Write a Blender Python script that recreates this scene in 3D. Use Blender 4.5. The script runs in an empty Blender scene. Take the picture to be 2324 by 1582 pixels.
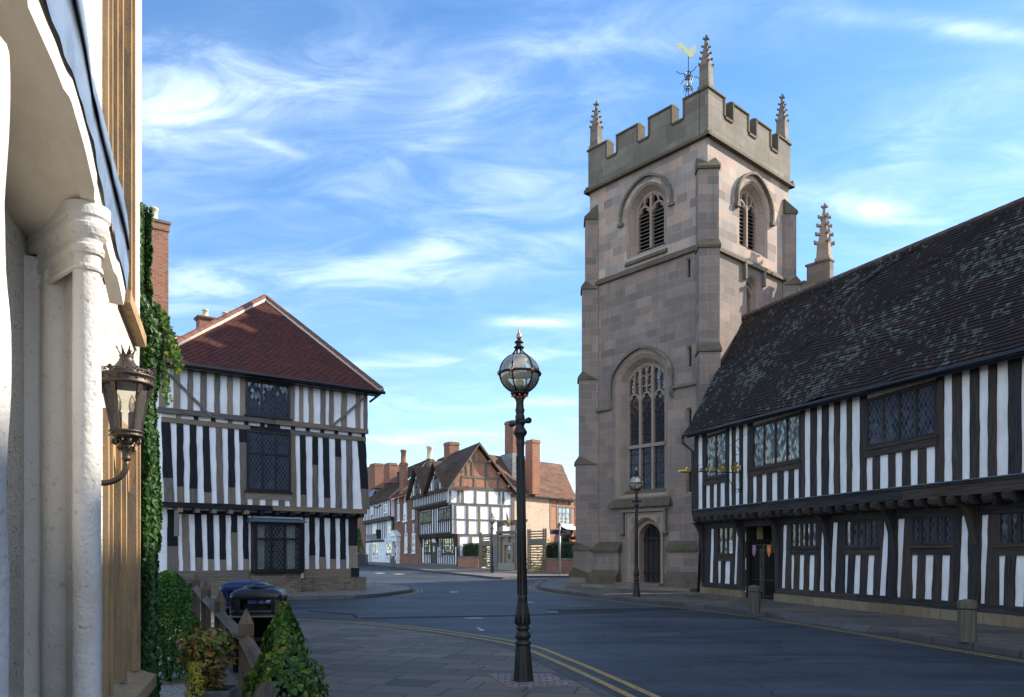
import bpy, bmesh, math, random
from mathutils import Vector, Matrix, noise as mnoise
from mathutils.geometry import tessellate_polygon
random.seed(7)
R = math.radians
sc = bpy.context.scene
# ---------------------------------------------------------------- camera
FP, CU, HV, EYE = 1715.0, 1162.0, 1252.0, 1.6      # focal length (px of a 2324 px wide view), centre column, horizon row, eye height
cd = bpy.data.cameras.new("camera"); cam = bpy.data.objects.new("camera", cd)
sc.collection.objects.link(cam); sc.camera = cam
cam.location = (0, 0, EYE); cam.rotation_euler = (R(90), 0, 0)
cd.sensor_fit = 'HORIZONTAL'; cd.sensor_width = 36; cd.lens = 36*FP/2324
cd.shift_y = (HV-791)/2324; cd.clip_start = .05; cd.clip_end = 3000
# ---------------------------------------------------------------- light
SUN_EL, SUN_AZ = 31.0, 15.5                        # elevation; angle of the sun's direction from +X towards +Y
w = bpy.data.worlds.new("World"); sc.world = w; w.use_nodes = True
def build_world():
    nt = w.node_tree; N = nt.nodes; L = nt.links
    for n in list(N): N.remove(n)
    out = N.new('ShaderNodeOutputWorld'); bg = N.new('ShaderNodeBackground')
    sky = N.new('ShaderNodeTexSky'); sky.sky_type = 'NISHITA'; sky.sun_disc = False
    sky.sun_elevation = R(SUN_EL); sky.sun_rotation = R(90-SUN_AZ)
    sky.air_density = 1.0; sky.dust_density = .25; sky.ozone_density = 2.2; sky.altitude = 100
    hs = N.new('ShaderNodeHueSaturation'); hs.inputs['Saturation'].default_value = 1.26; hs.inputs['Hue'].default_value = .502
    hs.inputs['Value'].default_value = 1.0
    L.new(sky.outputs[0], hs.inputs['Color'])
    tc = N.new('ShaderNodeTexCoord'); sep = N.new('ShaderNodeSeparateXYZ'); L.new(tc.outputs['Generated'], sep.inputs[0])
    def m(op, a, b=None, c=None):
        n = N.new('ShaderNodeMath'); n.operation = op
        for i, x in enumerate((a, b, c)):
            if x is None: continue
            if isinstance(x, (int, float)): n.inputs[i].default_value = x
            else: L.new(x, n.inputs[i])
        return n.outputs[0]
    zz = m('ADD', m('MAXIMUM', sep.outputs[2], 0.0), .16)
    cx = m('DIVIDE', sep.outputs[0], zz); cy = m('DIVIDE', sep.outputs[1], zz)
    cb = N.new('ShaderNodeCombineXYZ'); L.new(cx, cb.inputs[0]); L.new(cy, cb.inputs[1])
    def noi(scale, det, rough, dist, mscale, rot, loc):
        mp = N.new('ShaderNodeMapping'); mp.inputs['Scale'].default_value = mscale; mp.inputs['Rotation'].default_value = (0, 0, R(rot)); mp.inputs['Location'].default_value = loc
        L.new(cb.outputs[0], mp.inputs[0])
        n = N.new('ShaderNodeTexNoise'); n.inputs['Scale'].default_value = scale; n.inputs['Detail'].default_value = det
        n.inputs['Roughness'].default_value = rough; n.inputs['Distortion'].default_value = dist; L.new(mp.outputs[0], n.inputs['Vector'])
        return n.outputs['Fac']
    def ss(x, a, b):
        n = N.new('ShaderNodeMapRange'); n.interpolation_type = 'SMOOTHSTEP'; n.inputs['From Min'].default_value = a; n.inputs['From Max'].default_value = b
        L.new(x, n.inputs['Value']); return n.outputs[0]
    big = ss(noi(.55, 3, .5, .5, (1, 1.3, 1), 25, (3.1, 1.7, 0)), .42, .66)
    wisp = ss(noi(1.15, 5, .55, .5, (1, 1.9, 1), 32, (.6, 5.2, 0)), .40, .76)
    fine = ss(noi(3.6, 8, .62, .75, (1, 2.2, 1), 36, (2.2, .4, 0)), .34, .80)
    veil = ss(noi(.8, 4, .5, .3, (1, 1.6, 1), -8, (7.7, 3.2, 0)), .42, .78)
    low = m('SUBTRACT', 1.0, ss(sep.outputs[2], .02, .45))
    c1 = m('MULTIPLY', big, m('ADD', m('MULTIPLY', wisp, .70), m('MULTIPLY', m('MULTIPLY', fine, wisp), .45)))
    c = m('ADD', c1, m('MULTIPLY', veil, m('ADD', .12, m('MULTIPLY', fine, .22))))
    # cirrus banks hung in their own compass directions
    yy = m('MAXIMUM', sep.outputs[1], .12); X_ = m('DIVIDE', sep.outputs[0], yy); Z_ = m('DIVIDE', sep.outputs[2], yy); tot = None
    for (u, v, ru, rv, an, wt) in ((430, 140, 260, 120, 25, .72), (640, 230, 220, 75, 18, .85), (370, 270, 110, 60, 20, .7), (960, 330, 270, 60, 35, .5), (1200, 120, 320, 70, 30, .42), (820, 625, 230, 44, 8, .95),
            (985, 560, 60, 30, 0, .8), (1150, 410, 260, 75, 28, .42), (1950, 475, 170, 28, -8, 1.0), (2200, 66, 270, 22, -6, 1.1), (2070, 340, 95, 40, 20, .6), (1000, 820, 360, 22, 5, .7), (1230, 730, 120, 11, 0, 1.1),
            (900, 1000, 230, 16, 4, .9), (1260, 912, 90, 10, 3, .9), (480, 640, 160, 40, 10, .55), (620, 330, 70, 12, -20, .6), (1500, 90, 300, 80, 20, .45), (2220, 230, 160, 60, 25, .4), (900, 920, 240, 30, 3, .5), (1250, 560, 180, 40, 20, .3), (2350, 330, 150, 90, 30, .4)):
        x0, z0, ra, rb, c_, s_ = (u-1162)/1715, (1252-v)/1715, ru/1715, rv/1715, math.cos(R(an)), math.sin(R(an))
        dx = m('SUBTRACT', X_, x0); dz = m('SUBTRACT', Z_, z0)
        p = m('ADD', m('MULTIPLY', dx, c_/ra), m('MULTIPLY', dz, s_/ra)); q = m('ADD', m('MULTIPLY', dx, -s_/rb), m('MULTIPLY', dz, c_/rb))
        e = m('MULTIPLY', m('EXPONENT', m('MULTIPLY', m('ADD', m('MULTIPLY', p, p), m('MULTIPLY', q, q)), -1.0)), wt)
        tot = e if tot is None else m('ADD', tot, e)
    tx2 = m('ADD', m('MULTIPLY', wisp, .30), m('ADD', m('MULTIPLY', fine, .62), .07))
    c = m('ADD', m('MULTIPLY', tot, tx2), m('MULTIPLY', m('ADD', .25, veil), m('ADD', .04, m('MULTIPLY', fine, .30))))
    c = m('ADD', c, m('MULTIPLY', low, .10))
    c = m('MINIMUM', m('ADD', c, .02), .70)
    # unseen brighter cloud added behind the viewpoint to lift the shaded fronts
    back = ss(m('MULTIPLY', sep.outputs[1], -1.0), .02, .55); bk = m('MULTIPLY', m('MULTIPLY', back, m('ADD', .42, m('MULTIPLY', wisp, .45))), ss(sep.outputs[2], -.05, .15))
    c = m('MAXIMUM', c, bk); cc = N.new('ShaderNodeMixRGB'); cc.inputs[1].default_value = (5.0, 5.9, 7.1, 1); cc.inputs[2].default_value = (9.2, 10.2, 12.0, 1); L.new(back, cc.inputs[0])
    mx = N.new('ShaderNodeMixRGB'); L.new(cc.outputs[0], mx.inputs[2]); L.new(c, mx.inputs[0]); L.new(hs.outputs[0], mx.inputs[1])
    L.new(mx.outputs[0], bg.inputs[0]); bg.inputs[1].default_value = .135
    L.new(bg.outputs[0], out.inputs[0])
build_world()
sl = bpy.data.lights.new("sun", 'SUN'); so = bpy.data.objects.new("sun", sl); sc.collection.objects.link(so)
sl.energy = 5.0; sl.angle = R(.53); sl.color = (1, .90, .76)
sd = Vector((math.cos(R(SUN_AZ))*math.cos(R(SUN_EL)), math.sin(R(SUN_AZ))*math.cos(R(SUN_EL)), math.sin(R(SUN_EL))))
so.rotation_euler = sd.to_track_quat('Z', 'Y').to_euler(); so.location = sd*60
sc.view_settings.view_transform = 'Standard'; sc.view_settings.look = 'None'; sc.view_settings.gamma = 1
sc.view_settings.exposure = 1.0
sc.render.engine = 'CYCLES'
sc.cycles.max_bounces = 8; sc.cycles.transparent_max_bounces = 12
# ---------------------------------------------------------------- helpers
COL = sc.collection
def px3(u, v, Y): return Vector(((u-CU)/FP*Y, Y, EYE+(HV-v)/FP*Y))
def gpx(u, v, z=0.0):
    Y = (EYE-z)*FP/(v-HV); return ((u-CU)/FP*Y, Y)
def Z(x0, y0, k): return lambda x, y: ((x0+x*k)/1.07831, (y0+y*k)/1.07831)
T1 = Z(1380, 50, .41080); T2 = Z(1380, 600, .37920); T3 = Z(1380, 1000, .34773); T4 = Z(1650, 450, .44238); T5 = Z(1900, 1050, .37922)
H4 = Z(330, 480, .39181); H5 = Z(330, 1000, .31604); N6 = Z(860, 980, .29713); N7 = Z(860, 1150, .17065); N8 = Z(1100, 1130, .18328)
G3 = Z(1660, 1180, .18963); D5 = Z(1400, 1250, .15491); W6 = Z(1480, 820, .26560); L1 = Z(0, 0, .4424); L2 = Z(0, 600, .37936); L3 = Z(200, 1150, .35154)
class Fr:
    """frame of a wall: x runs right along it as seen from outside, y into it, z up"""
    def __init__(s, ox, oy, dx, dy):
        l = math.hypot(dx, dy); s.o = Vector((ox, oy, 0)); s.x = Vector((dx/l, dy/l, 0)); s.y = Vector((-dy/l, dx/l, 0))
    def w(s, a, b, c): return s.o + s.x*a + s.y*b + Vector((0, 0, c))
    def px(s, u, v, off=0.0):
        du = (u-CU)/FP; Y = (s.o.dot(s.y)-off)/(du*s.y.x+s.y.y)
        P = Vector((du*Y, Y, 0)); return ((P-s.o).dot(s.x), EYE+(HV-v)/FP*Y)
    def q(s, Zf, x, y, off=0.0): return s.px(*Zf(x, y), off)
    def loc(s, P):
        d = Vector(P)-s.o; return (d.dot(s.x), d.dot(s.y))
W0 = Fr(0, 0, 1, 0)
class MB:
    def __init__(s, F=W0): s.v = []; s.f = []; s.m = []; s.uv = []; s.sm = []; s.F = F; s.o = (0, 0); s.sw = False
    def P(s, p): s.v.append(s.F.w(*p)); return len(s.v)-1
    def face(s, idx, m=0, uv=None, sm=False):
        s.f.append(tuple(idx)); s.m.append(m); s.sm.append(sm)
        s.uv.append(uv if uv else ('a', s.o, s.sw))
    def quad(s, a, b, c, d, m=0, uv=None, sm=False): s.face([s.P(a), s.P(b), s.P(c), s.P(d)], m, uv, sm)
    def poly(s, pts, m=0): s.face([s.P(p) for p in pts], m)
    def rnd(s): s.o = (10*random.randint(0, 400), random.uniform(0, 40))
    def hexa(s, p, m=0):     # 8 points: bottom 4 ccw from above, top 4
        i = [s.P(a) for a in p]
        for q in ((0, 3, 2, 1), (4, 5, 6, 7), (0, 1, 5, 4), (1, 2, 6, 5), (2, 3, 7, 6), (3, 0, 4, 7)): s.face([i[k] for k in q], m)
    def box(s, x0, x1, y0, y1, z0, z1, m=0):
        if x1 < x0: x0, x1 = x1, x0
        if y1 < y0: y0, y1 = y1, y0
        if z1 < z0: z0, z1 = z1, z0
        s.hexa([(x0, y0, z0), (x1, y0, z0), (x1, y1, z0), (x0, y1, z0), (x0, y0, z1), (x1, y0, z1), (x1, y1, z1), (x0, y1, z1)], m)
    def beam(s, p, q, wd, ht, m=0, up=(0, 0, 1)):      # square bar between 2 points
        p = Vector(p); q = Vector(q); d = (q-p).normalized(); u = Vector(up)
        if abs(d.dot(u)) > .97: u = Vector((0, 1, 0))
        a = d.cross(u).normalized()*wd/2; b = a.cross(d).normalized()*ht/2
        s.hexa([p-a-b, p+a-b, p+a+b, p-a+b, q-a-b, q+a-b, q+a+b, q-a+b], m)
    def prism(s, pts, y0, y1, m=0):                    # polygon in x,z extruded in y
        n = len(pts); a = [s.P((p[0], y0, p[1])) for p in pts]; b = [s.P((p[0], y1, p[1])) for p in pts]
        s.face(a, m); s.face(b[::-1], m)
        for i in range(n): s.face([a[i], b[i], b[(i+1) % n], a[(i+1) % n]], m)
    def slab(s, pts, z0, z1, m=0, ms=None):            # polygon in x,y extruded in z
        ms = m if ms is None else ms
        n = len(pts); a = [s.P((p[0], p[1], z0)) for p in pts]; b = [s.P((p[0], p[1], z1)) for p in pts]
        s.face(a[::-1], ms); s.face(b, m)
        for i in range(n): s.face([a[i], a[(i+1) % n], b[(i+1) % n], b[i]], ms)
    def lathe(s, prof, c=(0, 0, 0), n=16, m=0, sm=True, axis=None, ph=0.0):
        A = axis or (Vector((1, 0, 0)), Vector((0, 1, 0)), Vector((0, 0, 1))); c = Vector(c); rings = []
        for r, z in prof:
            rings.append([s.P(c+A[0]*(r*math.cos(ph+k*2*math.pi/n))+A[1]*(r*math.sin(ph+k*2*math.pi/n))+A[2]*z) for k in range(n)])
        for i in range(len(rings)-1):
            for k in range(n):
                k2 = (k+1) % n; s.face([rings[i][k], rings[i][k2], rings[i+1][k2], rings[i+1][k]], m, None, sm)
        s.face(rings[0][::-1], m); s.face(rings[-1], m)
    def tube(s, pts, r, n=8, m=0, closed=False, sm=True):
        pts = [Vector(p) for p in pts]; rings = []; N = len(pts); pa = None
        for i, p in enumerate(pts):
            rr = r[i] if isinstance(r, (list, tuple)) else r
            d = (pts[min(i+1, N-1)]-pts[max(i-1, 0)]) if not closed else (pts[(i+1) % N]-pts[i-1])
            d.normalize()
            if pa is None: pa = d.cross(Vector((0, 0, 1))) if abs(d.z) < .9 else d.cross(Vector((0, 1, 0)))
            pa = (pa-d*pa.dot(d)).normalized(); b = d.cross(pa)
            rings.append([s.P(p+pa*(rr*math.cos(k*2*math.pi/n))+b*(rr*math.sin(k*2*math.pi/n))) for k in range(n)])
        M = N if closed else N-1
        for i in range(M):
            j = (i+1) % N
            for k in range(n):
                k2 = (k+1) % n; s.face([rings[i][k], rings[i][k2], rings[j][k2], rings[j][k]], m, None, sm)
        if not closed: s.face(rings[0][::-1], m); s.face(rings[-1], m)
    def strip(s, pts, y0, y1, wd, m=0):                # flat bar following x,z points, width wd, from depth y0 to y1
        for i in range(len(pts)-1):
            a = Vector(pts[i]); b = Vector(pts[i+1]); d = (b-a)
            if d.length < 1e-5: continue
            d.normalize(); n = Vector((-d.y, d.x))*wd/2; a2 = a-d*wd*.12; b2 = b+d*wd*.12
            s.prism([a2-n, b2-n, b2+n, a2+n], y0, y1, m)
    def build(s, name, mats, parent=None, label=None, smooth=False):
        me = bpy.data.meshes.new(name)
        org = Vector((0, 0, 0)); p = parent
        while p: org = org+p.location; p = p.parent
        me.from_pydata([v-org for v in s.v], [], s.f)
        for mm in (mats if isinstance(mats, (list, tuple)) else [mats]): me.materials.append(mm)
        me.polygons.foreach_set('material_index', s.m)
        me.polygons.foreach_set('use_smooth', [bool(x) or smooth for x in s.sm])
        ul = me.uv_layers.new(name='UVMap'); data = [0.0]*(2*len(me.loops)); 
        for poly, uv in zip(me.polygons, s.uv):
            n = poly.normal; vs = poly.vertices
            if uv[0] == 'a':
                off, sw = uv[1], uv[2]
                if abs(n.z) > .93: h = Vector((1, 0, 0)); g = Vector((0, 1, 0))
                else:
                    h = Vector((-n.y, n.x, 0)).normalized(); g = n.cross(h)
                if off[0]:
                    c0 = s.v[vs[0]]; cc = c0.dot(g if sw else h)
                for li, vi in zip(poly.loop_indices, vs):
                    q = s.v[vi]; a, b = q.dot(h), q.dot(g)
                    if sw: a, b = b, a
                    if off[0]: a = a-cc+5       # keep one random cell per piece
                    data[2*li] = a+off[0]; data[2*li+1] = b+off[1]
            else:
                for li, q in zip(poly.loop_indices, uv): data[2*li], data[2*li+1] = q
        ul.data.foreach_set('uv', data)
        me.validate(); me.update()
        o = bpy.data.objects.new(name, me); COL.objects.link(o)
        if parent: o.parent = parent
        if label: o['label'] = label
        return o
def tag(o, label=None, cat=None, group=None, kind=None):
    if label: o['label'] = label
    if cat: o['category'] = cat
    if group: o['group'] = group
    if kind: o['kind'] = kind
    return o
def thing(name, label, cat, loc, group=None):
    o = bpy.data.objects.new(name, None); COL.objects.link(o); o.location = loc; o.empty_display_size = .3
    return tag(o, label, cat, group)
def struct(name, mb, mats): return tag(mb.build(name, mats), kind='structure')
def clone(o, parent=None):
    c = o.copy(); COL.objects.link(c); c.parent = parent
    for ch in [x for x in bpy.data.objects if x.parent == o]: clone(ch, c)
    return c
# ---------------------------------------------------------------- materials
class G:
    def __init__(s, name):
        s.mat = bpy.data.materials.new(name); s.mat.use_nodes = True; s.nt = s.mat.node_tree; s.N = s.nt.nodes; s.L = s.nt.links
        s.b = s.N['Principled BSDF']; s.tc = s.N.new('ShaderNodeTexCoord'); s.UV = s.tc.outputs['UV']; s.OB = s.tc.outputs['Object']
        s.out = s.N['Material Output']
    def set(s, n, k, v):
        if v is None: return
        if isinstance(v, bpy.types.NodeSocket): s.L.new(v, n.inputs[k])
        else:
            if isinstance(v, tuple) and len(v) == 3 and n.inputs[k].type == 'RGBA': v = (*v, 1)
            n.inputs[k].default_value = v
    def n(s, t, ins=None, **pr):
        x = s.N.new('ShaderNode'+t)
        for k, v in pr.items(): setattr(x, k, v)
        for k, v in (ins or {}).items(): s.set(x, k, v)
        return x
    def noise(s, vec, scale, det=4, rough=.55, dist=0): return s.n('TexNoise', {'Vector': vec, 'Scale': scale, 'Detail': det, 'Roughness': rough, 'Distortion': dist}).outputs['Fac']
    def ramp(s, f, stops, interp='LINEAR'):
        r = s.n('ValToRGB', {'Fac': f}); e = r.color_ramp.elements; r.color_ramp.interpolation = interp
        while len(e) > 1: e.remove(e[0])
        e[0].position = stops[0][0]; e[0].color = (*stops[0][1], 1)
        for p, c in stops[1:]:
            k = e.new(p); k.color = (*c, 1)
        return r.outputs[0]
    def mix(s, f, a, b, mode='MIX'): return s.n('MixRGB', {0: f, 1: a, 2: b}, blend_type=mode).outputs[0]
    def math(s, op, a, b=None, c=None):
        x = s.n('Math', {0: a}, operation=op)
        if b is not None: s.set(x, 1, b)
        if c is not None: s.set(x, 2, c)
        return x.outputs[0]
    def sst(s, f, a, b): return s.n('MapRange', {'Value': f, 'From Min': a, 'From Max': b}, interpolation_type='SMOOTHSTEP').outputs[0]
    def map(s, vec, scale=(1, 1, 1), loc=(0, 0, 0), rot=(0, 0, 0)): return s.n('Mapping', {'Vector': vec, 'Scale': scale, 'Location': loc, 'Rotation': rot}).outputs[0]
    def sep(s, vec): return s.n('SeparateXYZ', {0: vec}).outputs
    def comb(s, x, y, z=0.0): return s.n('CombineXYZ', {0: x, 1: y, 2: z}).outputs[0]
    def white(s, vec): return s.n('TexWhiteNoise', {'Vector': vec}, noise_dimensions='3D').outputs['Value']
    def bump(s, h, st=.5, d=.02, nrm=None): return s.n('Bump', {'Height': h, 'Strength': st, 'Distance': d, 'Normal': nrm}).outputs[0]
    def fin(s, col=None, rough=.8, bump=None, spec=None, metal=None, **kw):
        if col is not None: s.set(s.b, 'Base Color', col)
        s.set(s.b, 'Roughness', rough)
        if bump is not None: s.set(s.b, 'Normal', bump)
        if spec is not None: s.set(s.b, 'Specular IOR Level', spec)
        if metal is not None: s.set(s.b, 'Metallic', metal)
        return s.mat
M = {}
def plaster(name, c, dirt, amt=.5):
    g = G(name); a = g.noise(g.OB, 1.3, 5, .6); b = g.noise(g.map(g.OB, (6, 6, 1.2)), 1.5, 6, .65)
    f = g.math('MULTIPLY', g.sst(g.math('ADD', a, g.math('MULTIPLY', b, .5)), .55, 1.1), amt)
    col = g.mix(f, c, dirt); h = g.noise(g.OB, 5, 6, .6); h2 = g.noise(g.OB, 60, 3)
    M[name] = g.fin(col, .85, g.bump(g.math('ADD', h, g.math('MULTIPLY', h2, .12)), .5, .03), .2)
plaster('plaster_white', (.82, .82, .83), (.50, .49, .47), .45)
plaster('plaster_school', (.82, .80, .79), (.42, .38, .33), .50)
plaster('plaster_cream', (.55, .42, .22), (.35, .27, .15), .5)
plaster('plaster_soffit', (.72, .66, .57), (.40, .34, .27), .5)
def roughcast(name, c1, c2, sc_, st, dist, pit=.55):
    g = G(name); v = g.n('TexVoronoi', {'Vector': g.OB, 'Scale': sc_}).outputs['Distance']; a = g.noise(g.OB, sc_*.7, 5, .62); b = g.noise(g.OB, 2.2, 4)
    pits = g.sst(g.noise(g.OB, sc_*.55, 3, .5), .60, .70)
    col = g.mix(g.math('MULTIPLY', pits, pit), g.mix(g.sst(b, .45, .8), c1, c2), (.30, .27, .23))
    h = g.math('ADD', g.math('MULTIPLY', a, .9), g.math('SUBTRACT', g.math('MULTIPLY', v, -.4), g.math('MULTIPLY', pits, .5)))
    M[name] = g.fin(col, .85, g.bump(h, st, dist), .25)
roughcast('roughcast', (0.600, 0.581, 0.540), (0.500, 0.470, 0.420), 75, 1.0, .02, .5)
roughcast('painted_stone', (.55, .535, .51), (.42, .39, .34), 52, .65, .008, .28)
def timber(name, dark, lite, warm, wf=.4, crack=.6, spl=None):
    g = G(name); sx = g.sep(g.UV); cell = g.math('FLOOR', g.math('DIVIDE', sx[0], 10.0)); rn = g.white(g.comb(cell, 3.3))
    vec = g.comb(g.math('MULTIPLY', sx[0], 26), g.math('MULTIPLY', sx[1], 1.3), cell)
    gr = g.noise(vec, 1.0, 6, .65, .5); big = g.noise(g.comb(g.math('MULTIPLY', sx[0], 3.0), g.math('MULTIPLY', sx[1], .7), cell), 1, 4, .6)
    col = g.mix(g.sst(gr, .3, .72), dark, lite)
    wm = g.math('MULTIPLY', g.sst(g.math('ADD', big, g.math('MULTIPLY', g.math('SUBTRACT', rn, .5), .6)), .42, .75), wf)
    col = g.mix(wm, col, warm)
    ck = g.sst(g.noise(g.comb(g.math('MULTIPLY', sx[0], 40), g.math('MULTIPLY', sx[1], .8), cell), 1, 3, .5, .8), .64, .72)
    col = g.mix(g.math('MULTIPLY', ck, crack), col, (.012, .010, .008))
    col = g.mix(1.0, col, g.ramp(rn, [(0, (.72, .72, .74)), (1, (1.16, 1.14, 1.1))]), 'MULTIPLY')
    h = g.math('SUBTRACT', gr, g.math('MULTIPLY', ck, 1.2))
    M[name] = g.fin(col, .75, g.bump(h, .6, .012), .25)
timber('timber_dark', (0.014, 0.012, 0.012), (0.061, 0.054, 0.050), (0.072, 0.040, 0.022), .3)
timber('timber_grey', (0.084, 0.074, 0.064), (0.208, 0.188, 0.164), (0.176, 0.120, 0.068), .5, .5)
timber('timber_oak', (0.143, 0.119, 0.098), (0.247, 0.218, 0.187), (0.247, 0.182, 0.119), .4, .3)
timber('timber_black', (.004, .005, .008), (.020, .022, .028), (.010, .010, .014), .4, .4)
timber('timber_far', (.018, .015, .013), (.07, .06, .052), (.10, .06, .035), .5)
timber('fence_wood', (.055, .043, .034), (.145, .118, .090), (.11, .070, .045), .4, .4)
timber('bollard_wood', (0.049, 0.045, 0.038), (0.119, 0.108, 0.091), (0.070, 0.066, 0.042), .4, .5)
timber('slat_wood', (.13, .095, .060), (.24, .19, .13), (.20, .14, .08), .5, .3)
def masonry(name, cols, mortar, bw, bh, mo=.012, bump=.4, grime=.4, grimec=(.06, .06, .05), wiggle=.0, rough=.85, dist=.02, moss=0.0, squash=1.0):
    g = G(name); vec = g.UV
    if wiggle:
        nv = g.n('TexNoise', {'Vector': g.UV, 'Scale': 2.2, 'Detail': 2}).outputs['Color']
        vec = g.n('VectorMath', {0: g.UV, 1: g.n('VectorMath', {0: g.n('VectorMath', {0: nv, 1: (.5, .5, .5)}, operation='SUBTRACT').outputs[0], 'Scale': wiggle}, operation='SCALE').outputs[0]}, operation='ADD').outputs[0]
    br = g.n('TexBrick', {'Vector': vec, 'Color1': (0, 0, 0), 'Color2': (1, 1, 1), 'Mortar': (.5, .5, .5), 'Scale': 1.0, 'Mortar Size': mo, 'Mortar Smooth': .3, 'Bias': 0.0, 'Brick Width': bw, 'Row Height': bh}, squash=squash, squash_frequency=3)
    col = g.ramp(br.outputs['Color'], cols)
    big = g.noise(g.OB, .55, 5, .6); fine = g.noise(g.OB, 14, 6, .7)
    col = g.mix(1.0, col, g.ramp(fine, [(.25, (.80, .80, .80)), (.75, (1.15, 1.15, 1.15))]), 'MULTIPLY')
    col = g.mix(br.outputs['Fac'], col, mortar)
    stk = g.noise(g.map(g.OB, (5, 5, .28)), 1.0, 5, .65); col = g.mix(g.math('MULTIPLY', g.sst(stk, .50, .72), .38), col, grimec)
    gm = g.math('MULTIPLY', g.sst(g.math('ADD', big, g.math('MULTIPLY', fine, .25)), .55, .85), grime)
    col = g.mix(gm, col, grimec)
    if moss:
        col = g.mix(g.math('MULTIPLY', g.sst(g.noise(g.OB, 2.6, 6, .7), .42, .66), moss), col, (.075, .066, .024))
    h = g.math('SUBTRACT', g.math('MULTIPLY', fine, .5), br.outputs['Fac'])
    M[name] = g.fin(col, rough, g.bump(h, bump, dist), .25)
masonry('ashlar', [(0, (0.183, 0.144, 0.119)), (.25, (0.244, 0.183, 0.150)), (.45, (0.183, 0.151, 0.131)), (.62, (0.272, 0.195, 0.154)), (.8, (0.156, 0.130, 0.116)), (1, (0.292, 0.224, 0.177))], (0.312, 0.274, 0.239), .78, .34, .006, .35, .40, (0.088, 0.087, 0.080), squash=.7)
masonry('ashlar_top', [(0, (0.213, 0.165, 0.140)), (.15, (0.409, 0.303, 0.242)), (.3, (0.196, 0.160, 0.145)), (.5, (0.445, 0.303, 0.222)), (.65, (0.356, 0.303, 0.262)), (.8, (0.267, 0.221, 0.193)), (1, (0.498, 0.387, 0.310))], (0.337, 0.295, 0.252), .72, .36, .008, .35, .45, (0.152, 0.138, 0.125), squash=.7)
masonry('ashlar_grey', [(0, (0.137, 0.114, 0.090)), (.5, (0.180, 0.151, 0.121)), (1, (0.223, 0.188, 0.151))], (0.108, 0.092, 0.076), .85, .40, .008, .3, .5, (0.094, 0.085, 0.064), squash=.8)
masonry('moss_stone', [(0, (0.098, 0.081, 0.059)), (1, (0.133, 0.108, 0.084))], (0.070, 0.059, 0.042), 1.1, 1.0, .006, .6, .5, (0.052, 0.043, 0.025), moss=.7)
masonry('dressed_stone', [(0, (0.247, 0.188, 0.150)), (1, (0.315, 0.240, 0.188))], (0.225, 0.188, 0.158), .9, .55, .005, .2, .3, (0.150, 0.128, 0.105))
masonry('rubble', [(0, (0.128, 0.104, 0.072)), (.3, (0.240, 0.200, 0.144)), (.6, (0.136, 0.120, 0.096)), (1, (0.288, 0.224, 0.144))], (0.128, 0.104, 0.072), .26, .075, .010, 1.0, .4, (0.048, 0.048, 0.032), .06, dist=.04)
masonry('brick_red', [(0, (0.200, 0.064, 0.032)), (.5, (0.288, 0.102, 0.050)), (1, (0.240, 0.128, 0.081))], (0.272, 0.238, 0.198), .225, .075, .008, .4, .35, (0.080, 0.051, 0.041))
masonry('brick_bright', [(0, (0.320, 0.102, 0.045)), (.5, (0.416, 0.162, 0.077)), (1, (0.368, 0.187, 0.108))], (0.336, 0.272, 0.216), .225, .075, .008, .5, .3, (0.160, 0.093, 0.063))
masonry('brick_pale', [(0, (.50, .38, .27)), (.5, (.60, .47, .35)), (.85, (.56, .42, .30)), (1, (.48, .26, .16))], (.52, .44, .36), .225, .075, .008, .8, .35, (.36, .28, .20), dist=.04)
masonry('brick_geo', [(0, (0.170, 0.068, 0.038)), (.5, (0.255, 0.099, 0.052)), (1, (0.102, 0.054, 0.043))], (0.238, 0.198, 0.162), .225, .075, .008, .4, .3, (0.076, 0.045, 0.038))
masonry('brick_white', [(0, (.74, .75, .77)), (1, (.80, .80, .82))], (.70, .70, .72), .225, .075, .008, .3, .2, (.5, .5, .5))
masonry('stone_blue', [(0, (.22, .24, .25)), (1, (.36, .36, .34))], (.20, .19, .17), .42, .16, .015, 1.0, .3, (.1, .1, .1), .05, dist=.05)
masonry('plinth_stone', [(0, (0.182, 0.140, 0.084)), (1, (0.238, 0.189, 0.119))], (0.098, 0.077, 0.049), 1.1, 1.5, .010, .5, .6, (0.112, 0.063, 0.032))
masonry('kerb_stone', [(0, (0.060, 0.060, 0.060)), (1, (0.090, 0.087, 0.084))], (0.018, 0.018, 0.018), .9, .9, .012, .4, .4, (0.030, 0.030, 0.030))
masonry('setts', [(0, (0.182, 0.154, 0.154)), (.5, (0.238, 0.210, 0.217)), (1, (0.210, 0.154, 0.126))], (0.049, 0.042, 0.028), .17, .11, .009, .8, .2, (0.070, 0.063, 0.049), .012, dist=.02)
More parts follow.
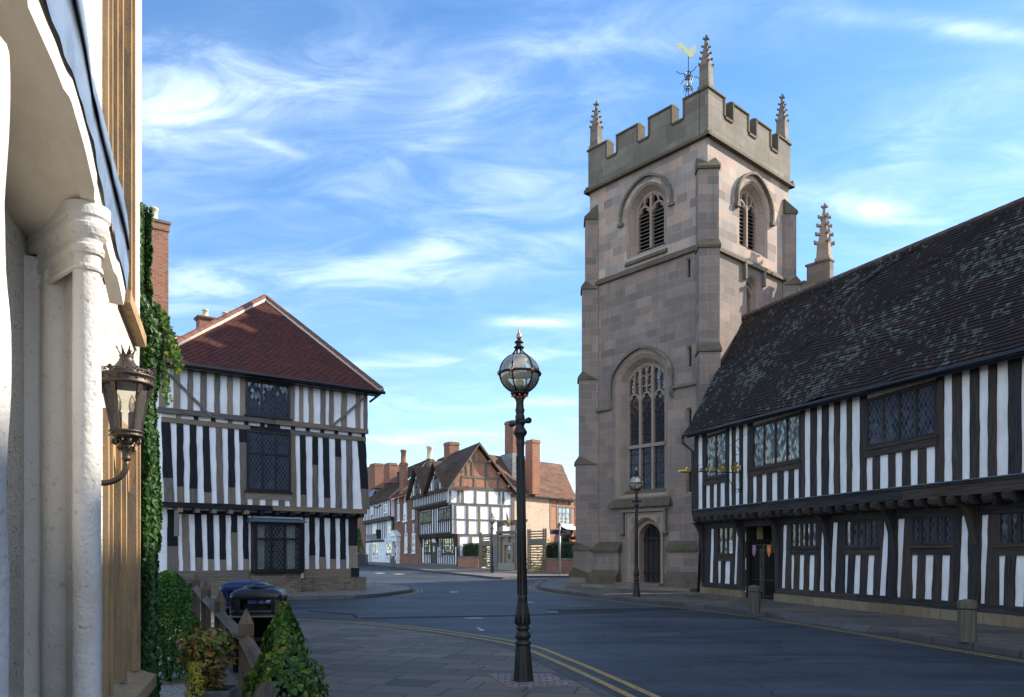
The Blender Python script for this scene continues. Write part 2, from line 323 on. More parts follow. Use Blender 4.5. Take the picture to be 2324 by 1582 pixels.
def tiles(name, cols, tw, th, lich=0.0, lcol=(.42, .42, .36), grime=.4, moss=.3):
    g = G(name)
    br = g.n('TexBrick', {'Vector': g.UV, 'Color1': (0, 0, 0), 'Color2': (1, 1, 1), 'Mortar': (.5, .5, .5), 'Scale': 1.0, 'Mortar Size': .006, 'Mortar Smooth': .2, 'Bias': 0.0, 'Brick Width': tw, 'Row Height': th})
    s_ = g.sep(g.UV); row = g.math('FLOOR', g.math('DIVIDE', s_[1], th))
    col = g.ramp(br.outputs['Color'], cols); fine = g.noise(g.OB, 22, 5, .7); big = g.noise(g.OB, .5, 5, .6)
    col = g.mix(1.0, col, g.ramp(fine, [(.2, (.72, .72, .72)), (.8, (1.25, 1.25, 1.25))]), 'MULTIPLY')
    col = g.mix(g.math('MULTIPLY', g.sst(big, .45, .7), grime), col, (.035, .030, .026))
    if lich:
        rw = g.white(g.comb(row, 4.4)); lv = g.comb(g.math('ADD', g.math('MULTIPLY', s_[0], 4.6), g.math('MULTIPLY', rw, 70.0)), g.math('MULTIPLY', row, 3.7), 0.0)
        ln = g.noise(lv, 1.0, 3, .6); dens = g.noise(g.OB, .45, 3, .5)
        lm = g.sst(g.math('ADD', ln, g.math('MULTIPLY', g.math('SUBTRACT', dens, .5), .42)), .555, .60)
        ln2 = g.sst(g.noise(g.OB, 30, 2, .5), .3, .5)
        col = g.mix(g.math('MULTIPLY', g.math('MULTIPLY', lm, ln2), lich), col, lcol)
        col = g.mix(g.math('MULTIPLY', g.sst(g.noise(g.OB, 3.3, 5, .7), .62, .70), moss), col, (.05, .05, .015))
    col = g.mix(g.math('MULTIPLY', br.outputs['Fac'], .85), col, (.012, .010, .009))
    h = g.math('ADD', g.math('MULTIPLY', br.outputs['Color'], .5), g.math('SUBTRACT', g.math('MULTIPLY', fine, .5), br.outputs['Fac']))
    M[name] = g.fin(col, .85, g.bump(h, .6, .012), .2)
tiles('tile_new', [(0, (0.086, 0.037, 0.038)), (.3, (0.146, 0.049, 0.035)), (.55, (0.086, 0.044, 0.049)), (.8, (0.194, 0.057, 0.035)), (1, (0.108, 0.052, 0.045))], .165, .105, grime=.15)
tiles('tile_school', [(0, (0.018, 0.016, 0.016)), (.35, (0.034, 0.023, 0.019)), (.7, (0.021, 0.019, 0.020)), (.93, (0.040, 0.025, 0.019)), (1, (0.105, 0.036, 0.024))], .165, .11, .62, (0.166, 0.185, 0.162), .3, .5)
tiles('tile_brown', [(0, (.075, .045, .034)), (.5, (.12, .065, .045)), (1, (.09, .06, .05))], .165, .11, .35, (.22, .20, .16), .4, .3)
tiles('tile_orange', [(0, (0.148, 0.073, 0.050)), (.5, (0.234, 0.107, 0.068)), (.8, (0.172, 0.120, 0.090)), (1, (0.265, 0.146, 0.099))], .165, .11, .4, (0.265, 0.241, 0.189), .25, .3)
def simple(name, c, rough=.5, metal=0.0, nz=0.0, nsc=20, bst=0.0, spec=.5, c2=None):
    g = G(name); f = g.noise(g.OB, nsc, 5, .6)
    col = g.mix(g.math('MULTIPLY', g.sst(f, .35, .7), nz), c, c2 or tuple(x*.5 for x in c))
    M[name] = g.fin(col, rough, g.bump(f, bst, .01) if bst else None, spec, metal)
simple('iron', (.009, .010, .011), .46, .0, .5, 30, .15, .35, (.022, .018, .015))
simple('iron_green', (.010, .018, .020), .38, .0, .4, 30, .15, .6)
simple('lantern_iron', (.055, .042, .034), .45, .6, .7, 60, .25, .5, (.11, .085, .065))
simple('gold', (.80, .52, .12), .32, .95, .4, 40, .1)
simple('gilt_pale', (.62, .58, .30), .45, .6, .4, 12, .1)
simple('copper', (.55, .25, .13), .35, .8, .5, 50, .1)
simple('lead', (.17, .20, .24), .50, .25, .6, 6, .35, .4, (.085, .10, .125))
simple('lead_blue', (.085, .13, .18), .6, .1, .5, 5, .2, .4)
simple('glossy_lead', (.24, .30, .38), .34, .35, .8, 5, .35, .5, (.10, .135, .185))
simple('pot_cream', (.60, .48, .36), .7, 0, .4, 9)
simple('mortar', (.52, .46, .36), .9, 0, .4, 20, .3)
simple('ridge_tile', (.16, .065, .045), .8, 0, .7, 7, .2, .3, (.08, .045, .04))
simple('paint_white', (.78, .78, .80), .5, 0, .15, 8)
simple('paint_black', (.006, .007, .010), .35, 0, .3, 10)
simple('yellow_line', (0.352, 0.240, 0.072), .8, 0, .75, 16, .3, .3, (0.096, 0.080, 0.048))
simple('white_line', (.45, .46, .46), .8, 0, .9, 14, .3, .3, (.10, .10, .10))
simple('zinc', (.20, .25, .28), .4, .5, .5, 8)
simple('bin_black', (.008, .009, .011), .32, 0, .3, 60, .1)
simple('bin_blue', (.006, .018, .075), .3, 0, .3, 60, .1)
simple('bin_blue_bright', (.01, .07, .38), .35, 0, .1, 60)
simple('sign_navy', (.008, .014, .030), .4)
simple('sign_grey', (.10, .10, .10), .5)
simple('pole_grey', (.34, .35, .36), .4, .5, .2, 20)
simple('stone_door', (.30, .25, .19), .8, 0, .5, 14, .5)
simple('red_paint', (.55, .06, .03), .5); simple('shield_blue', (.05, .16, .40), .5); simple('shield_yellow', (.75, .42, .04), .5)
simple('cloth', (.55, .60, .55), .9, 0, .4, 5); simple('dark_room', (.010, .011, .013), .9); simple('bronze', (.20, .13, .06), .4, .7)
simple('grille', (.06, .06, .065), .5, .5, .5, 30)
simple('bark', (.05, .04, .03), .9, 0, .5, 12, .6)
simple('soil', (.030, .022, .016), .95, 0, .7, 30, .8)
simple('orange_paint', (.55, .20, .03), .5); simple('bird_dark', (.03, .03, .035), .7); simple('paper', (.70, .74, .80), .6)
g = G('ochre_stone'); a = g.noise(g.OB, 3.0, 6, .65); b = g.noise(g.map(g.OB, (9.000, 9.000, 1.000)), 2, 4, .6)
M['ochre_stone'] = g.fin(g.mix(g.sst(b, .45, .75), g.mix(g.sst(a, .35, .7), (0.400, 0.267, 0.133), (0.304, 0.215, 0.133)), (0.192, 0.155, 0.112)), .85, g.bump(g.math('ADD', a, g.noise(g.OB, 60, 4)), .5, .01), .2)
def leaded(name, base, lead, dw, dh, sparkle, rough=.06, tilt=.05, square=False, see=0.0, wd=.055, k=1.6, pale=None):
    g = G(name); s_ = g.sep(g.UV)
    if square: a = g.math('DIVIDE', s_[0], dw); b = g.math('DIVIDE', s_[1], dh)
    else:
        p = g.math('DIVIDE', s_[0], dw); q = g.math('DIVIDE', s_[1], dh); a = g.math('ADD', p, q); b = g.math('SUBTRACT', p, q)
    fa = g.math('ABSOLUTE', g.math('SUBTRACT', g.math('FRACT', a), .5)); fb = g.math('ABSOLUTE', g.math('SUBTRACT', g.math('FRACT', b), .5))
    ln = g.math('GREATER_THAN', g.math('MAXIMUM', fa, fb), .5-wd)
    cell = g.comb(g.math('FLOOR', a), g.math('FLOOR', b), 0.0); wn = g.n('TexWhiteNoise', {'Vector': cell}, noise_dimensions='3D')
    rv = g.n('VectorMath', {0: g.n('VectorMath', {0: wn.outputs['Color'], 1: (.5, .5, .5)}, operation='SUBTRACT').outputs[0], 'Scale': tilt*2}, operation='SCALE').outputs[0]
    geo = g.n('NewGeometry'); nn = g.n('VectorMath', {0: g.n('VectorMath', {0: geo.outputs['Normal'], 1: rv}, operation='ADD').outputs[0]}, operation='NORMALIZE').outputs[0]
    nn = g.bump(g.noise(g.OB, 9, 2), .06, .01, nn)
    gl = g.n('BsdfGlossy', {'Color': (.9, .95, 1, 1), 'Roughness': rough, 'Normal': nn}).outputs[0]
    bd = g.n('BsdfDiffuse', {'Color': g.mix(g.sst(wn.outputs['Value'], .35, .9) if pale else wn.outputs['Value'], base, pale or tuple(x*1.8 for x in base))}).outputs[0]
    if see: bd = g.n('MixShader', {0: see, 1: bd, 2: g.n('BsdfTransparent').outputs[0]}).outputs[0]
    fr = g.n('Fresnel', {'IOR': 1.5}).outputs[0]
    fac = g.math('MINIMUM', g.math('ADD', g.math('MULTIPLY', fr, k), g.math('MULTIPLY', wn.outputs['Value'], sparkle)), .9)
    sh = g.n('MixShader', {0: fac, 1: bd, 2: gl}).outputs[0]
    ld = g.n('BsdfDiffuse', {'Color': lead}).outputs[0]
    g.L.new(g.n('MixShader', {0: ln, 1: sh, 2: ld}).outputs[0], g.out.inputs[0]); M[name] = g.mat
leaded('lead_window', (.018, .024, .034), (.09, .10, .12), .13, .21, .06, tilt=.03, k=1.2)
leaded('lead_window_glint', (.03, .033, .036), (.04, .04, .045), .12, .19, .10, tilt=.05, k=.40, pale=(.30, .25, .16))  # cream quarries paint in the reflection of a sunlit building opposite
leaded('lead_window_tower', (.012, .014, .018), (.035, .04, .045), .17, .17, .02, tilt=.02, wd=.07, k=.7)
leaded('lead_bay', (.012, .013, .016), (.13, .15, .17), .125, .20, .04, see=.88, k=1.0)
leaded('square_window', (.03, .035, .04), (.45, .45, .45), .30, .36, .25, square=True, wd=.05)
leaded('square_dark', (.02, .022, .022), (.06, .055, .05), .22, .26, .20, square=True, wd=.05)
leaded('sash_pink', (.30, .17, .11), (.72, .72, .74), .40, .52, .2, square=True, wd=.05)
def glassy(name, tint, mixf, rough=.03):
    g = G(name); fr = g.n('Fresnel', {'IOR': 1.5}).outputs[0]
    tr = g.n('BsdfTransparent', {'Color': tint}).outputs[0]; gl = g.n('BsdfGlossy', {'Color': (1, 1, 1, 1), 'Roughness': rough}).outputs[0]
    df = g.n('BsdfDiffuse', {'Color': tint}).outputs[0]
    a = g.n('MixShader', {0: mixf, 1: tr, 2: df}).outputs[0]
    g.L.new(g.n('MixShader', {0: g.math('MINIMUM', g.math('ADD', g.math('MULTIPLY', fr, 1.3), .04), 1.0), 1: a, 2: gl}).outputs[0], g.out.inputs[0]); M[name] = g.mat
glassy('globe_glass', (.93, .90, .78, 1), .22, .06)
glassy('lantern_glass', (.90, .88, .80, 1), .07, .04)
glassy('bulb_glass', (.95, .93, .88, 1), .03, .02)
simple('filament', (.85, .45, .08), .4); simple('mantle', (.75, .62, .42), .6)
def leafm(name, c1, c2, sp=.3, tr=.3):
    g = G(name); cell = g.math('FLOOR', g.math('DIVIDE', g.sep(g.UV)[0], 10.0)); rn = g.white(g.comb(cell, 1.7))
    col = g.mix(rn, c1, c2); g.set(g.b, 'Base Color', col); g.set(g.b, 'Roughness', .5); g.set(g.b, 'Specular IOR Level', sp)
    t = g.n('BsdfTranslucent', {'Color': col}).outputs[0]
    g.L.new(g.n('MixShader', {0: tr, 1: g.b.outputs[0], 2: t}).outputs[0], g.out.inputs[0]); M[name] = g.mat
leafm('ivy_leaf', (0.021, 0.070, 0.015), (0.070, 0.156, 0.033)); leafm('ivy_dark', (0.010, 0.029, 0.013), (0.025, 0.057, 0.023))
leafm('box_leaf', (.025, .10, .010), (.07, .20, .018)); leafm('box_tip', (.09, .20, .02), (.16, .28, .03))
leafm('bay_leaf', (.015, .050, .012), (.040, .10, .022)); leafm('bay_tip', (.10, .17, .02), (.17, .22, .03))
leafm('red_leaf', (.24, .09, .03), (.38, .18, .04)); leafm('olive_leaf', (.12, .13, .025), (.24, .22, .04)); leafm('gold_leaf', (.40, .33, .04), (.52, .42, .06))
leafm('hedge_leaf', (.010, .030, .010), (.030, .065, .018)); leafm('yellow_green', (.12, .20, .02), (.25, .32, .04)); leafm('flower_pink', (.38, .22, .17), (.48, .30, .22))
# ground materials
g = G('asphalt'); fine = g.noise(g.OB, 90, 4, .7); big = g.noise(g.map(g.OB, (.35, 1.1, 1)), .6, 6, .6, .5); pat = g.noise(g.map(g.OB, (.3, 2.0, 1), (4, 2, 0)), .9, 5, .65, 1.0)
col = g.mix(g.sst(big, .35, .7), (.016, .023, .032), (.046, .054, .064)); col = g.mix(g.math('MULTIPLY', g.sst(pat, .52, .78), .75), col, (.105, .108, .112)); st_ = g.noise(g.map(g.OB, (1.1, .5, 1), (9, 3, 0)), .7, 6, .7, 1.5); col = g.mix(g.math('MULTIPLY', g.sst(st_, .55, .66), .55), col, (.020, .022, .024))
spk = g.sst(g.noise(g.OB, 220, 2, .5), .62, .75); col = g.mix(g.math('MULTIPLY', spk, .35), col, (.22, .21, .20))
vor = g.n('TexVoronoi', {'Vector': g.n('VectorMath', {0: g.OB, 1: g.n('TexNoise', {'Vector': g.OB, 'Scale': 1.2}).outputs['Color']}, operation='ADD').outputs[0], 'Scale': .23}, feature='DISTANCE_TO_EDGE').outputs['Distance']
crk = g.math('LESS_THAN', vor, .0035); col = g.mix(g.math('MULTIPLY', crk, .8), col, (.012, .012, .012))
M['asphalt'] = g.fin(col, g.math('ADD', .50, g.math('MULTIPLY', pat, .25)), g.bump(g.math('ADD', fine, g.math('MULTIPLY', spk, .5)), .5, .008), .3)
def flags(name, rot, bw, bh, cols, joint=(.025, .026, .018)):
    g = G(name); nv = g.n('TexNoise', {'Vector': g.OB, 'Scale': 1.1, 'Detail': 2}).outputs['Color']
    vec = g.n('VectorMath', {0: g.map(g.OB, (1, 1, 1), (0, 0, 0), (0, 0, R(rot))), 1: g.n('VectorMath', {0: nv, 'Scale': .035}, operation='SCALE').outputs[0]}, operation='ADD').outputs[0]
    br = g.n('TexBrick', {'Vector': vec, 'Color1': (0, 0, 0), 'Color2': (1, 1, 1), 'Mortar': (.5, .5, .5), 'Scale': 1.0, 'Mortar Size': .013, 'Mortar Smooth': .25, 'Bias': 0.0, 'Brick Width': bw, 'Row Height': bh}, squash=.62, squash_frequency=3, offset=.37)
    fine = g.noise(g.OB, 28, 6, .7); big = g.noise(g.OB, 1.6, 5, .6)
    col = g.ramp(br.outputs['Color'], cols); col = g.mix(1.0, col, g.ramp(fine, [(.25, (.78, .78, .78)), (.75, (1.2, 1.2, 1.2))]), 'MULTIPLY')
    col = g.mix(g.math('MULTIPLY', g.sst(big, .5, .8), .5), col, (.055, .052, .045)); col = g.mix(g.math('MULTIPLY', br.outputs['Fac'], .9), col, joint)
    sp = g.sst(g.noise(g.OB, 7.5, 1, .4), .78, .80); col = g.mix(g.math('MULTIPLY', sp, .6), col, (.4, .4, .38))
    h = g.math('SUBTRACT', g.math('ADD', g.math('MULTIPLY', fine, .3), g.math('MULTIPLY', br.outputs['Color'], .35)), g.math('MULTIPLY', br.outputs['Fac'], 1.2))
    M[name] = g.fin(col, .72, g.bump(h, .7, .02), .35)
FC = [(0, (0.100, 0.080, 0.060)), (.2, (0.074, 0.070, 0.062)), (.4, (0.130, 0.102, 0.074)), (.6, (0.087, 0.080, 0.071)), (.8, (0.155, 0.125, 0.092)), (1, (0.050, 0.050, 0.048))]
flags('flags_near', 14, .92, .46, FC); flags('flags_right', 0, .85, .55, FC)
flags('flags_far', 20, .6, .6, [(0, (0.128, 0.112, 0.096)), (1, (0.176, 0.152, 0.128))])
simple('tarmac_patch', (.018, .019, .021), .85, 0, .5, 40, .4, .2, (.030, .031, .033))
g = G('gravel'); v = g.n('TexVoronoi', {'Vector': g.OB, 'Scale': 60}); M['gravel'] = g.fin(g.ramp(g.sep(v.outputs['Color'])[0], [(0, (.20, .17, .13)), (.5, (.42, .37, .30)), (1, (.55, .50, .42))]), .9, g.bump(v.outputs['Distance'], 1, .02), .2)
# ================================================================ shared builders
def arch(cx, w, z0, zs, h, n=12):
    pts = [(cx-w, z0), (cx-w, zs)]
    if h >= w*1.02:
        Rr = (h*h+w*w)/(2*w); am = math.acos((Rr-w)/Rr)
        L = [(cx-w+Rr-Rr*math.cos(am*k/n), zs+Rr*math.sin(am*k/n)) for k in range(1, n+1)]
        pts += L; pts += [(2*cx-p[0], p[1]) for p in L[-2::-1]]
    else:
        for k in range(1, 2*n):
            t = math.pi*(1-k/(2*n)); pts.append((cx+w*math.cos(t), zs+h*(.86*math.sin(t)+.14*(1-abs(math.cos(t))))))
    pts += [(cx+w, zs), (cx+w, z0)]
    return pts
def wall_holes(mb, outer, holes, y=0.0, m=0):
    loops = [[Vector((p[0], p[1], 0)) for p in outer]]+[[Vector((p[0], p[1], 0)) for p in h] for h in holes]
    fl = [p for l in loops for p in l]
    base = [mb.P((p.x, y, p.y)) for p in fl]
    for t in tessellate_polygon(loops): mb.face([base[i] for i in t], m)
def reveal(mb, loops, m=0, open_bottom=False):        # loops: list of (pts, y)
    for (a, ya), (b, yb) in zip(loops[:-1], loops[1:]):
        n = len(a)
        for i in range(n):
            j = (i+1) % n
            mb.quad((a[i][0], ya, a[i][1]), (b[i][0], yb, b[i][1]), (b[j][0], yb, b[j][1]), (a[j][0], ya, a[j][1]), m)
def fillpoly(mb, pts, y, m=0):
    b = [mb.P((p[0], y, p[1])) for p in pts]
    for t in tessellate_polygon([[Vector((p[0], p[1], 0)) for p in pts]]): mb.face([b[i] for i in t], m)
def marks():
    mb = MB()
    for u, v, w_, h_ in ((1092, 1430, 10, 2.5), (1085, 1426, 6, 1.5), (1030, 1344, 12, 1.2), (860, 1301, 14, .8), (905, 1303, 14, .8), (1200, 1367, 20, .9), (1075, 1403, 26, 1.0)):
        pts = [gpx(u+w_*math.cos(t)*random.uniform(.6, 1.2), v+h_*math.sin(t)*random.uniform(.6, 1.2)) for t in [x*.7854 for x in range(8)]]; mb.slab(pts, .001, .005)
    struct('road_marking', mb, M['white_line'])
def stud(mb, x0t, x1t, x0b, x1b, zb, zt, y0, y1, wob=.012, m=0, seg=None, split=None, m2=0):
    mb.rnd(); seg = seg or max(2, int((zt-zb)/.25)); pr = None; wob = max(wob, .013)
    zs = [zb+(zt-zb)*k/seg for k in range(seg+1)]
    if split is not None and zb < split < zt: zs = sorted(set(zs+[split])); zs = [z for z in zs if z == split or abs(z-split) > .05 or z in (zb, zt)]
    ph = random.uniform(0, 99)
    for k, z in enumerate(zs):
        f = (z-zb)/(zt-zb); e = wob if 0 < k < len(zs)-1 else wob*.4
        a = x0b+(x0t-x0b)*f+e*2*mnoise.noise(Vector((ph, z*2.1, 0))); b = x1b+(x1t-x1b)*f+e*2*mnoise.noise(Vector((ph, z*2.1, 7)))
        ring = [mb.P((a, y0, z)), mb.P((b, y0, z)), mb.P((b, y1, z)), mb.P((a, y1, z))]
        if pr:
            mm = m2 if (split is not None and z <= split+1e-6) else m
            for i in range(4): mb.face([pr[i], pr[(i+1) % 4], ring[(i+1) % 4], ring[i]], mm)
        else: mb.face(ring[::-1], m)
        pr = ring
    mb.face(pr, m)
def hbeam(mb, x0, x1, z0a, z1a, z0b, z1b, y0, y1, wob=.01, m=0, pieces=1):   # horizontal timber, ends (z0a,z1a) and (z0b,z1b)
    mb.sw = True
    for q in range(pieces):
        mb.rnd(); n = max(2, int((x1-x0)/pieces/.5)); pr = None; ph = random.uniform(0, 99)
        for k in range(n+1):
            f = (q+k/n)/pieces; x = x0+(x1-x0)*f-(.003 if k == n and q < pieces-1 else 0)
            a = z0a+(z0b-z0a)*f+wob*mnoise.noise(Vector((ph, x*1.3, 0))); b = z1a+(z1b-z1a)*f+wob*mnoise.noise(Vector((ph, x*1.3, 9)))
            ring = [mb.P((x, y0, a)), mb.P((x, y1, a)), mb.P((x, y1, b)), mb.P((x, y0, b))]
            if pr:
                for i in range(4): mb.face([pr[i], pr[(i+1) % 4], ring[(i+1) % 4], ring[i]], m)
            else: mb.face(ring[::-1], m)
            pr = ring
        mb.face(pr, m)
    mb.sw = False
def tiled(mb, A, B, C_, D, course=.105, m=0, nx=8, jit=.012, lift=.018, bow=0.0, sag=0.0):
    """roof plane A,B (eaves left,right) C_,D (ridge right,left) as overlapping tile courses; own UVs in metres"""
    A, B, C_, D = map(Vector, (A, B, C_, D)); sl = ((D-A).length+(C_-B).length)/2; nr = max(2, int(sl/course))
    nrm = (B-A).cross(D-A if (D-A).length > .01 else C_-A).normalized(); nrm = nrm if nrm.z > 0 else -nrm
    ex = (B-A).normalized()
    def pt(i, t, up):
        L = A.lerp(D, t); Rr = B.lerp(C_, t); p = L.lerp(Rr, i/nx)
        j = jit*mnoise.noise(Vector((p.x*.8, p.y*.8, p.z*2.0)))*2
        p = p+nrm*(up+j)-nrm*(sag*math.sin(math.pi*min(max(t, 0), 1))*math.sin(math.pi*i/nx))
        return p
    for r in range(nr):
        t0, t1 = r/nr, (r+1)/nr; lo = [mb.P(pt(i, t0, lift)) for i in range(nx+1)]; hi = [mb.P(pt(i, t1, 0)) for i in range(nx+1)]
        bo = [mb.P(pt(i, t0, 0)) for i in range(nx+1)]
        for i in range(nx):
            ua = (mb.v[lo[i]]-A).dot(ex) if mb.F is W0 else i/nx*(B-A).length
            L0 = A.lerp(D, t0); R0 = B.lerp(C_, t0); p0 = L0.lerp(R0, i/nx); p1 = L0.lerp(R0, (i+1)/nx)
            L1_ = A.lerp(D, t1); R1 = B.lerp(C_, t1); q0 = L1_.lerp(R1, i/nx); q1 = L1_.lerp(R1, (i+1)/nx)
            u = [(p-A).dot(ex)+100 for p in (p0, p1, q1, q0)]; v0 = r*course+.002; v1 = (r+1)*course-.002
            mb.face([lo[i], lo[i+1], hi[i+1], hi[i]], m, [(u[0], v0), (u[1], v0), (u[2], v1), (u[3], v1)])
            mb.face([bo[i], bo[i+1], lo[i+1], lo[i]], m, [(u[0], v0), (u[1], v0), (u[1], v0+.01), (u[0], v0+.01)])
def capline(mb, P, Q, r=.11, m=0, mm=1, n=None, gap=.016):        # half-round ridge tiles with mortar joints
    P = Vector(P); Q = Vector(Q); L = (Q-P).length; n = n or int(L/.42); d = (Q-P)/L
    mb.tube([P-d*.02-Vector((0, 0, r*.5)), Q-Vector((0, 0, r*.5))], r*1.12, 8, mm)
    for k in range(n):
        a = P+d*(L*k/n+gap/2); b = P+d*(L*(k+1)/n-gap/2); mb.tube([a, b], [r*1.04, r], 8, m, sm=False)
def window(parent, F, x0, x1, z0, z1, y, nl, mats, pane, fr=.06, mul=.045, trans=(), dep=.07, sill=.0, name='window', tl=.0, label=None):
    """framed leaded window; y = outer face of the frame"""
    mb = MB(F); fm = mats
    for (a, b, c, d) in ((x0, x0+fr, z0, z1), (x1-fr, x1, z0, z1)): mb.rnd(); mb.box(a, b, y, y+dep, c, d)
    mb.sw = True; mb.rnd(); mb.box(x0+fr, x1-fr, y+.001, y+dep, z0, z0+fr); mb.rnd(); mb.box(x0+fr, x1-fr, y+.001, y+dep, z1-fr, z1); mb.sw = False
    xi0, xi1 = x0+fr, x1-fr; step = (xi1-xi0)/nl
    for k in range(1, nl): c = xi0+step*k; mb.rnd(); mb.box(c-mul/2, c+mul/2, y+.004, y+dep, z0+fr, z1-fr)
    for t in trans: zt = z0+(z1-z0)*t; mb.sw = True; mb.box(xi0, xi1, y+.008, y+dep, zt-mul/2, zt+mul/2); mb.sw = False
    if sill: mb.sw = True; mb.rnd(); mb.box(x0-.06, x1+.06, y-sill, y+dep, z0-.05, z0-.001); mb.sw = False
    w_ = mb.build(name, fm, parent, label)
    gp = MB(F)
    for k in range(nl):
        a, b = xi0+step*k, xi0+step*(k+1); t_ = random.uniform(-.004, .004)
        yp = y+.035; gp.quad((a, yp+t_, z0+fr*.5), (b, yp-t_, z0+fr*.5), (b, yp-t_, z1-fr*.5), (a, yp+t_, z1-fr*.5))
    gp.build('pane', pane, w_)
    return w_
def leafquad(mb, p, nrm, size, m=0, asp=.55, ivy=False, fold=.18):
    up = Vector((random.gauss(0, 1), random.gauss(0, 1), random.gauss(0, 1))); a = nrm.cross(up)
    if a.length < .01: return
    a.normalize(); b = nrm.cross(a).normalized()
    if ivy: b = (Vector((0, 0, -1))-nrm*nrm.dot(Vector((0, 0, -1)))); b = (b.normalized() if b.length > .1 else a)+a*random.uniform(-.5, .5); b.normalize(); a = b.cross(nrm)
    k = mb.o; mb.o = (10*random.randint(0, 300), 0)
    if ivy: pts = [(-.18, -.42), (0, -.30), (.18, -.42), (.42, -.1), (.22, .08), (0, .55), (-.22, .08), (-.42, -.1)]
    else: pts = [(0, -.5), (asp*.5, -.12), (asp*.42, .2), (0, .5), (-asp*.42, .2), (-asp*.5, -.12)]
    vs = [p+a*(x*size)+b*(y*size)+nrm*(abs(x)*fold*size) for x, y in pts]; ii = []
    for v in vs: mb.v.append(v); ii.append(len(mb.v)-1)
    mb.f.append(tuple(ii)); mb.m.append(m); mb.sm.append(False); mb.uv.append(('a', mb.o, False)); mb.o = k
# ================================================================ ground, roads, pavements
mb = MB(); mb.box(-400, 400, -120, 900, -.5, 0); struct('road', mb, M['asphalt'])
def smooth(pts, n=6):
    P = [Vector((p[0], p[1])) for p in pts]; out = []
    for i in range(len(P)-1):
        p0 = P[max(i-1, 0)]; p1 = P[i]; p2 = P[i+1]; p3 = P[min(i+2, len(P)-1)]
        for k in range(n):
            t = k/n; out.append(.5*((2*p1)+(p2-p0)*t+(2*p0-5*p1+4*p2-p3)*t*t+(3*p1-p0-3*p2+p3)*t**3))
    out.append(P[-1]); return out
def offset(line, d):
    out = []
    for i, p in enumerate(line):
        t = (line[min(i+1, len(line)-1)]-line[max(i-1, 0)]).normalized(); out.append(p+Vector((-t.y, t.x))*d)
    return out
def pavement(name, kerb, rest, side, mat, h=.12, hfar=None, kw=.14, kh=None):
    """kerb: smoothed line; rest: closing points; side: +1 pavement lies to the left of the line"""
    mb = MB(); inner = offset(kerb, side*kw); pts = [(p.x, p.y) for p in inner]+list(rest)
    if side < 0: pts = pts[::-1]
    fl = [Vector((p[0], p[1], 0)) for p in pts]; ids = [mb.P((p.x, p.y, h-.003)) for p in fl]
    for t in tessellate_polygon([fl]): mb.face([ids[i] for i in t])
    o = struct(name, mb, M[mat])
    kb = MB(); L = 0; 
    for i in range(len(kerb)-1):
        a, b, c, d = kerb[i], kerb[i+1], inner[i+1], inner[i]; hh = kh(kerb[i]) if kh else h; h2 = kh(kerb[i+1]) if kh else h
        l2 = L+(b-a).length
        i0 = [kb.P((q.x, q.y, z)) for q, z in ((a, -.02), (b, -.02), (b, h2-.018), (a, hh-.018))]
        kb.face(i0, 0, [(L, 0), (l2, 0), (l2, .1), (L, .1)])
        a2 = a.lerp(d, .1); b2 = b.lerp(c, .1); hi = max(h, hh)
        kb.face([i0[3], i0[2], kb.P((b2.x, b2.y, h2)), kb.P((a2.x, a2.y, hh))], 0, [(L, .1), (l2, .1), (l2, .13), (L, .13)])
        kb.face([kb.P((a2.x, a2.y, hh)), kb.P((b2.x, b2.y, h2)), kb.P((c.x, c.y, h)), kb.P((d.x, d.y, h))], 0, [(L, .13), (l2, .13), (l2, .25), (L, .25)]); L = l2
    struct('kerb', kb, M['kerb_stone'])
    return o
def lines(name, line, offs, mat, w_=.075, z=.004, i0=0, i1=None):
    mb = MB()
    for o_ in offs:
        a = offset(line, o_-w_/2)[i0:i1]; b = offset(line, o_+w_/2)[i0:i1]
        for k in range(len(a)-1): mb.quad((a[k].x, a[k].y, z), (a[k+1].x, a[k+1].y, z), (b[k+1].x, b[k+1].y, z), (b[k].x, b[k].y, z))
    struct(name, mb, M[mat])
kn = smooth([(-30, 24), (-14, 20.2), (-8.5, 18.6), gpx(694, 1411.6), gpx(830, 1419), gpx(968.4, 1435.5), gpx(1128, 1462.6), gpx(1211, 1493), gpx(1391, 1582), (1.75, 5), (2.3, 0), (2.9, -8), (3.3, -30)])
pavement('pavement', kn, [(-40, -30), (-40, 24)], -1, 'flags_near', h=.03)
lines('yellow_line', kn, (.20, .46), 'yellow_line', .10, i0=10)
kr = smooth([(13.5, -30), (11.2, -8), (9.6, 3), gpx(2324, 1494), (6.98, 15), gpx(1762, 1404), gpx(1602, 1383), gpx(1428, 1366), gpx(1230, 1340), gpx(1232, 1323.6), gpx(1249, 1317), (3.6, 43.2), (12, 50.5), (30, 66)])
def rk(p):
    s = p.y; return .12-.10*max(0, min(1, (s-14.2)/.5))*max(0, min(1, (18.0-s)/.4)) if 14 < s < 18.2 else .12
pavement('pavement', kr, [(60, 66), (60, -30)], -1, 'flags_right', kh=rk)
lines('yellow_line', kr, (.20, .36), 'yellow_line', .06, i0=6)
kt = smooth([(-24, 17.2), (-12.3, 22.6), gpx(649, 1362), gpx(832.7, 1357), gpx(925, 1346), gpx(937, 1341), gpx(926, 1336), gpx(891.6, 1332), gpx(821, 1323), (-9.4, 43), (-15.6, 58), (-30, 94)])
pavement('pavement', kt, [(-60, 94), (-60, 17)], 1, 'flags_far', kh=lambda p: .12 if p.x > -5.6 else (.02 if p.y < 27 else .12))
lines('yellow_line', kt, (-.2, -.36), 'yellow_line', .06, i0=20, i1=50)
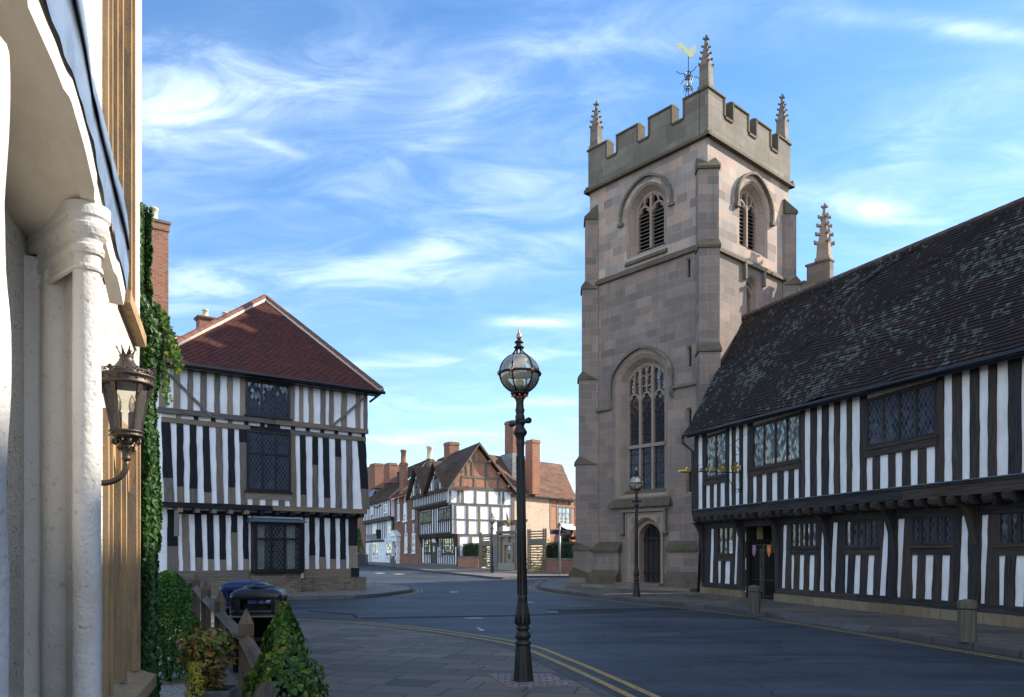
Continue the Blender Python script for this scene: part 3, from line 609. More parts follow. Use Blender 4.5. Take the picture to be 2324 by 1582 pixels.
# far pavement (rises towards the houses)
S0 = Vector((-4.7, 64.6)); SD = Vector((-.3695, .929)); SN = Vector((.929, .3695))
kf = smooth([(34, 71), (14, 54.5), (6.5, 48.2), (3.7, 46.7), (.6, 45.9), gpx(1130, 1314.5), gpx(1073, 1308.5), (-6.2, 58.5), gpx(891, 1289), (-19.8, 96), (-31, 124)])
FK = Fr(S0.x, S0.y, .508, -.861); K1 = (4.4, 49.2)
mbp = MB(); kin = offset(kf, -.14); rest = [((-31+8), 124, .30), (S0.x+SD.x*30, S0.y+SD.y*30, .30), (S0.x, S0.y, .30), (K1[0], K1[1], .14), (13, 57, .14), (34, 74, .14)]
P3 = [(p.x, p.y, .117) for p in kin]+rest; ids = [mbp.P(p) for p in P3]
for t in tessellate_polygon([[Vector((p[0], p[1], 0)) for p in P3]]): mbp.face([ids[i] for i in t])
struct('pavement', mbp, M['flags_far'])
kb = MB()
for i in range(len(kf)-1):
    a, b, c, d = kf[i], kf[i+1], kin[i+1], kin[i]
    kb.quad((a.x, a.y, -.02), (b.x, b.y, -.02), (b.x, b.y, .12), (a.x, a.y, .12)); kb.quad((a.x, a.y, .12), (b.x, b.y, .12), (c.x, c.y, .12), (d.x, d.y, .12))
struct('kerb', kb, M['kerb_stone'])
gb = MB(); gb.slab([(-4.6, 64.8), (4.6, 49.4), (13, 57.2), (40, 80), (40, 130), (-28, 130)], .0, .20); struct('garden_ground', gb, M['flags_far'])
# setts round the near lamp, gravel bed, planting soil
LX, LY = .139, 9.19
mb = MB(); mb.slab([gpx(1104, 1529, .03), gpx(1152, 1560, .03), gpx(1300, 1556, .03), gpx(1250, 1529, .03)][::1], .022, .034); struct('cobbles', mb, M['setts'])
mb = MB(); mb.slab([(-3.6, 2), (-2.05, 2.0), (-1.62, 4.6), (-2.9, 8.2), (-6.0, 12.6), (-7.6, 12.6)], .01, .06); tag(mb.build('gravel', M['gravel']), kind='stuff', label='pale gravel bed behind the wooden fence by the white building', cat='gravel')
marks()
mb = MB()
for pl_ in ([(820, 1402), (950, 1399.5), (1160, 1396), (1420, 1389), (1421, 1391), (1160, 1399), (950, 1403), (820, 1404.5)], [(1240, 1384), (1560, 1378), (1566, 1385), (1236, 1392)], [(700, 1386), (800, 1393), (815, 1402), (808, 1403), (796, 1395), (700, 1388)]):
    pts = [gpx(*p) for p in pl_]; mb.slab(pts, .0005, .0035)
struct('road_patch', mb, M['tarmac_patch'])
# ironwork in the road
def cover(name, pts, label):
    mb = MB(); mb.slab(pts, .001, .008); c = Vector((0, 0)); o = mb.build(name, M['grille']); tag(o, label, 'manhole cover'); return o
cover('manhole_cover', [gpx(1292, 1377), gpx(1352, 1377), gpx(1344, 1373.5), gpx(1290, 1373.5)], 'long rectangular iron grating in the road behind the setts lamp post')
cover('manhole_cover', [gpx(1236, 1391), gpx(1268, 1391), gpx(1266, 1387), gpx(1240, 1387)], 'small pale iron cover in the road touching the left of the near lamp post')
cover('manhole_cover', [gpx(1412, 1410.5), gpx(1446, 1410.5), gpx(1440, 1407), gpx(1410, 1407)], 'small square iron cover in the road in front of the lamp by the church door')
cover('manhole_cover', [gpx(1017, 1302.6), gpx(1060, 1302.6), gpx(1056, 1300.6), gpx(1015, 1300.6)], 'iron cover in the sunlit stretch of road before the gabled house')
# ================================================================ church with tower
LT = 6.0; SW = Vector((7.35, 28.4)); NW = SW+LT*Vector((-.66, .751)); NE = NW+LT*Vector((.751, .66)); SE = SW+LT*Vector((.751, .66))
FW = Fr(NW.x, NW.y, .66, -.751); FS = Fr(SW.x, SW.y, .751, .66); FE = Fr(SE.x, SE.y, -.66, .751); FN = Fr(NE.x, NE.y, -.751, -.66)
church = thing('church', 'grey-pink stone church with square battlemented tower and tall arched west window', 'church', ((SW.x+NE.x)/2, (SW.y+NE.y)/2, 0))
ZP0 = 17.28; ZTOP = 19.1     # parapet string, merlon top
# west window
ol = FW.q(W6, 100, 800)[0]; orr = FW.q(W6, 580, 800)[0]; ztopW = FW.q(W6, 345, 165)[1]; zsW = FW.q(W6, 100, 470)[1]; zbW = FW.q(W6, 340, 1490)[1]
cxW = (ol+orr)/2; wW = (orr-ol)/2
outW = arch(cxW, wW, zbW, zsW, ztopW-zsW); midW = arch(cxW, wW-.13, zbW+.06, zsW, ztopW-zsW-.13); inW = arch(cxW, wW-.16, zbW+.10, zsW, ztopW-zsW-.16); gW = arch(cxW, wW-.38, zbW+.32, zsW, ztopW-zsW-.38)
# west belfry opening
bl = FW.q(T1, 372, 1250)[0]; brr = FW.q(T1, 612, 1200)[0]; zb_t = FW.q(T1, 520, 950)[1]; zb_s = FW.q(T1, 372, 1160)[1]; zb_b = FW.q(T1, 490, 1385)[1]
cxB = (bl+brr)/2; wB = (brr-bl)/2; zb_s = max(zb_s, zb_t-wB*1.25)
def belf(cx, w_, zt, zs_, zb): return [arch(cx, w_, zb, zs_, zt-zs_), arch(cx, w_-.1, zb+.05, zs_, zt-zs_-.1), arch(cx, w_-.12, zb+.12, zs_, zt-zs_-.12), arch(cx, w_-.32, zb+.30, zs_, zt-zs_-.32)]
BW = belf(cxB, wB, zb_t, zb_s, zb_b)
# west door
dl = FW.q(D5, 935, 700)[0]; dr = FW.q(D5, 1425, 700)[0]; zdt = FW.q(D5, 1190, 100)[1]; cxD = (dl+dr)/2; wD = (dr-dl)/2; zds = zdt-wD*.98
DW = [arch(cxD, wD, .22, zds, zdt-zds), arch(cxD, wD-.09, .22, zds, zdt-zds-.09), arch(cxD, wD-.12, .22, zds, zdt-zds-.12), arch(cxD, wD-.25, .22, zds, zdt-zds-.25), arch(cxD, wD-.28, .22, zds, zdt-zds-.28)]
slits = [(FW.q(T1, 737, 1475), .34), (FW.q(T2, 805, 720), .36), (FW.q(T2, 805, 1120), .36), (FW.q(T3, 878, 515), .38)]
def rect(x, z, hw, hh): return [(x-hw, z-hh), (x-hw, z+hh), (x+hw, z+hh), (x+hw, z-hh)]
SL = [rect(a[0], a[1], .13, h+.07) for a, h in slits]
ZS1 = FW.q(T1, 805, 1350)[1]    # string under the belfry, taken at the right
mw = MB(FW)
wall_holes(mw, [(0, .1), (LT, .1), (LT, ZS1), (0, ZS1)], [outW, DW[0]]+SL)
ms = MB(FW); wall_holes(ms, [(0, ZS1), (LT, ZS1), (LT, ZP0), (0, ZP0)], [BW[0]], m=0)
# south belfry
sbl = FS.q(T1, 1045, 1200)[0]; sbr = FS.q(T1, 1213, 1200)[0]; szt = FS.q(T1, 1105, 935)[1]; cxS = (sbl+sbr)/2; wS = (sbr-sbl)/2
szt = zb_t; BS = belf(cxS, wS, szt, zb_s, zb_b)
sw_l = FS.q(T2, 1180, 300)[0]; sw_r = FS.q(T2, 1262, 300)[0]; sw_t = FS.q(T2, 1220, 190)[1]; sw_b = FS.q(T2, 1220, 480)[1]-.5
SWn = [arch((sw_l+sw_r)/2, (sw_r-sw_l)/2-k*.16, sw_b+k*.1, sw_t-.5, .5-k*.16) for k in (0, .5, 1)]
mw.F = FS; wall_holes(mw, [(0, .1), (LT, .1), (LT, ZS1), (0, ZS1)], [SWn[0]])
ms.F = FS; wall_holes(ms, [(0, ZS1), (LT, ZS1), (LT, ZP0), (0, ZP0)], [BS[0]])
for F_ in (FE, FN):
    mw.F = F_; wall_holes(mw, [(0, .1), (LT, .1), (LT, ZS1), (0, ZS1)], [])
    ms.F = F_; wall_holes(ms, [(0, ZS1), (LT, ZS1), (LT, ZP0), (0, ZP0)], [])
towerw = mw.build('tower_wall', M['ashlar'], church); ms.build('tower_wall', M['ashlar_top'], church)
def hood(mb, F, pts, off, wd, dep, m=0):
    mb.F = F; q = [(p[0], p[1]) for p in pts]; mb.strip(q, -dep, .02, wd, m)
def grow(a, d):     # arch tuple params grow
    return arch(a[0], a[1]+d, a[2], a[3], a[4]+d)
# windows --------------------------------------------------------
def tracery(F, cx, hw, z0, zs, h, lights, yd, louvre=False, name='window', mullw=.11, transom=None, sub=True, pane='lead_window_tower', parent=None, head=None):
    mb = MB(F); outer = arch(cx, hw, z0, zs, h); y0, y1 = yd-.10, yd+.06
    def top(x):
        for a, b in zip(outer[1:-2], outer[2:-1]):
            if min(a[0], b[0])-1e-6 <= x <= max(a[0], b[0])+1e-6 and abs(a[0]-b[0]) > 1e-6:
                return a[1]+(b[1]-a[1])*(x-a[0])/(b[0]-a[0])
        return zs
    mb.strip(outer[1:-1], y0, y1, .12); mb.box(cx-hw-.03, cx-hw+.05, y0, y1, z0, zs); mb.box(cx+hw-.05, cx+hw+.03, y0, y1, z0, zs)
    lw = 2*hw/lights; hd = head or zs-.1
    for k in range(1, lights): x = cx-hw+lw*k; mb.box(x-mullw/2, x+mullw/2, y0-.02, y1, z0, top(x))
    if transom: mb.box(cx-hw, cx+hw, y0-.05, y1-.02, transom-.07, transom+.07)
    for k in range(lights):
        x = cx-hw+lw*(k+.5); aw = lw/2-mullw*.4
        mb.strip(arch(x, aw, hd-.1, hd, aw*1.15, 6)[1:-1], y0, y1, .075)
        cz = hd+aw*.30
        for sx in (-1, 1): mb.strip([(x+sx*aw, cz-.02), (x+sx*aw*.42, cz+.10*aw/.3), (x+sx*aw*.55, cz+aw*.55)], y0+.02, y1-.02, .045)
        if sub:
            t_ = top(x); mb.box(x-.03, x+.03, y0+.012, y1-.01, hd+aw*1.1, t_)
            for q in (-1, 1):
                xx = x+q*lw*.25; tq = top(xx)-.04; zz = tq-lw*.30
                if zz > hd+aw*1.15: mb.strip(arch(xx, lw*.20, zz-.02, zz, lw*.26, 5)[1:-1], y0+.015, y1-.012, .045)
            if lights == 3 and k == 1:
                zz = hd+aw*1.15+(t_-hd-aw)*.45
                for q in (-1, 1): mb.strip(arch(x+q*lw*.25, lw*.20, zz-.02, zz, lw*.26, 5)[1:-1], y0+.015, y1-.012, .045)
                mb.box(x-lw*.45, x+lw*.45, y0+.016, y1-.012, zz-.30, zz-.25)
    w_ = mb.build(name, M['dressed_stone'], parent or church)
    gp = MB(F)
    fillpoly(gp, arch(cx, hw, z0, zs, h), yd+(.0 if not louvre else .35)); gp.build('pane' if not louvre else 'dark_backing', M[pane] if not louvre else M['dark_room'], w_)
    if louvre:
        lb = MB(F); n = int((hd+.25-z0)/.155)
        for k in range(n):
            z = z0+.05+k*.155
            if z > hd+.2: break
            lb.hexa([(cx-hw, yd-.02, z), (cx+hw, yd-.02, z), (cx+hw, yd+.14, z+.10), (cx-hw, yd+.14, z+.10), (cx-hw, yd-.02, z+.025), (cx+hw, yd-.02, z+.025), (cx+hw, yd+.14, z+.125), (cx-hw, yd+.14, z+.125)])
        lb.build('louvre', M['timber_grey'], w_)
    return w_
def flush(mb, name, mat, par=None):
    if mb.f: mb.build(name, M[mat], par or church)
    return MB(mb.F)
rv = MB(FW)
reveal(rv, [(outW, 0), (midW, .10), (inW, .12), (gW, .46)]); rv = flush(rv, 'window_surround', 'dressed_stone')
reveal(rv, [(BW[0], 0), (BW[1], .08), (BW[2], .12), (BW[3], .42)]); rv = flush(rv, 'window_surround', 'dressed_stone')
reveal(rv, [(DW[0], -.06), (DW[1], .06), (DW[2], .16), (DW[3], .20), (DW[4], .52)]); rv = flush(rv, 'door_reveal', 'dressed_stone')
for (a, h), s_ in zip(slits, SL):
    i_ = rect(a[0]+.02, a[1], .085, h); reveal(rv, [(s_, 0), (i_, .10), (i_, .2)]); rv.box(a[0]-.1, a[0]+.14, .19, .25, a[1]-h, a[1]+h, 1); rv.build('slit_window', [M['dressed_stone'], M['dark_room']], church); rv = MB(FW)
rv.F = FS; reveal(rv, [(BS[0], 0), (BS[1], .08), (BS[2], .12), (BS[3], .42)]); rv = flush(rv, 'window_surround', 'dressed_stone'); reveal(rv, [(SWn[0], 0), (SWn[1], .1), (SWn[2], .32)])
rv.build('window_surround', M['dressed_stone'], church)
zT = FW.q(W6, 400, 1020, -.46)[1]; zH = FW.q(W6, 400, 600, -.46)[1]
tracery(FW, cxW, wW-.38, zbW+.32, zsW, ztopW-zsW-.38, 3, .46, transom=zT, head=zH)
ib = MB(FW)      # iron saddle bars
for k in range(13): z = zbW+.55+k*.42; ib.box(cxW-wW+.4, cxW+wW-.4, .425, .44, z-.012, z+.012)
ib.build('saddle_bar', M['iron'], church)
tracery(FW, cxB, wB-.32, zb_b+.30, zb_s, zb_t-zb_s-.32, 2, .42, louvre=True, head=zb_s-.15)
tracery(FS, cxS, wS-.32, zb_b+.30, zb_s, szt-zb_s-.32, 2, .42, louvre=True, head=zb_s-.15)
tracery(FS, (sw_l+sw_r)/2, (sw_r-sw_l)/2-.16, sw_b+.1, sw_t-.5, .34, 1, .34, sub=False, head=sw_t-.75)
# door
db = MB(FW); fillpoly(db, DW[4], .50); 
for k in range(7): x = cxD-(wD-.28)+(2*(wD-.28))*k/6; db.box(x-.008, x+.008, .49, .51, .55, zds+.2)
dleaf = db.build('door', M['timber_dark'], church)
dg = MB(FW)
for k in range(1, 4): x = cxD-(wD-.28)+(2*(wD-.28))*k/4; dg.box(x-.013, x+.013, .40, .43, .35, zds+(.45 if k == 2 else .33))
dg.box(cxD-wD+.3, cxD+wD-.3, .395, .44, zds-.12, zds-.05); dg.box(cxD-wD+.3, cxD+wD-.3, .395, .44, .75, .79)
dg.build('door_grille', M['iron'], church)
dt = MB(FW); fillpoly(dt, [p for p in arch(cxD, wD-.30, zds-.05, zds-.04, zdt-zds-.30)], .46)
dt.build('door_tracery', M['timber_black'], church)
# square frame and label mould round the door
dm = MB(FW); fl, fr_ = FW.q(D5, 878, 700)[0], FW.q(D5, 1440, 700)[0]; fz = FW.q(D5, 1150, 55)[1]
wall_holes(dm, [(fl, .22), (fl, fz), (fr_, fz), (fr_, .22)], [[(p[0], max(p[1], .23)) for p in DW[0]]], -.06)
dm.box(fl-.05, fl, -.09, .0, .22, fz+.05); dm.box(fr_, fr_+.05, -.09, .0, .22, fz+.05); dm.box(fl, fr_, -.09, .0, fz, fz+.05)
for sx in (-1, 1):    # spandrel carving
    for k in range(9):
        cx_, cz_ = cxD+sx*(wD-.10-.03*(k % 3)), fz-.12-.09*(k//3)-.03*(k % 3)
        dm.tube([(cx_+.05*math.cos(t*.9), -.07, cz_+.04*math.sin(t*.9)) for t in range(8)], .009, 5)
dm.build('door_surround', M['dressed_stone'], church)
hm = MB(FW); hl, hr = FW.q(D5, 830, 300)[0], FW.q(D5, 1475, 300)[0]; hz = fz+.10; hb = FW.q(D5, 830, 345)[1]
hm.box(hl-.08, hr+.10, -.17, 0, hz, hz+.10); hm.box(hl-.08, hl+.03, -.15, 0, hb, hz); hm.box(hr-.02, hr+.10, -.15, 0, hb, hz)
for x in (hl-.04, hr+.05): hm.lathe([(.02, -.12), (.10, -.10), (.12, -.03), (.09, .03), (.03, .06)], (x, -.10, hb), 10)
hm = flush(hm, 'label_mould', 'ashlar_grey')
hoodW = arch(cxW, wW+.24, zsW-.9, zsW, ztopW-zsW+.24)[0:]; hm.strip(hoodW, -.13, .01, .11)
hm.box(.0, hoodW[0][0]+.05, -.13, .01, hoodW[0][1]-.06, hoodW[0][1]+.05)
zr = FW.q(T2, 690, 992)[1]; hm.box(hoodW[-1][0]-.05, hoodW[-1][0]+.05, -.13, .01, zsW-.9, zsW-.7); hm.box(hoodW[-1][0], LT-.2, -.13, .01, hoodW[-1][1]-.06+.35, hoodW[-1][1]+.05+.35)
hm = flush(hm, 'hood_mould', 'ashlar_grey'); hm.strip(arch(cxB, wB+.26, zb_s-.35, zb_s, zb_t-zb_s+.26)[0:], -.13, .01, .10)
for sx in (-1, 1): hm.box(cxB+sx*(wB+.26)-.14, cxB+sx*(wB+.26)+.14, -.14, .01, zb_s-.42, zb_s-.30)
hm = flush(hm, 'hood_mould', 'ashlar_grey'); hm.F = FS; hm.strip(arch(cxS, wS+.26, zb_s-.35, zb_s, szt-zb_s+.26)[0:], -.16, .01, .10)
for sx in (-1, 1): hm.box(cxS+sx*(wS+.26)-.12, cxS+sx*(wS+.26)+.12, -.17, .01, zb_s-.46, zb_s-.30)
hm = flush(hm, 'hood_mould', 'ashlar_grey'); xl, xr = sw_l-.28, sw_r+.28; hm.box(xl, xr, -.15, .01, sw_t+.25, sw_t+.36); hm.box(xl, xl+.11, -.14, .01, sw_t-.35, sw_t+.25); hm.box(xr-.11, xr, -.14, .01, sw_t-.35, sw_t+.25)
hm.build('hood_mould', M['ashlar_grey'], church)
# strings, sills, plinths
st = MB(FW)
def ring(mb, z, h, p, x0=-.0, x1=None, m=0, slope=.06):
    for F_ in (FW, FS, FE, FN):
        mb.F = F_; x1_ = LT if x1 is None else x1
        mb.hexa([(-p, -p, z), (x1_+p, -p, z), (x1_+p, .0, z), (-p, .0, z), (-p, -p*.98, z+h*.45), (x1_+p, -p*.98, z+h*.45), (x1_+p-.0, .0, z+h), (-p, .0, z+h)], m)
ring(st, ZS1-.12, .26, .13); st = flush(st, 'string_course', 'moss_stone'); ring(st, ZP0-.1, .24, .19); st = flush(st, 'string_course', 'moss_stone')
st.F = FW; st.hexa([(cxB-wB-.02, -.10, zb_b-.28), (cxB+wB+.05, -.10, zb_b-.28), (cxB+wB+.05, .1, zb_b-.28), (cxB-wB-.02, .1, zb_b-.28), (cxB-wB-.02, -.10, zb_b-.2), (cxB+wB+.05, -.10, zb_b-.2), (cxB+wB+.02, .3, zb_b+.22), (cxB-wB, .3, zb_b+.22)])
st = flush(st, 'window_sill', 'moss_stone'); zb2 = zbW-.18
st.hexa([(ol-.25, -.24, zb2-.24), (orr+.25, -.24, zb2-.24), (orr+.25, .1, zb2-.24), (ol-.25, .1, zb2-.24), (ol-.25, -.24, zb2-.12), (orr+.25, -.24, zb2-.12), (orr+.02, .38, zbW+.34), (ol-.02, .38, zbW+.34)])
st = flush(st, 'window_sill', 'moss_stone')
for x0, x1 in ((-.1, fl-.30), (fr_+.30, LT+.1)):   # plinth mouldings each side of the door
    st.hexa([(x0, -.27, 1.60), (x1, -.27, 1.60), (x1, 0, 1.60), (x0, 0, 1.60), (x0, -.27, 1.70), (x1, -.27, 1.70), (x1, 0, 2.02), (x0, 0, 2.02)])
    st.hexa([(x0, -.40, .10), (x1, -.40, .10), (x1, 0, .10), (x0, 0, .10), (x0, -.40, .55), (x1, -.40, .55), (x1, -.16, .85), (x0, -.16, .85)]); st = flush(st, 'plinth_moulding', 'moss_stone')
pl = MB(FW)
for x0, x1 in ((-.05, fl-.35), (fr_+.35, LT+.05)): pl.box(x0, x1, -.18, -.002, .1, 1.61); pl = flush(pl, 'plinth', 'ashlar')
pl.F = FS; pl.box(-.05, LT+.05, -.18, -.002, .1, 1.6); pl.build('plinth', M['ashlar'], church)
sp_ = MB(FW); sp_.box(-.6, LT-.1, -.95, -.05, .10, .24); sp_.box(fl-.2, fr_+.2, -.55, .5, .24, .34); sp_.build('step', M['ashlar_grey'], church)
# diagonal buttresses
def buttress(C, d, stages, w_, mb, wl_):
    F = Fr(C[0], C[1], -d[1], d[0]); mb.F = F      # x across, y = -outward... outward is -y
    # ensure outward = d
    if F.y.dot(Vector((d[0], d[1], 0))) > 0: F = Fr(C[0], C[1], d[1], -d[0]); mb.F = F
    h = w_/2
    for i, (z0, z1, p) in enumerate(stages):
        mb.box(-h, h, -p, .35, z0, z1)
        pn = stages[i+1][2] if i+1 < len(stages) else -.30
        rise = max(.28, (p-pn)*1.6) if i+1 < len(stages) else .55
        mc = MB(F); wl_.append(mc); mc.hexa([(-h-.05, -p-.06, z1), (h+.05, -p-.06, z1), (h+.05, .3, z1), (-h-.05, .3, z1), (-h-.05, -p-.06, z1+.10), (h+.05, -p-.06, z1+.10), (h-.0, -pn+.0, z1+.10+rise), (-h+.0, -pn+.0, z1+.10+rise)])
bt = MB(); bc = MB()
dSW = (-.064, -.998); dNW = (-.998, .064); dSE = (.998, -.064); dNE = (.064, .998)
for C_, d in ((SW, dSW), (NW, dNW), (SE, dSE), (NE, dNE)):
    cc = C_
    bt = MB(); bc = []; buttress(cc, d, [(.1, .55, .86), (.55, 1.65, .72), (1.65, 5.35, .62), (5.35, 9.0, .48), (9.0, 12.9, .34), (12.9, 15.9, .20)], .76, bt, bc)
    bt_o = bt.build('buttress', M['ashlar'], church); [q.build('weathering', M['moss_stone'], bt_o) for q in bc]
# parapet with merlons
pp = MB(); pc = MB(); ZG = ZTOP-.86; th = .32
cm, mm_, gp_ = 1.02, 1.10, .587
edges = []; x = 0
segs = [(0, cm), (cm+gp_, cm+gp_+mm_), (cm+2*gp_+mm_, cm+2*gp_+2*mm_), (LT-cm, LT)]
for F_ in (FW, FS, FE, FN):
    pp.F = F_; pc.F = F_
    pp.box(-.04, LT-th-.02, -.06, th, ZP0+.10, ZG)
    for i, (a, b) in enumerate(segs):
        a2 = a-.04 if i == 0 else a; b2 = LT-th-.02 if i == 3 else b
        pp.box(a2, b2, -.06, th, ZG-.001, ZTOP-.10)
        pc.box(a2-.05, b2+.05, -.11, th+.05, ZTOP-.10, ZTOP-.03); pc.hexa([(a2-.05, -.11, ZTOP-.03), (b2+.05, -.11, ZTOP-.03), (b2+.05, th+.05, ZTOP-.03), (a2-.05, th+.05, ZTOP-.03), (a2-.02, .05, ZTOP+.06), (b2+.02, .05, ZTOP+.06), (b2+.02, th-.1, ZTOP+.06), (a2-.02, th-.1, ZTOP+.06)])
        pc.box(a2-.045, a2+.035, -.10, th+.04, ZG+.09, ZTOP-.10) if i else None
        pc.box(b2-.035, b2+.045, -.10, th+.04, ZG+.09, ZTOP-.10) if i < 3 else None
        if i < 3: pc.box(b2+.05, segs[i+1][0]-.05, -.11, th+.05, ZG-.001, ZG+.09)
pp.build('parapet', M['ashlar_grey'], church); pc.build('coping', M['moss_stone'], church)
rf = MB(FW); rf.box(.2, LT-.2, .2, LT-.2, ZP0-.3, ZP0+.4); rf.build('tower_roof', M['lead'], church)
def pinnacle(c, z, H, r, mat='ashlar_grey', shaft=.45, ncr=4, qs=1.0):
    mb = MB(); ph = math.radians(48.7+45); s_ = r*1.414
    mb.lathe([(s_*1.2, 0), (s_*1.2, .05*H), (s_, .07*H), (s_*.92, shaft*H*.9), (s_*1.0, shaft*H), (s_*.80, shaft*H*1.03), (s_*.16, .93*H), (s_*.14, H*.95)], (c[0], c[1], z), 4, sm=False, ph=ph)
    for k in range(ncr):
        f = k/(ncr-.0); zz = z+H*(shaft+.02+(.90-shaft)*f); rr = s_*(.80-.64*f)*.72+.02; q = .065*qs*(1-.25*f)*H/1.95
        for a in range(4):
            an = ph+math.pi/4+a*math.pi/2 if k % 1 else ph+a*math.pi/2
            dx, dy = math.cos(an), math.sin(an)
            mb.tube([(c[0]+dx*rr*.6, c[1]+dy*rr*.6, zz), (c[0]+dx*(rr+q*1.5), c[1]+dy*(rr+q*1.5), zz+.01), (c[0]+dx*(rr+q*1.7), c[1]+dy*(rr+q*1.7), zz+q*.9)], [q*.55, q*.75, q*.35], 5, sm=False)
    zz = z+H*.95
    for a in range(4):
        dx, dy = math.cos(ph+a*math.pi/2), math.sin(ph+a*math.pi/2); q = .05*H/1.95
        mb.tube([(c[0], c[1], zz), (c[0]+dx*q*2, c[1]+dy*q*2, zz+.01), (c[0]+dx*q*2.2, c[1]+dy*q*2.2, zz+q)], [q*.7, q*.8, q*.4], 5, sm=False)
    mb.lathe([(.05, -.06), (.06, .0), (.035, .07), (.045, .10), (.0, .18)], (c[0], c[1], zz+.02), 6, sm=False)
    mb.build('pinnacle', M[mat], church)
for C_, d in ((SW, dSW), (NW, dNW), (SE, dSE), (NE, dNE)): pinnacle((C_.x-d[0]*.28, C_.y-d[1]*.28), ZTOP, 2.05, .20, 'ashlar_grey')
# nave behind the tower
nv = MB(FS); ex = 1.75; NLn = 34; NZ = 13.55
NL2 = 11.2; nv.box(LT+.01, LT+.9, -ex, LT+ex, .1, NZ-1.0); nv.box(LT+.9, LT+NLn, -ex+.02, LT+ex-.02, .1, NL2-1.0)
tv = MB(FS)
for side, (x0, x1) in enumerate(((LT, LT+NLn),)):
    for yy in (-ex, LT+ex-.3):
        x = x0; 
        x = x0+.9; tv.box(x, x1, yy, yy+.3, NL2-1.001, NL2-.62)
        while x < x1: tv.box(x, min(x+1.15, x1), yy, yy+.3, NL2-.621, NL2); x += 1.75
tv.box(LT-.001, LT+.32, -ex+.3, -.5, NZ-1.001, NZ-.62); tv.box(LT-.004, LT+.32, -ex-.05, -ex+.95, NZ-1.0, NZ+.02)
tv.box(LT-.06, LT+.38, -ex-.08, -ex+1.0, NZ+.02, NZ+.10); tv.box(LT-.06, LT+.38, -ex+1.0, -.1, NZ-.62, NZ-.54)
nv.build('nave_wall', M['ashlar'], church); tv.build('nave_parapet', M['ashlar_grey'], church)
nr = MB(FS); ym = LT/2
tiled(nr, (LT+.5, -ex+.3, NL2-.8), (LT+NLn, -ex+.3, NL2-.8), (LT+NLn, ym, NL2+.6), (LT+.5, ym, NL2+.6), .3); tiled(nr, (LT+NLn, LT+ex-.3, NL2-.8), (LT+.5, LT+ex-.3, NL2-.8), (LT+.5, ym, NL2+.6), (LT+NLn, ym, NL2+.6), .3)
nr.build('nave_roof', M['lead'], church)
pcn = FS.w(LT+.2, -ex+.28, 0); pinnacle((pcn.x, pcn.y), NZ+.08, 2.40, .25, 'dressed_stone', .30, qs=1.5)
# small lead-grey floodlights on the north edge of the tower
# ---------------------------------------------------------------- weathervane
vx, vy = (SW.x+NE.x)/2, (SW.y+NE.y)/2
vane = thing('weathervane', 'gilded cockerel weathervane on a scrolled iron rod above the church tower', 'weathervane', (vx, vy, ZP0+.4))
vz = lambda v: EYE+(HV-v)/FP*vy
vu = lambda u: (u-CU)/FP*vy
v1 = MB(); v1.tube([(vx, vy, ZP0+.4), (vx, vy, vz(130))], .022, 6)
for k in range(4):
    a = k*math.pi/2+.3; dx, dy = math.cos(a), math.sin(a)
    for (z0, r0) in ((vz(178), .17), (vz(200), .24)):
        v1.tube([(vx+dx*(r0*.5+r0*.5*math.cos(t)*(1-t/14)), vy+dy*(r0*.5+r0*.5*math.cos(t)*(1-t/14)), z0+r0*.55*math.sin(t)*(1-t/14)) for t in [x*.5 for x in range(0, 19)]], .014, 5)
    v1.tube([(vx+dx*.25, vy+dy*.25, vz(212)), (vx+dx*.1, vy+dy*.1, vz(190)), (vx+dx*.22, vy+dy*.22, vz(172)), (vx, vy, vz(160))], .014, 5)
for a in (0.35, .35+math.pi/2):
    v1.tube([(vx+math.cos(a)*t/8*.62, vy+math.sin(a)*t/8*.62, vz(171)+.03*math.sin(t*1.5)) for t in range(-8, 9)], .016, 5)
v1.build('rod', M['iron_green'], vane)
v2 = MB(); R2 = [(1566, 131), (1561, 127), (1556, 121), (1551, 114), (1546, 109), (1543.5, 112), (1544, 118), (1540.5, 115), (1540, 109), (1542, 104), (1538, 106), (1537.5, 101), (1541, 97.5), (1547, 98), (1552, 103), (1556, 109), (1561, 113), (1567, 112), (1571, 109), (1574, 105), (1575.5, 102), (1578.5, 105), (1580, 107), (1577.5, 109), (1577.5, 116), (1575, 123), (1571, 129)]
P_ = [(vu(a), vz(b)) for a, b in R2]; v2.F = Fr(0, vy, 1, 0)
f1 = [v2.P((a, -.012, b)) for a, b in P_]; f2 = [v2.P((a, .012, b)) for a, b in P_]
for t in tessellate_polygon([[Vector((a, b, 0)) for a, b in P_]]): v2.face([f1[i] for i in t]); v2.face([f2[i] for i in t[::-1]])
for i in range(len(f1)): j = (i+1) % len(f1); v2.face([f1[i], f1[j], f2[j], f2[i]])
v2.build('cockerel', M['gilt_pale'], vane)
NBZ = 15.9
# ================================================================ long timber-framed school building
FG = Fr(6.88, 27.0, .247, -.969)
guild = thing('timber_framed_building', 'long black and white timber-framed building with jettied upper floor and lichened tile roof', 'building', (FG.o.x, FG.o.y, 0))
JO = .46; EO = .80; SEND = 36.0
e0 = FG.q(T3, 850, 180, EO); e1 = FG.px(2322, 789, EO)
eav = lambda s: e0[1]+(e1[1]-e0[1])*(min(s, 15)-e0[0])/(e1[0]-e0[0])
r0 = FG.px(1690, 722, -2.45); r1 = FG.px(2322, 462, -2.45)
rdg = lambda s: r0[1]+(r1[1]-r0[1])*(min(s, 15)-r0[0])/(r1[0]-r0[0])
j0 = FG.q(T3, 925, 715, JO); j1 = FG.q(T5, 1598, 305, JO)
jet = lambda s: j0[1]+(j1[1]-j0[1])*(min(s, 15)-j0[0])/(j1[0]-j0[0])
sU0 = j0[0]; print('school', e0, e1, r0, r1, j0, j1)
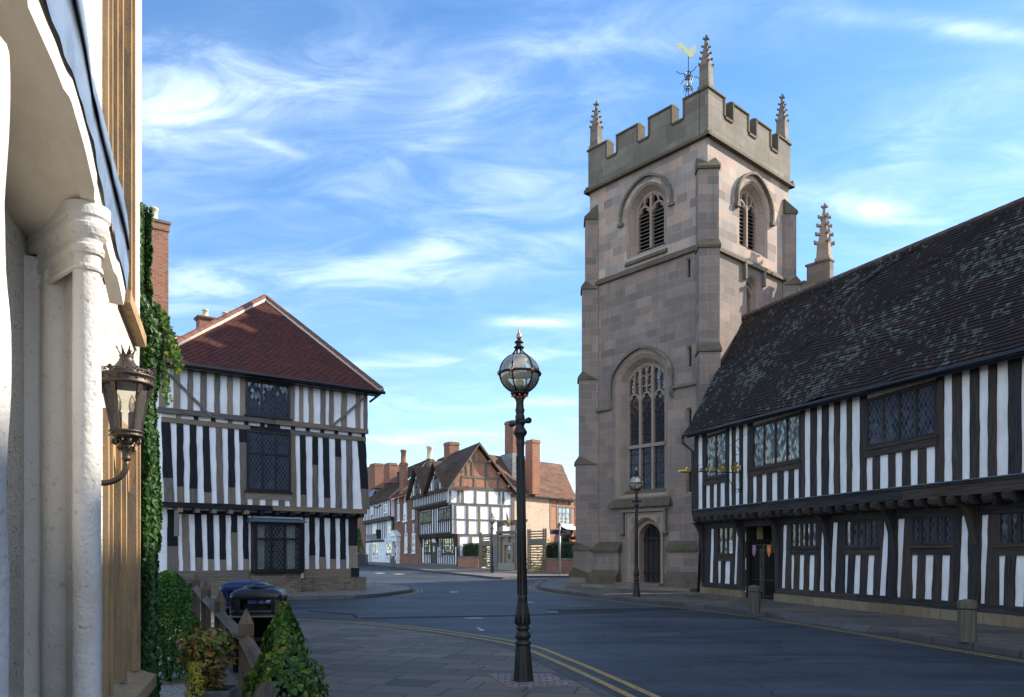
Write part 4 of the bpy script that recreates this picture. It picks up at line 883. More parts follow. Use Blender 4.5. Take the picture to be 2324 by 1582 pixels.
# roof, laid in bays so that it sags a little
rm = MB(FG); bays = [e0[0], 2.5, 5.5, 8.5, 11.5, 15, 22, SEND]
def rs(s): return r0[0]+(s-e0[0])*(SEND-r0[0])/(SEND-e0[0])
class Shift: pass
A = [FG.w(e0[0]+(SEND-e0[0])*0, -EO, e0[1])]
mbx = MB()
mid = 15.0
Lw = lambda s, off, z: tuple(FG.w(s, off, z))
tiled(mbx, Lw(e0[0], -EO, eav(e0[0])), Lw(mid, -EO, eav(mid)), Lw(mid, 2.45, rdg(mid)), Lw(r0[0], 2.45, r0[1]), .105, 0, 44, .05, .024, sag=-.10)
tiled(mbx, Lw(mid, -EO, eav(mid)), Lw(SEND, -EO, eav(mid)), Lw(SEND, 2.45, rdg(mid)), Lw(mid, 2.45, rdg(mid)), .21, 0, 20, .03, .024)
tiled(mbx, Lw(mid, 5.6, eav(mid)), Lw(r0[0], 5.6, eav(0)), Lw(r0[0], 2.46, r0[1]-.01), Lw(mid, 2.46, rdg(mid)-.01), .21, 0, 20, .01, .02); tiled(mbx, Lw(SEND, 5.6, eav(mid)), Lw(mid, 5.6, eav(mid)), Lw(mid, 2.46, rdg(mid)), Lw(SEND, 2.46, rdg(mid)), .21, 0, 10, .01, .02)
groof = mbx.build('roof', M['tile_school'], guild)
cp = MB(); capline(cp, Vector(Lw(r0[0], 2.45, r0[1]+.03)), Vector(Lw(mid, 2.45, rdg(mid)+.03)), .12, n=44, gap=.01); cp.build('ridge_tiles', [M['tile_brown'], M['tile_school']], groof)
ld = MB(); ld.F = W0
a = Vector(Lw(e0[0]+.25, -.25, eav(0)+.62)); b = Vector(Lw(r0[0], 2.45, r0[1]+.05))
pa = Vector(px3(1600, 915, 26.9)); 
q1, q2 = FS.q(T2, 1030, 790, .10), FS.q(T2, 1212, 482, .10); ld.beam(FS.w(q1[0], -.10, q1[1]), FS.w(q2[0], -.10, q2[1]), .06, .32)
k1, k2 = px3(*T2(893, 1050), 27.1), px3(*T2(1035, 905), 27.5); ld.beam(k1, k2, .05, .34); k3 = px3(*T2(1000, 900), 27.4); ld.beam(k3, px3(*T2(990, 870), 27.35), .05, .55); ld.build('lead_flashing', M['lead_blue'], groof)
gu = MB(); gp_pts = [Lw(e0[0]-.05, -EO-.05, eav(e0[0])-.05)]+[Lw(s, -EO-.05, eav(s)-.06) for s in (3, 7, 11, 15)]+[Lw(SEND, -EO-.05, eav(15)-.06)]
gu.tube(gp_pts, .055, 8); fs = MB(FG); fs.sw = True
for k in range(6): s_0 = e0[0]+.1+k*2.5; s_1 = s_0+2.49; fs.rnd(); fs.hexa([(s_0, -EO+.02, eav(s_0)-.16), (s_1, -EO+.02, eav(s_1)-.16), (s_1, -JO, eav(s_1)-.05), (s_0, -JO, eav(s_0)-.05), (s_0, -EO+.02, eav(s_0)-.05), (s_1, -EO+.02, eav(s_1)-.05), (s_1, -JO, eav(s_1)+.1), (s_0, -JO, eav(s_0)+.1)])
fs.sw = False; fs.build('eaves_board', M['timber_black'], groof)
dp = FG.q(T3, 870, 210, EO+.05); gu.tube([Lw(sU0-.20, -EO-.05, eav(0)-.10), Lw(sU0-.20, -EO-.05, eav(0)-.30), Lw(sU0-.06, -JO-.07, eav(0)-.62), Lw(sU0-.06, -JO-.07, j0[1]-.05), Lw(sU0-.06, -JO-.02, j0[1]-.25), Lw(-.12, -.10, j0[1]-.62), Lw(-.14, -.10, 1.7), Lw(-.22, -.12, .14)], .05, 8)
gu.build('gutter', M['paint_black'], guild)
# walls (plaster behind the timbers)
wl = MB(FG)
for a_, b_ in ((sU0, 5), (5, 10), (10, 15), (15, SEND)):
    za, zb_ = eav(a_)+.25, eav(b_)+.25
    wl.hexa([(a_, -JO, 3.0), (b_, -JO, 3.0), (b_, 5.3, 3.0), (a_, 5.3, 3.0), (a_, -JO, za), (b_, -JO, zb_), (b_, 5.3, zb_), (a_, 5.3, za)])

gate0, gate1 = FG.q(T3, 1278, 1100)[0], FG.q(T3, 1500, 1100)[0]
for a, b in ((-.02, gate0), (gate1, SEND)): wl.box(a, b, 0, 5.3, .3, 2.999)
wl.box(gate0, gate1, 0, 5.3, 2.9, 2.999)
wl.build('wall', M['plaster_school'], guild)
# passage behind the gate
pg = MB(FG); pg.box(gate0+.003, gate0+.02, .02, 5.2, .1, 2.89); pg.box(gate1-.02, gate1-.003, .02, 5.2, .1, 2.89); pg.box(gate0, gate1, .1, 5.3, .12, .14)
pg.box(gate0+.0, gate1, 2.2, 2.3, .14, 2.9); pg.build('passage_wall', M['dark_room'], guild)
pc_ = MB(FG)
for a, b, c, d in ((.95, 1.55, 1.55, 2.75), (.40, .62, 2.0, 2.6), (.5, .7, .3, 1.7), (1.1, 1.4, .3, 1.35)): pc_.box(gate0+.022, gate0+.03, a, b, c, d)
pc_.build('passage_plaster', M['plaster_cream'], guild)
def edges(Zf, off, lst, yt, yb):
    out = []
    for t in lst:
        if len(t) == 2: t = (t[0], t[1], t[0], t[1])
        out.append((FG.q(Zf, t[0], yt, off)[0], FG.q(Zf, t[1], yt, off)[0], FG.q(Zf, t[2], yb, off)[0], FG.q(Zf, t[3], yb, off)[0]))
    return out
TI = MB(FG)      # timbers, upper storey
def studs(mb, ed, zb, zt, y0, y1, left=None, right=None, wob=.012):
    ed = sorted(ed); pv = left
    for k in range(len(ed)+1):
        if k < len(ed): cur = ed[k]
        L = ((ed[k-1][1], ed[k-1][3]) if k else left); Rr = ((cur[0], cur[2]) if k < len(ed) else right)
        if L is None or Rr is None: continue
        if Rr[0]-L[0] < .02: continue
        sm_ = (L[0]+Rr[0])/2
        stud(mb, L[0], Rr[0], L[1], Rr[1], zb(sm_) if callable(zb) else zb, zt(sm_) if callable(zt) else zt, y0-random.uniform(0, .012), y1, wob)
zU0 = lambda s: jet(s)-.02; zU1 = lambda s: eav(s)+.02
y0u, y1u = -JO-.035, -JO+.02
w1 = (FG.q(T3, 1003, 300, JO)[0], FG.q(T3, 1152, 300, JO)[0]); w2 = (FG.q(T3, 1332, 300, JO)[0], FG.q(T3, 1675, 300, JO)[0]); w3 = (FG.q(T5, 585, 60, JO)[0], FG.q(T5, 1042, 60, JO)[0])
p1 = edges(T3, JO, [(948, 980)], 300, 700); p2 = edges(T3, JO, [(1165, 1187), (1210, 1240), (1262, 1298)], 300, 650); p3 = edges(T3, JO, [(1697, 1740)], 300, 630)
p3 += edges(T5, JO, [(262, 300), (340, 380), (413, 460), (490, 545)], 0, 400); p4 = edges(T5, JO, [(1085, 1143), (1200, 1258), (1312, 1375), (1425, 1505)], 0, 330)
studs(TI, p1, zU0, zU1, y0u, y1u, (sU0, sU0), (w1[0], w1[0])); studs(TI, p2, zU0, zU1, y0u, y1u, (w1[1], w1[1]), (w2[0], w2[0]))
studs(TI, p3, zU0, zU1, y0u, y1u, (w2[1], w2[1]), (w3[0], w3[0])); 
s = p4[-1][1]; ext = []
while s < SEND-1: ext.append((s+.26, s+.62, s+.26, s+.62)); s += .62
studs(TI, p4+ext, zU0, zU1, y0u, y1u, (w3[1], w3[1]), (SEND, SEND))
# under-window panels
u1 = edges(T3, JO, [(1003, 1033), (1055, 1082), (1103, 1138)], 600, 680); u2 = edges(T3, JO, [(1327, 1362), (1397, 1433), (1467, 1510), (1548, 1587), (1622, 1662)], 550, 650); u3 = edges(T5, JO, [(583, 628), (670, 728), (770, 820), (868, 920), (970, 1030)], 160, 380)
zs1 = FG.q(T3, 1003, 520, JO)[1]; zs2 = FG.q(T3, 1327, 455, JO)[1]; zs3 = FG.q(T5, 583, 160, JO)[1]
zw1 = FG.q(T3, 1003, 500, JO)[1]+.02; zw2 = FG.q(T3, 1335, 430, JO)[1]; zw3 = FG.q(T5, 590, 125, JO)[1]
for u_, w_, zs, zq_ in ((u1, w1, zs1, zw1), (u2, w2, zs2, zw2), (u3, w3, zs3, zw3)): studs(TI, u_, zU0, zs, y0u+.002, y1u, (w_[0]-.03, w_[0]-.03), (w_[1]+.03, w_[1]+.03)); hbeam(TI, w_[0]-.04, w_[1]+.04, zs-.10, zq_-.03, zs-.10, zq_-.03, y0u-.03, y1u, .006)
TI.build('timber_frame', M['timber_dark'], guild)
wt = M['timber_dark']
for w_, zb_, nl, pane, tr in ((w1, zw1, 2, 'lead_window_glint', ()), (w2, zw2, 4, 'lead_window_glint', ()), (w3, zw3, 4, 'lead_window', ())):
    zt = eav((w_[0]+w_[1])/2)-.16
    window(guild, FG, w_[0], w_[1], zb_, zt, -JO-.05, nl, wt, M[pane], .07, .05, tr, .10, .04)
hb_ = MB(FG); hbeam(hb_, sU0-.02, 15, jet(sU0)-.26, jet(sU0)-.02, jet(15)-.26, jet(15)-.02, -JO-.07, -JO+.25, .02, pieces=3); hbeam(hb_, 15, SEND, jet(15)-.26, jet(15)-.02, jet(15)-.26, jet(15)-.02, -JO-.07, -JO+.25, .02, pieces=3)
hb_.sw = True; hb_.rnd(); hb_.box(sU0-.06, SEND, -JO-.10, -JO-.03, jet(7)-.045, jet(7)+.01); hb_.build('jetty_beam', M['timber_dark'], guild)
jl = MB(FG); jl.box(sU0-.08, 15.2, -JO-.13, -JO-.02, jet(7)+.012, jet(7)+.035); jl.build('lead_drip', M['lead_blue'], guild)
# joist ends with rounded noses
js = MB(FG); s = sU0+.12; k = 0
while s < 17:
    wd = .17 if k % 3 else .24; zt = jet(s)-.26; zb = zt-.19; js.rnd(); zc = (zt+zb)/2
    pr = [(-JO-.10+.04*(k % 2), zt), (-JO-.16+.04*(k % 2), zt-.05), (-JO-.13+.04*(k % 2), zb+.05), (-JO-.04, zb), (.05, zb-.015), (.05, zt)]
    a = [js.P((s, p[0], p[1])) for p in pr]; b = [js.P((s+wd, p[0], p[1])) for p in pr]; js.face(a[::-1]); js.face(b)
    for i in range(len(pr)): j = (i+1) % len(pr); js.face([a[i], b[i], b[j], a[j]])
    s += .44 if s < 12 else .5; k += 1
js.build('joist', M['timber_grey'] if False else M['timber_dark'], guild)
so_ = MB(FG); so_.box(sU0, SEND, -JO+.05, 0, jet(8)-.265, jet(8)-.25); so_.build('jetty_soffit', M['timber_black'], guild)
# ground storey
TG = MB(FG); zG1 = lambda s: jet(s)-.46; zG0 = .50
def sg(Zf, x, y): return FG.q(Zf, x, y)[0]
gw = [(sg(T3, 1088, 920), sg(T3, 1198, 920)), (sg(T5, 98, 660), sg(T5, 268, 660)), (sg(T5, 445, 660), sg(T5, 662, 660)), (sg(T5, 878, 640), sg(T5, 1152, 640)), (sg(T5, 1440, 620), sg(T5, 1440, 620)+1.15)]
full = [[(1040, 1063, 1028, 1052)], [(1225, 1240, 1198, 1220)]]
g0 = edges(T3, 0, [(1040, 1063, 1028, 1052)], 850, 1220); g1 = edges(T3, 0, [(1218, 1236, 1198, 1220)], 850, 1230); g2 = edges(T3, 0, [(1550, 1578, 1535, 1563)], 800, 1260)
g3 = edges(T5, 0, [(297, 325, 280, 316), (372, 405, 347, 385)], 590, 1030); g4 = edges(T5, 0, [(700, 738, 668, 713), (792, 838, 765, 806)], 560, 1060); g5 = edges(T5, 0, [(1205, 1257, 1175, 1243), (1335, 1380, 1302, 1352)], 530, 1100)
studs(TG, g0, zG0, zG1, -.035, .02, (0, 0), (gw[0][0], gw[0][0])); studs(TG, g1, zG0, zG1, -.035, .02, (gw[0][1], gw[0][1]), (gate0-.0, gate0-.0))
studs(TG, g2, zG0, zG1, -.035, .02, (gate1, gate1), (gw[1][0], gw[1][0])); studs(TG, g3, zG0, zG1, -.035, .02, (gw[1][1], gw[1][1]), (gw[2][0], gw[2][0]))
studs(TG, g4, zG0, zG1, -.035, .02, (gw[2][1], gw[2][1]), (gw[3][0], gw[3][0])); studs(TG, g5, zG0, zG1, -.035, .02, (gw[3][1], gw[3][1]), (gw[4][0], gw[4][0]))
s = gw[4][1]; ext = []
while s < SEND-1: ext.append((s+.28, s+.62, s+.28, s+.62)); s += .62
studs(TG, ext, zG0, zG1, -.035, .02, (gw[4][1], gw[4][1]), (SEND, SEND))
ub = [edges(T3, 0, [(1080, 1112, 1073, 1107), (1140, 1176, 1132, 1172)], 1080, 1230), edges(T5, 0, [(93, 121, 86, 117), (154, 188, 148, 181), (218, 254, 210, 247)], 820, 1030),
      edges(T5, 0, [(434, 471, 421, 459), (513, 551, 500, 541), (597, 640, 583, 628)], 820, 1055), edges(T5, 0, [(865, 918, 859, 907), (966, 1021, 957, 1010), (1073, 1128, 1063, 1115)], 820, 1090), edges(T5, 0, [(1427, 1489, 1410, 1475), (1551, 1620, 1540, 1605)], 820, 1120)]
wzb = [FG.q(T3, 1090, 1030)[1], FG.q(T5, 180, 765)[1], FG.q(T5, 550, 760)[1], FG.q(T5, 1000, 752)[1], FG.q(T5, 1500, 748)[1]]
pzt = [FG.q(T3, 1090, 1072)[1], FG.q(T5, 180, 812)[1], FG.q(T5, 550, 812)[1], FG.q(T5, 1000, 812)[1], FG.q(T5, 1500, 815)[1]]
for u_, w_, zb_, zp in zip(ub, gw, wzb, pzt):
    studs(TG, u_, zG0, zp, -.033, .02, (w_[0]-.02, w_[0]-.02), (w_[1]+.02, w_[1]+.02)); hbeam(TG, w_[0]-.02, w_[1]+.02, zp, zb_+.03, zp, zb_+.03, -.045, .02, .006)
hbeam(TG, -.05, gate0, .34, .52, .34, .52, -.06, .02, .012); hbeam(TG, gate1, 15, .30, .52, .34, .52, -.06, .02, .015, pieces=3); hbeam(TG, 15, SEND, .30, .52, .34, .52, -.06, .02, .015)
hbeam(TG, -.05, 15, jet(0)-.66, jet(0)-.45, jet(15)-.66, jet(15)-.45, -.06, .03, .015, pieces=4); hbeam(TG, 15, SEND, jet(15)-.60, jet(15)-.45, jet(15)-.60, jet(15)-.45, -.06, .03)
# storey posts with curved brackets
posts = [(sg(T3, 985, 950), .20), (gate0-.14, .24), (gate1+.10, .24), (sg(T5, 340, 700), .22), (sg(T5, 763, 700), .24), (sg(T5, 1290, 700), .26)]
for s_, wd in posts:
    TG.rnd(); stud(TG, s_-wd/2, s_+wd/2, s_-wd*.42, s_+wd*.42, .5, jet(s_)-.45, -.09, .02, .015)
    TG.rnd(); prof = [(-.09, 1.75), (-.13, 2.05), (-.22, 2.35), (-.36, jet(s_)-.50), (-JO-.02, jet(s_)-.44), (-.02, jet(s_)-.44), (-.02, 1.75)]
    h = wd*.34; a = [TG.P((s_-h, p[0], p[1])) for p in prof]; b = [TG.P((s_+h, p[0], p[1])) for p in prof]; TG.face(a[::-1]); TG.face(b)
    for i in range(len(prof)): j = (i+1) % len(prof); TG.face([a[i], b[i], b[j], a[j]])
TG.build('timber_frame', M['timber_dark'], guild)
for k, (w_, zb_) in enumerate(zip(gw, wzb)):
    zt = jet(w_[0])-.62; window(guild, FG, w_[0], w_[1], zb_, zt, -.04, 3 if k == 0 else 5, wt, M['lead_window'], .05, .085, (), .10, .035)
for a, b in ((-.10, gate0-.02), (gate1+.02, SEND)):
    pl_ = MB(FG); s = a; k = 0
    while s < b: e = min(b, s+1.15); pl_.box(s, e-.012, -.13-.006*(k % 2), .05, .08, .345-.006*(k % 2)); s = e; k += 1
    pl_.build('plinth', M['plinth_stone'], guild)
nb = FG.q(T3, 1178, 930); nt_ = MB(FG); nt_.box(nb[0], nb[0]+.17, -.075, -.05, nb[1]-.42, nb[1]); no = nt_.build('notice', M['paper'], guild)
nt2 = MB(FG)
for k in range(7): nt2.box(nb[0]+.02, nb[0]+(.15 if k % 3 else .11), -.0785, -.0765, nb[1]-.07-k*.045, nb[1]-.055-k*.045)
nt2.build('lettering', M['sign_navy'], no)
# ---- iron gate with two shields
gate = thing('iron_gate', 'black iron double gate with two painted heraldic shields in the timber building doorway', 'gate', Lw((gate0+gate1)/2, .12, .12))
gm = MB(FG); n = 20; zgt = FG.q(T3, 1390, 915, -.1)[1]
for k in range(n+1):
    s = gate0+.06+(gate1-gate0-.12)*k/n; h_ = zgt-.12*(k % 2)-.08; gm.box(s-.008, s+.008, .11, .126, .16, h_); 
    if k % 2 == 0: gm.lathe([(.013, 0), (.018, .03), (0, .09)], (s, .118, h_-.01), 5)
for z in (.22, .72, zgt-.36, zgt-.20): gm.box(gate0+.04, gate1-.04, .105, .131, z-.012, z+.012)
for s in (gate0+.05, (gate0+gate1)/2-.015, (gate0+gate1)/2+.02, gate1-.05): gm.box(s-.018, s+.018, .10, .135, .14, zgt-.18)
for sx in (-1, 1):
    cs = (gate0+gate1)/2+sx*.10; gm.tube([(cs+.055*math.cos(t), .10, 1.15+.07*math.sin(t)) for t in [x*.6 for x in range(11)]], .010, 5)
gm.build('gate_bars', M['iron'], gate)
def shield(F, x, z, w_, h_, y, base, name='shield'):
    o_ = [(-.5, .5), (.5, .5), (.5, 0), (.38, -.25), (0, -.55), (-.38, -.25), (-.5, 0)]
    mb = MB(F); pts = [(x+a*w_, z+b*h_) for a, b in o_]; mb.prism(pts, y, y+.02); return mb.build(name, M[base], gate)
s1 = FG.q(T3, 1343, 1000, -.1); s2 = FG.q(T3, 1449, 1000, -.1)
sh1 = shield(FG, s1[0], s1[1], .20, .36, .075, 'shield_blue'); sh2 = shield(FG, s2[0], s2[1], .20, .36, .075, 'red_paint')
m1 = MB(FG); m1.box(s1[0], s1[0]+.1, .070, .074, s1[1], s1[1]+.18); m1.prism([(s1[0]-.1, s1[1]), (s1[0], s1[1]), (s1[0], s1[1]-.19), (s1[0]-.075, s1[1]-.09)], .070, .074); m1.build('quarter', M['red_paint'], sh1)
m2 = MB(FG)
for dx, dz in ((.03, .13), (.06, .08), (.03, .04)): m2.box(s1[0]+dx-.02, s1[0]+dx+.02, .066, .069, s1[1]+dz-.01, s1[1]+dz+.012); m2.box(s1[0]-dx-.012, s1[0]-dx+.012, .066, .069, s1[1]-dz-.012, s1[1]-dz+.008)
m2.build('charge', M['shield_yellow'], sh1)
m3 = MB(FG); m3.box(s2[0]-.1, s2[0], .070, .074, s2[1]-.0, s2[1]+.18) if False else None
for a in (.6, 1.57, 2.54, 3.8, 5.6): m3.strip([(s2[0], s2[1]+.02), (s2[0]+.075*math.cos(a), s2[1]+.02+.13*math.sin(a))], .068, .074, .022)
m3.strip([(s2[0]-.09, s2[1]+.165), (s2[0]-.09, s2[1]), (s2[0]-.06, s2[1]-.1), (s2[0], s2[1]-.18)], .069, .074, .012); m3.build('charge', M['shield_yellow'], sh2)
# ---- hanging sign bracket
hs_s = FG.q(T3, 1243, 460, JO+.08)[0]; hz = FG.q(T3, 1243, 452, JO+.08)[1]
sign = thing('sign_bracket', 'scrolled wrought-iron sign bracket with gilded crosses and roundels on the timber building', 'sign bracket', Lw(hs_s, -JO-.05, hz))
sg_ = MB(FG)
# the arm stands out from the wall; x = hs_s, y grows outward (negative)
tip = None
# find y where the arm tip projects to T3 (840,450)
ut, vt = T3(880, 455)
best = None
for k in range(10, 400):
    y_ = -JO-k*.01; P = FG.w(hs_s, y_, hz)
    if P.y <= 0: break
    u = CU+FP*P.x/P.y
    if best is None or abs(u-ut) < best[0]: best = (abs(u-ut), y_)
AL = -best[1]-JO; print('arm', AL)
arm = lambda t, dz=0.0: (hs_s, -JO-.03-AL*t, hz+dz)
sg_.tube([arm(0), arm(1)], .016, 6); sg_.tube([(hs_s, -JO-.05, hz-.62), (hs_s, -JO-.05, hz+.85)], .014, 6)
sg_.tube([arm(.78), (hs_s+.05, -JO-.04, hz+1.15)], .005, 4); sg_.tube([arm(.95), (hs_s+.55, -JO-.04, hz+1.25)], .005, 4)
def scroll(c, r, t0, t1, sgn=1, n=14): return [(hs_s, c[0]+sgn*r*(1-.55*k/n)*math.cos(t0+(t1-t0)*k/n), c[1]+r*(1-.55*k/n)*math.sin(t0+(t1-t0)*k/n)) for k in range(n+1)]
sg_.tube(scroll((-JO-.22, hz+.72), .14, -1.5, 4.0, -1), .010, 5); sg_.tube(scroll((-JO-.20, hz-.52), .13, 1.5, -4, -1), .010, 5)
sg_.tube([(hs_s, -JO-.05, hz-.55)]+[(hs_s, -JO-.05-.45*math.sin(t), hz-.55+.52*(1-math.cos(t))) for t in [x*.2 for x in range(1, 9)]], .010, 5)
sg_.tube([(hs_s, -JO-.05, hz+.60)]+[(hs_s, -JO-.05-.30*math.sin(t), hz+.60-.25*(1-math.cos(t))) for t in [x*.25 for x in range(1, 7)]], .009, 5)
rounds = [(.12, .155), (.36, .115), (.53, .090), (.66, .065), (.76, .05)]
for t, r_ in rounds:
    c = (-JO-.03-AL*t, hz+r_+.01); sg_.tube([(hs_s, c[0]+r_*math.cos(a), c[1]+r_*math.sin(a)) for a in [x*math.pi/8 for x in range(16)]], .008, 5, closed=True)
sg_.tube(scroll((-JO-.03-AL*.90, hz+.07), .06, 0, 5), .008, 5); sg_.build('bracket_iron', M['iron'], sign)
gd = MB(FG)
def cross(c, r):
    for k in range(4):
        a = k*math.pi/2; d = Vector((math.cos(a), math.sin(a))); n_ = Vector((-d.y, d.x)); C_ = Vector(c)
        pts = [C_+d*r*.05+n_*r*.10, C_+d*r+n_*r*.48, C_+d*r-n_*r*.48, C_+d*r*.05-n_*r*.10]
        f_ = [gd.P((hs_s-.012, p.x, p.y)) for p in pts]; b_ = [gd.P((hs_s+.012, p.x, p.y)) for p in pts]; gd.face(f_); gd.face(b_[::-1])
        for i in range(4): j = (i+1) % 4; gd.face([f_[i], b_[i], b_[j], f_[j]])
cross((-JO-.03-AL*.12, hz+.165), .17); cross((-JO-.03-AL*.53, hz+.10), .075)
for t, r_ in (rounds[1], rounds[3], rounds[4]):
    c = FG.w(hs_s, -JO-.03-AL*t, hz+r_+.01)
    ax = (FG.y, Vector((0, 0, 1)), FG.x); F0 = gd.F; gd.F = W0
    gd.lathe([(r_*.75, -.012), (r_*.75, .012)], c, 10, axis=ax); gd.lathe([(r_*.4, .012), (r_*.2, .03)], c, 8, axis=ax)
    for k in range(8): a = k*math.pi/4; q = c+FG.y*math.cos(a)*r_*.72+Vector((0, 0, 1))*math.sin(a)*r_*.72; gd.lathe([(r_*.18, -.014), (r_*.18, .014)], q, 6, axis=ax)
    gd.F = F0
gd.build('gilded_badge', M['gold'], sign)
hd = MB(); tp = FG.w(hs_s, -JO-.03-AL*1.04, hz); oy = -FG.y
hd.tube([tp-oy*.16, tp-oy*.02, tp+oy*.08, tp+oy*.16, tp+oy*.24], [.035, .055, .06, .045, .03], 8)
for k in range(4): hd.tube([tp+oy*.06+FG.x*(.03*k-.05)+Vector((0, 0, .03)), tp+oy*.22+FG.x*(.03*k-.05)+Vector((0, 0, .02)), tp+oy*.20+FG.x*(.03*k-.05)-Vector((0, 0, .03))], .014, 5)
hd.tube([tp+Vector((0, 0, .04)), tp-oy*.02+Vector((0, 0, .10)), tp-oy*.14+Vector((0, 0, .16))], [.018, .03, .006], 6)
hd.build('gilded_hand', M['gold'], sign)
# ================================================================ wooden bollards
def bollard(x, y, h, w_, label):
    b = thing('wooden_bollard', label, 'bollard', (x, y, .117), 'wooden bollards on the pavement by the timber building')
    m = MB(); m.rnd(); z = .117; a = R(20); r = w_*.58
    m.lathe([(r*1.0, 0), (r*.98, h*.74), (r*.90, h*.755), (r*.90, h*.775), (r*1.02, h*.79), (r*1.02, h*.93), (r*.8, h*.97), (r*.25, h)], (x, y, z), 8, sm=False, ph=a); m.build('post', M['bollard_wood'], b)
    k = MB(); k.lathe([(r*.93, h*.755), (r*.96, h*.76), (r*.96, h*.78), (r*.93, h*.785)], (x, y, z), 8, sm=False, ph=a); k.build('iron_band', M['iron'], b)
c = gpx(2195, 1456, .117); bollard(c[0], c[1], .70, .25, 'weathered grey wooden bollard standing alone before the long wall of barred windows')
c = gpx(1712, 1392, .117); bollard(c[0], c[1], .68, .25, 'weathered wooden bollard standing in front of the iron gate')
# ================================================================ street lamps
def lamp(x, y, z, lean, label):
    L = thing('street_lamp', label, 'street lamp', (x, y, z), 'black globe street lamps')
    m = MB(); k = 1/187.0
    def pr(lst): return [(r*k, (1545-v)*k) for r, v in lst]
    O = (x, y, z)
    m.lathe(pr([(25, 1545), (24.5, 1540), (22, 1515), (19, 1480), (17.5, 1465)]), O, 8, sm=False, ph=R(22.5))
    m.build('base', M['iron'], L)
    s_ = MB()
    s_.lathe(pr([(17, 1465), (18.5, 1462), (18.5, 1458), (15, 1455), (13, 1452), (17, 1449), (18.5, 1444), (17, 1438), (13, 1434), (12, 1431), (15.5, 1428), (16, 1424), (13, 1422), (16.5, 1417), (17, 1412), (15, 1395), (12, 1375), (11, 1362), (11.5, 1359), (11.5, 1356), (10.3, 1353), (10, 1300), (8.6, 1040), (8.8, 1012), (10.2, 1008), (9.6, 1004), (9.6, 992), (15, 985), (16.2, 980), (12, 973), (9, 967), (11, 962)]), O, 16)
    for q in range(10):
        a = q*math.pi/5; s_.tube([(x+10.0*k*math.cos(a), y+10.0*k*math.sin(a), z+(1545-1350)*k), (x+8.7*k*math.cos(a), y+8.7*k*math.sin(a), z+(1545-1035)*k)], .0075, 4)
        s_.tube([(x+16.2*k*math.cos(a), y+16.2*k*math.sin(a), z+(1545-1415)*k), (x+11*k*math.cos(a), y+11*k*math.sin(a), z+(1545-1368)*k)], [.016, .006], 5)
        s_.tube([(x+23.2*k*math.cos(a+.3)*.92, y+23.2*k*math.sin(a+.3)*.92, z+(1545-1537)*k), (x+17*k*math.cos(a+.3)*.95, y+17*k*math.sin(a+.3)*.95, z+(1545-1470)*k)], [.009, .006], 4)
    s_.lathe(pr([(10, 962), (11, 945), (9, 940), (9.5, 936), (11, 930), (9, 925), (8.6, 912), (9.8, 908), (8, 905)]), O, 14)
    s_.build('column', M['iron'], L)
    b = MB(); zz = z+(1545-958)*k; d = Vector((.62, -.78, 0))
    b.tube([Vector((x, y, zz))-d*.19, Vector((x, y, zz))-d*.17, Vector((x, y, zz))-d*.10, Vector((x, y, zz)), Vector((x, y, zz))+d*.10, Vector((x, y, zz))+d*.17, Vector((x, y, zz))+d*.19], [.030, .040, .026, .055, .026, .040, .030], 8)
    b.build('ladder_bar', M['iron'], L)
    cr = MB(); zc = z+(1545-903)*k
    for q in range(8):
        a = q*math.pi/4; c_, s2_ = math.cos(a), math.sin(a)
        cr.tube([(x+c_*.04, y+s2_*.04, zc-.02), (x+c_*.065, y+s2_*.065, zc+.02), (x+c_*.10, y+s2_*.10, zc+.025), (x+c_*.095, y+s2_*.095, zc+.045)], [.012, .014, .012, .004], 5)
    cr.lathe([(.035, -.03), (.05, 0), (.045, .03)], (x, y, zc), 12)
    gz = z+(1545-847)*k; gr = .240
    cr.lathe([(.0, 0), (.022, .004), (.033, .03), (.026, .065), (.012, .085), (.008, .10), (.013, .115), (.0, .14)], (x, y, z+(1545-770)*k), 12)
    for q in range(6):
        a = q*math.pi/3+.15; c0 = Vector((x+math.cos(a)*(gr+.012), y+math.sin(a)*(gr+.012), gz)); dv = Vector((math.cos(a), math.sin(a), 0))
        cr.lathe([(.030, 0), (.026, .012), (.010, .02)], c0, 8, axis=(Vector((-dv.y, dv.x, 0)), Vector((0, 0, 1)), dv))
    cr.build('copper_ornament', M['copper'], L)
    cg = MB()
    for q in range(6):
        a = q*math.pi/3+.15; c_, s2_ = math.cos(a), math.sin(a)
        cg.tube([(x+c_*(gr+.004)*math.sin(t), y+s2_*(gr+.004)*math.sin(t), gz+(gr+.004)*math.cos(t)) for t in [.42+(math.pi-.84)*i/14 for i in range(15)]], .0095, 6)
        cg.tube([(x+c_*.085, y+s2_*.085, gz-gr*.93), (x+c_*.05, y+s2_*.05, gz-gr-.03), (x+c_*.035, y+s2_*.035, zc+.02)], .010, 5)
        cg.tube([(x+c_*.088, y+s2_*.088, gz+gr*.93), (x+c_*.045, y+s2_*.045, gz+gr+.04), (x+c_*.035, y+s2_*.035, gz+gr+.075)], .010, 5)
    cg.lathe([(gr+.006, -.014), (gr+.020, -.010), (gr+.020, .010), (gr+.006, .014)], (x, y, gz), 28)
    cg.lathe([(.10, -.03), (.115, -.01), (.10, .012), (.06, .02)], (x, y, gz-gr*.96), 20); cg.lathe([(.10, -.01), (.10, .008), (.05, .02)], (x, y, gz+gr*.92), 20)
    cg.lathe([(.035, 0), (.062, .006), (.066, .014), (.045, .028), (.034, .05), (.036, .06), (.056, .068), (.056, .076), (.036, .095), (.014, .105), (.012, .12)], (x, y, gz+gr+.065), 16)
    cg.build('lantern_frame', M['iron'], L)
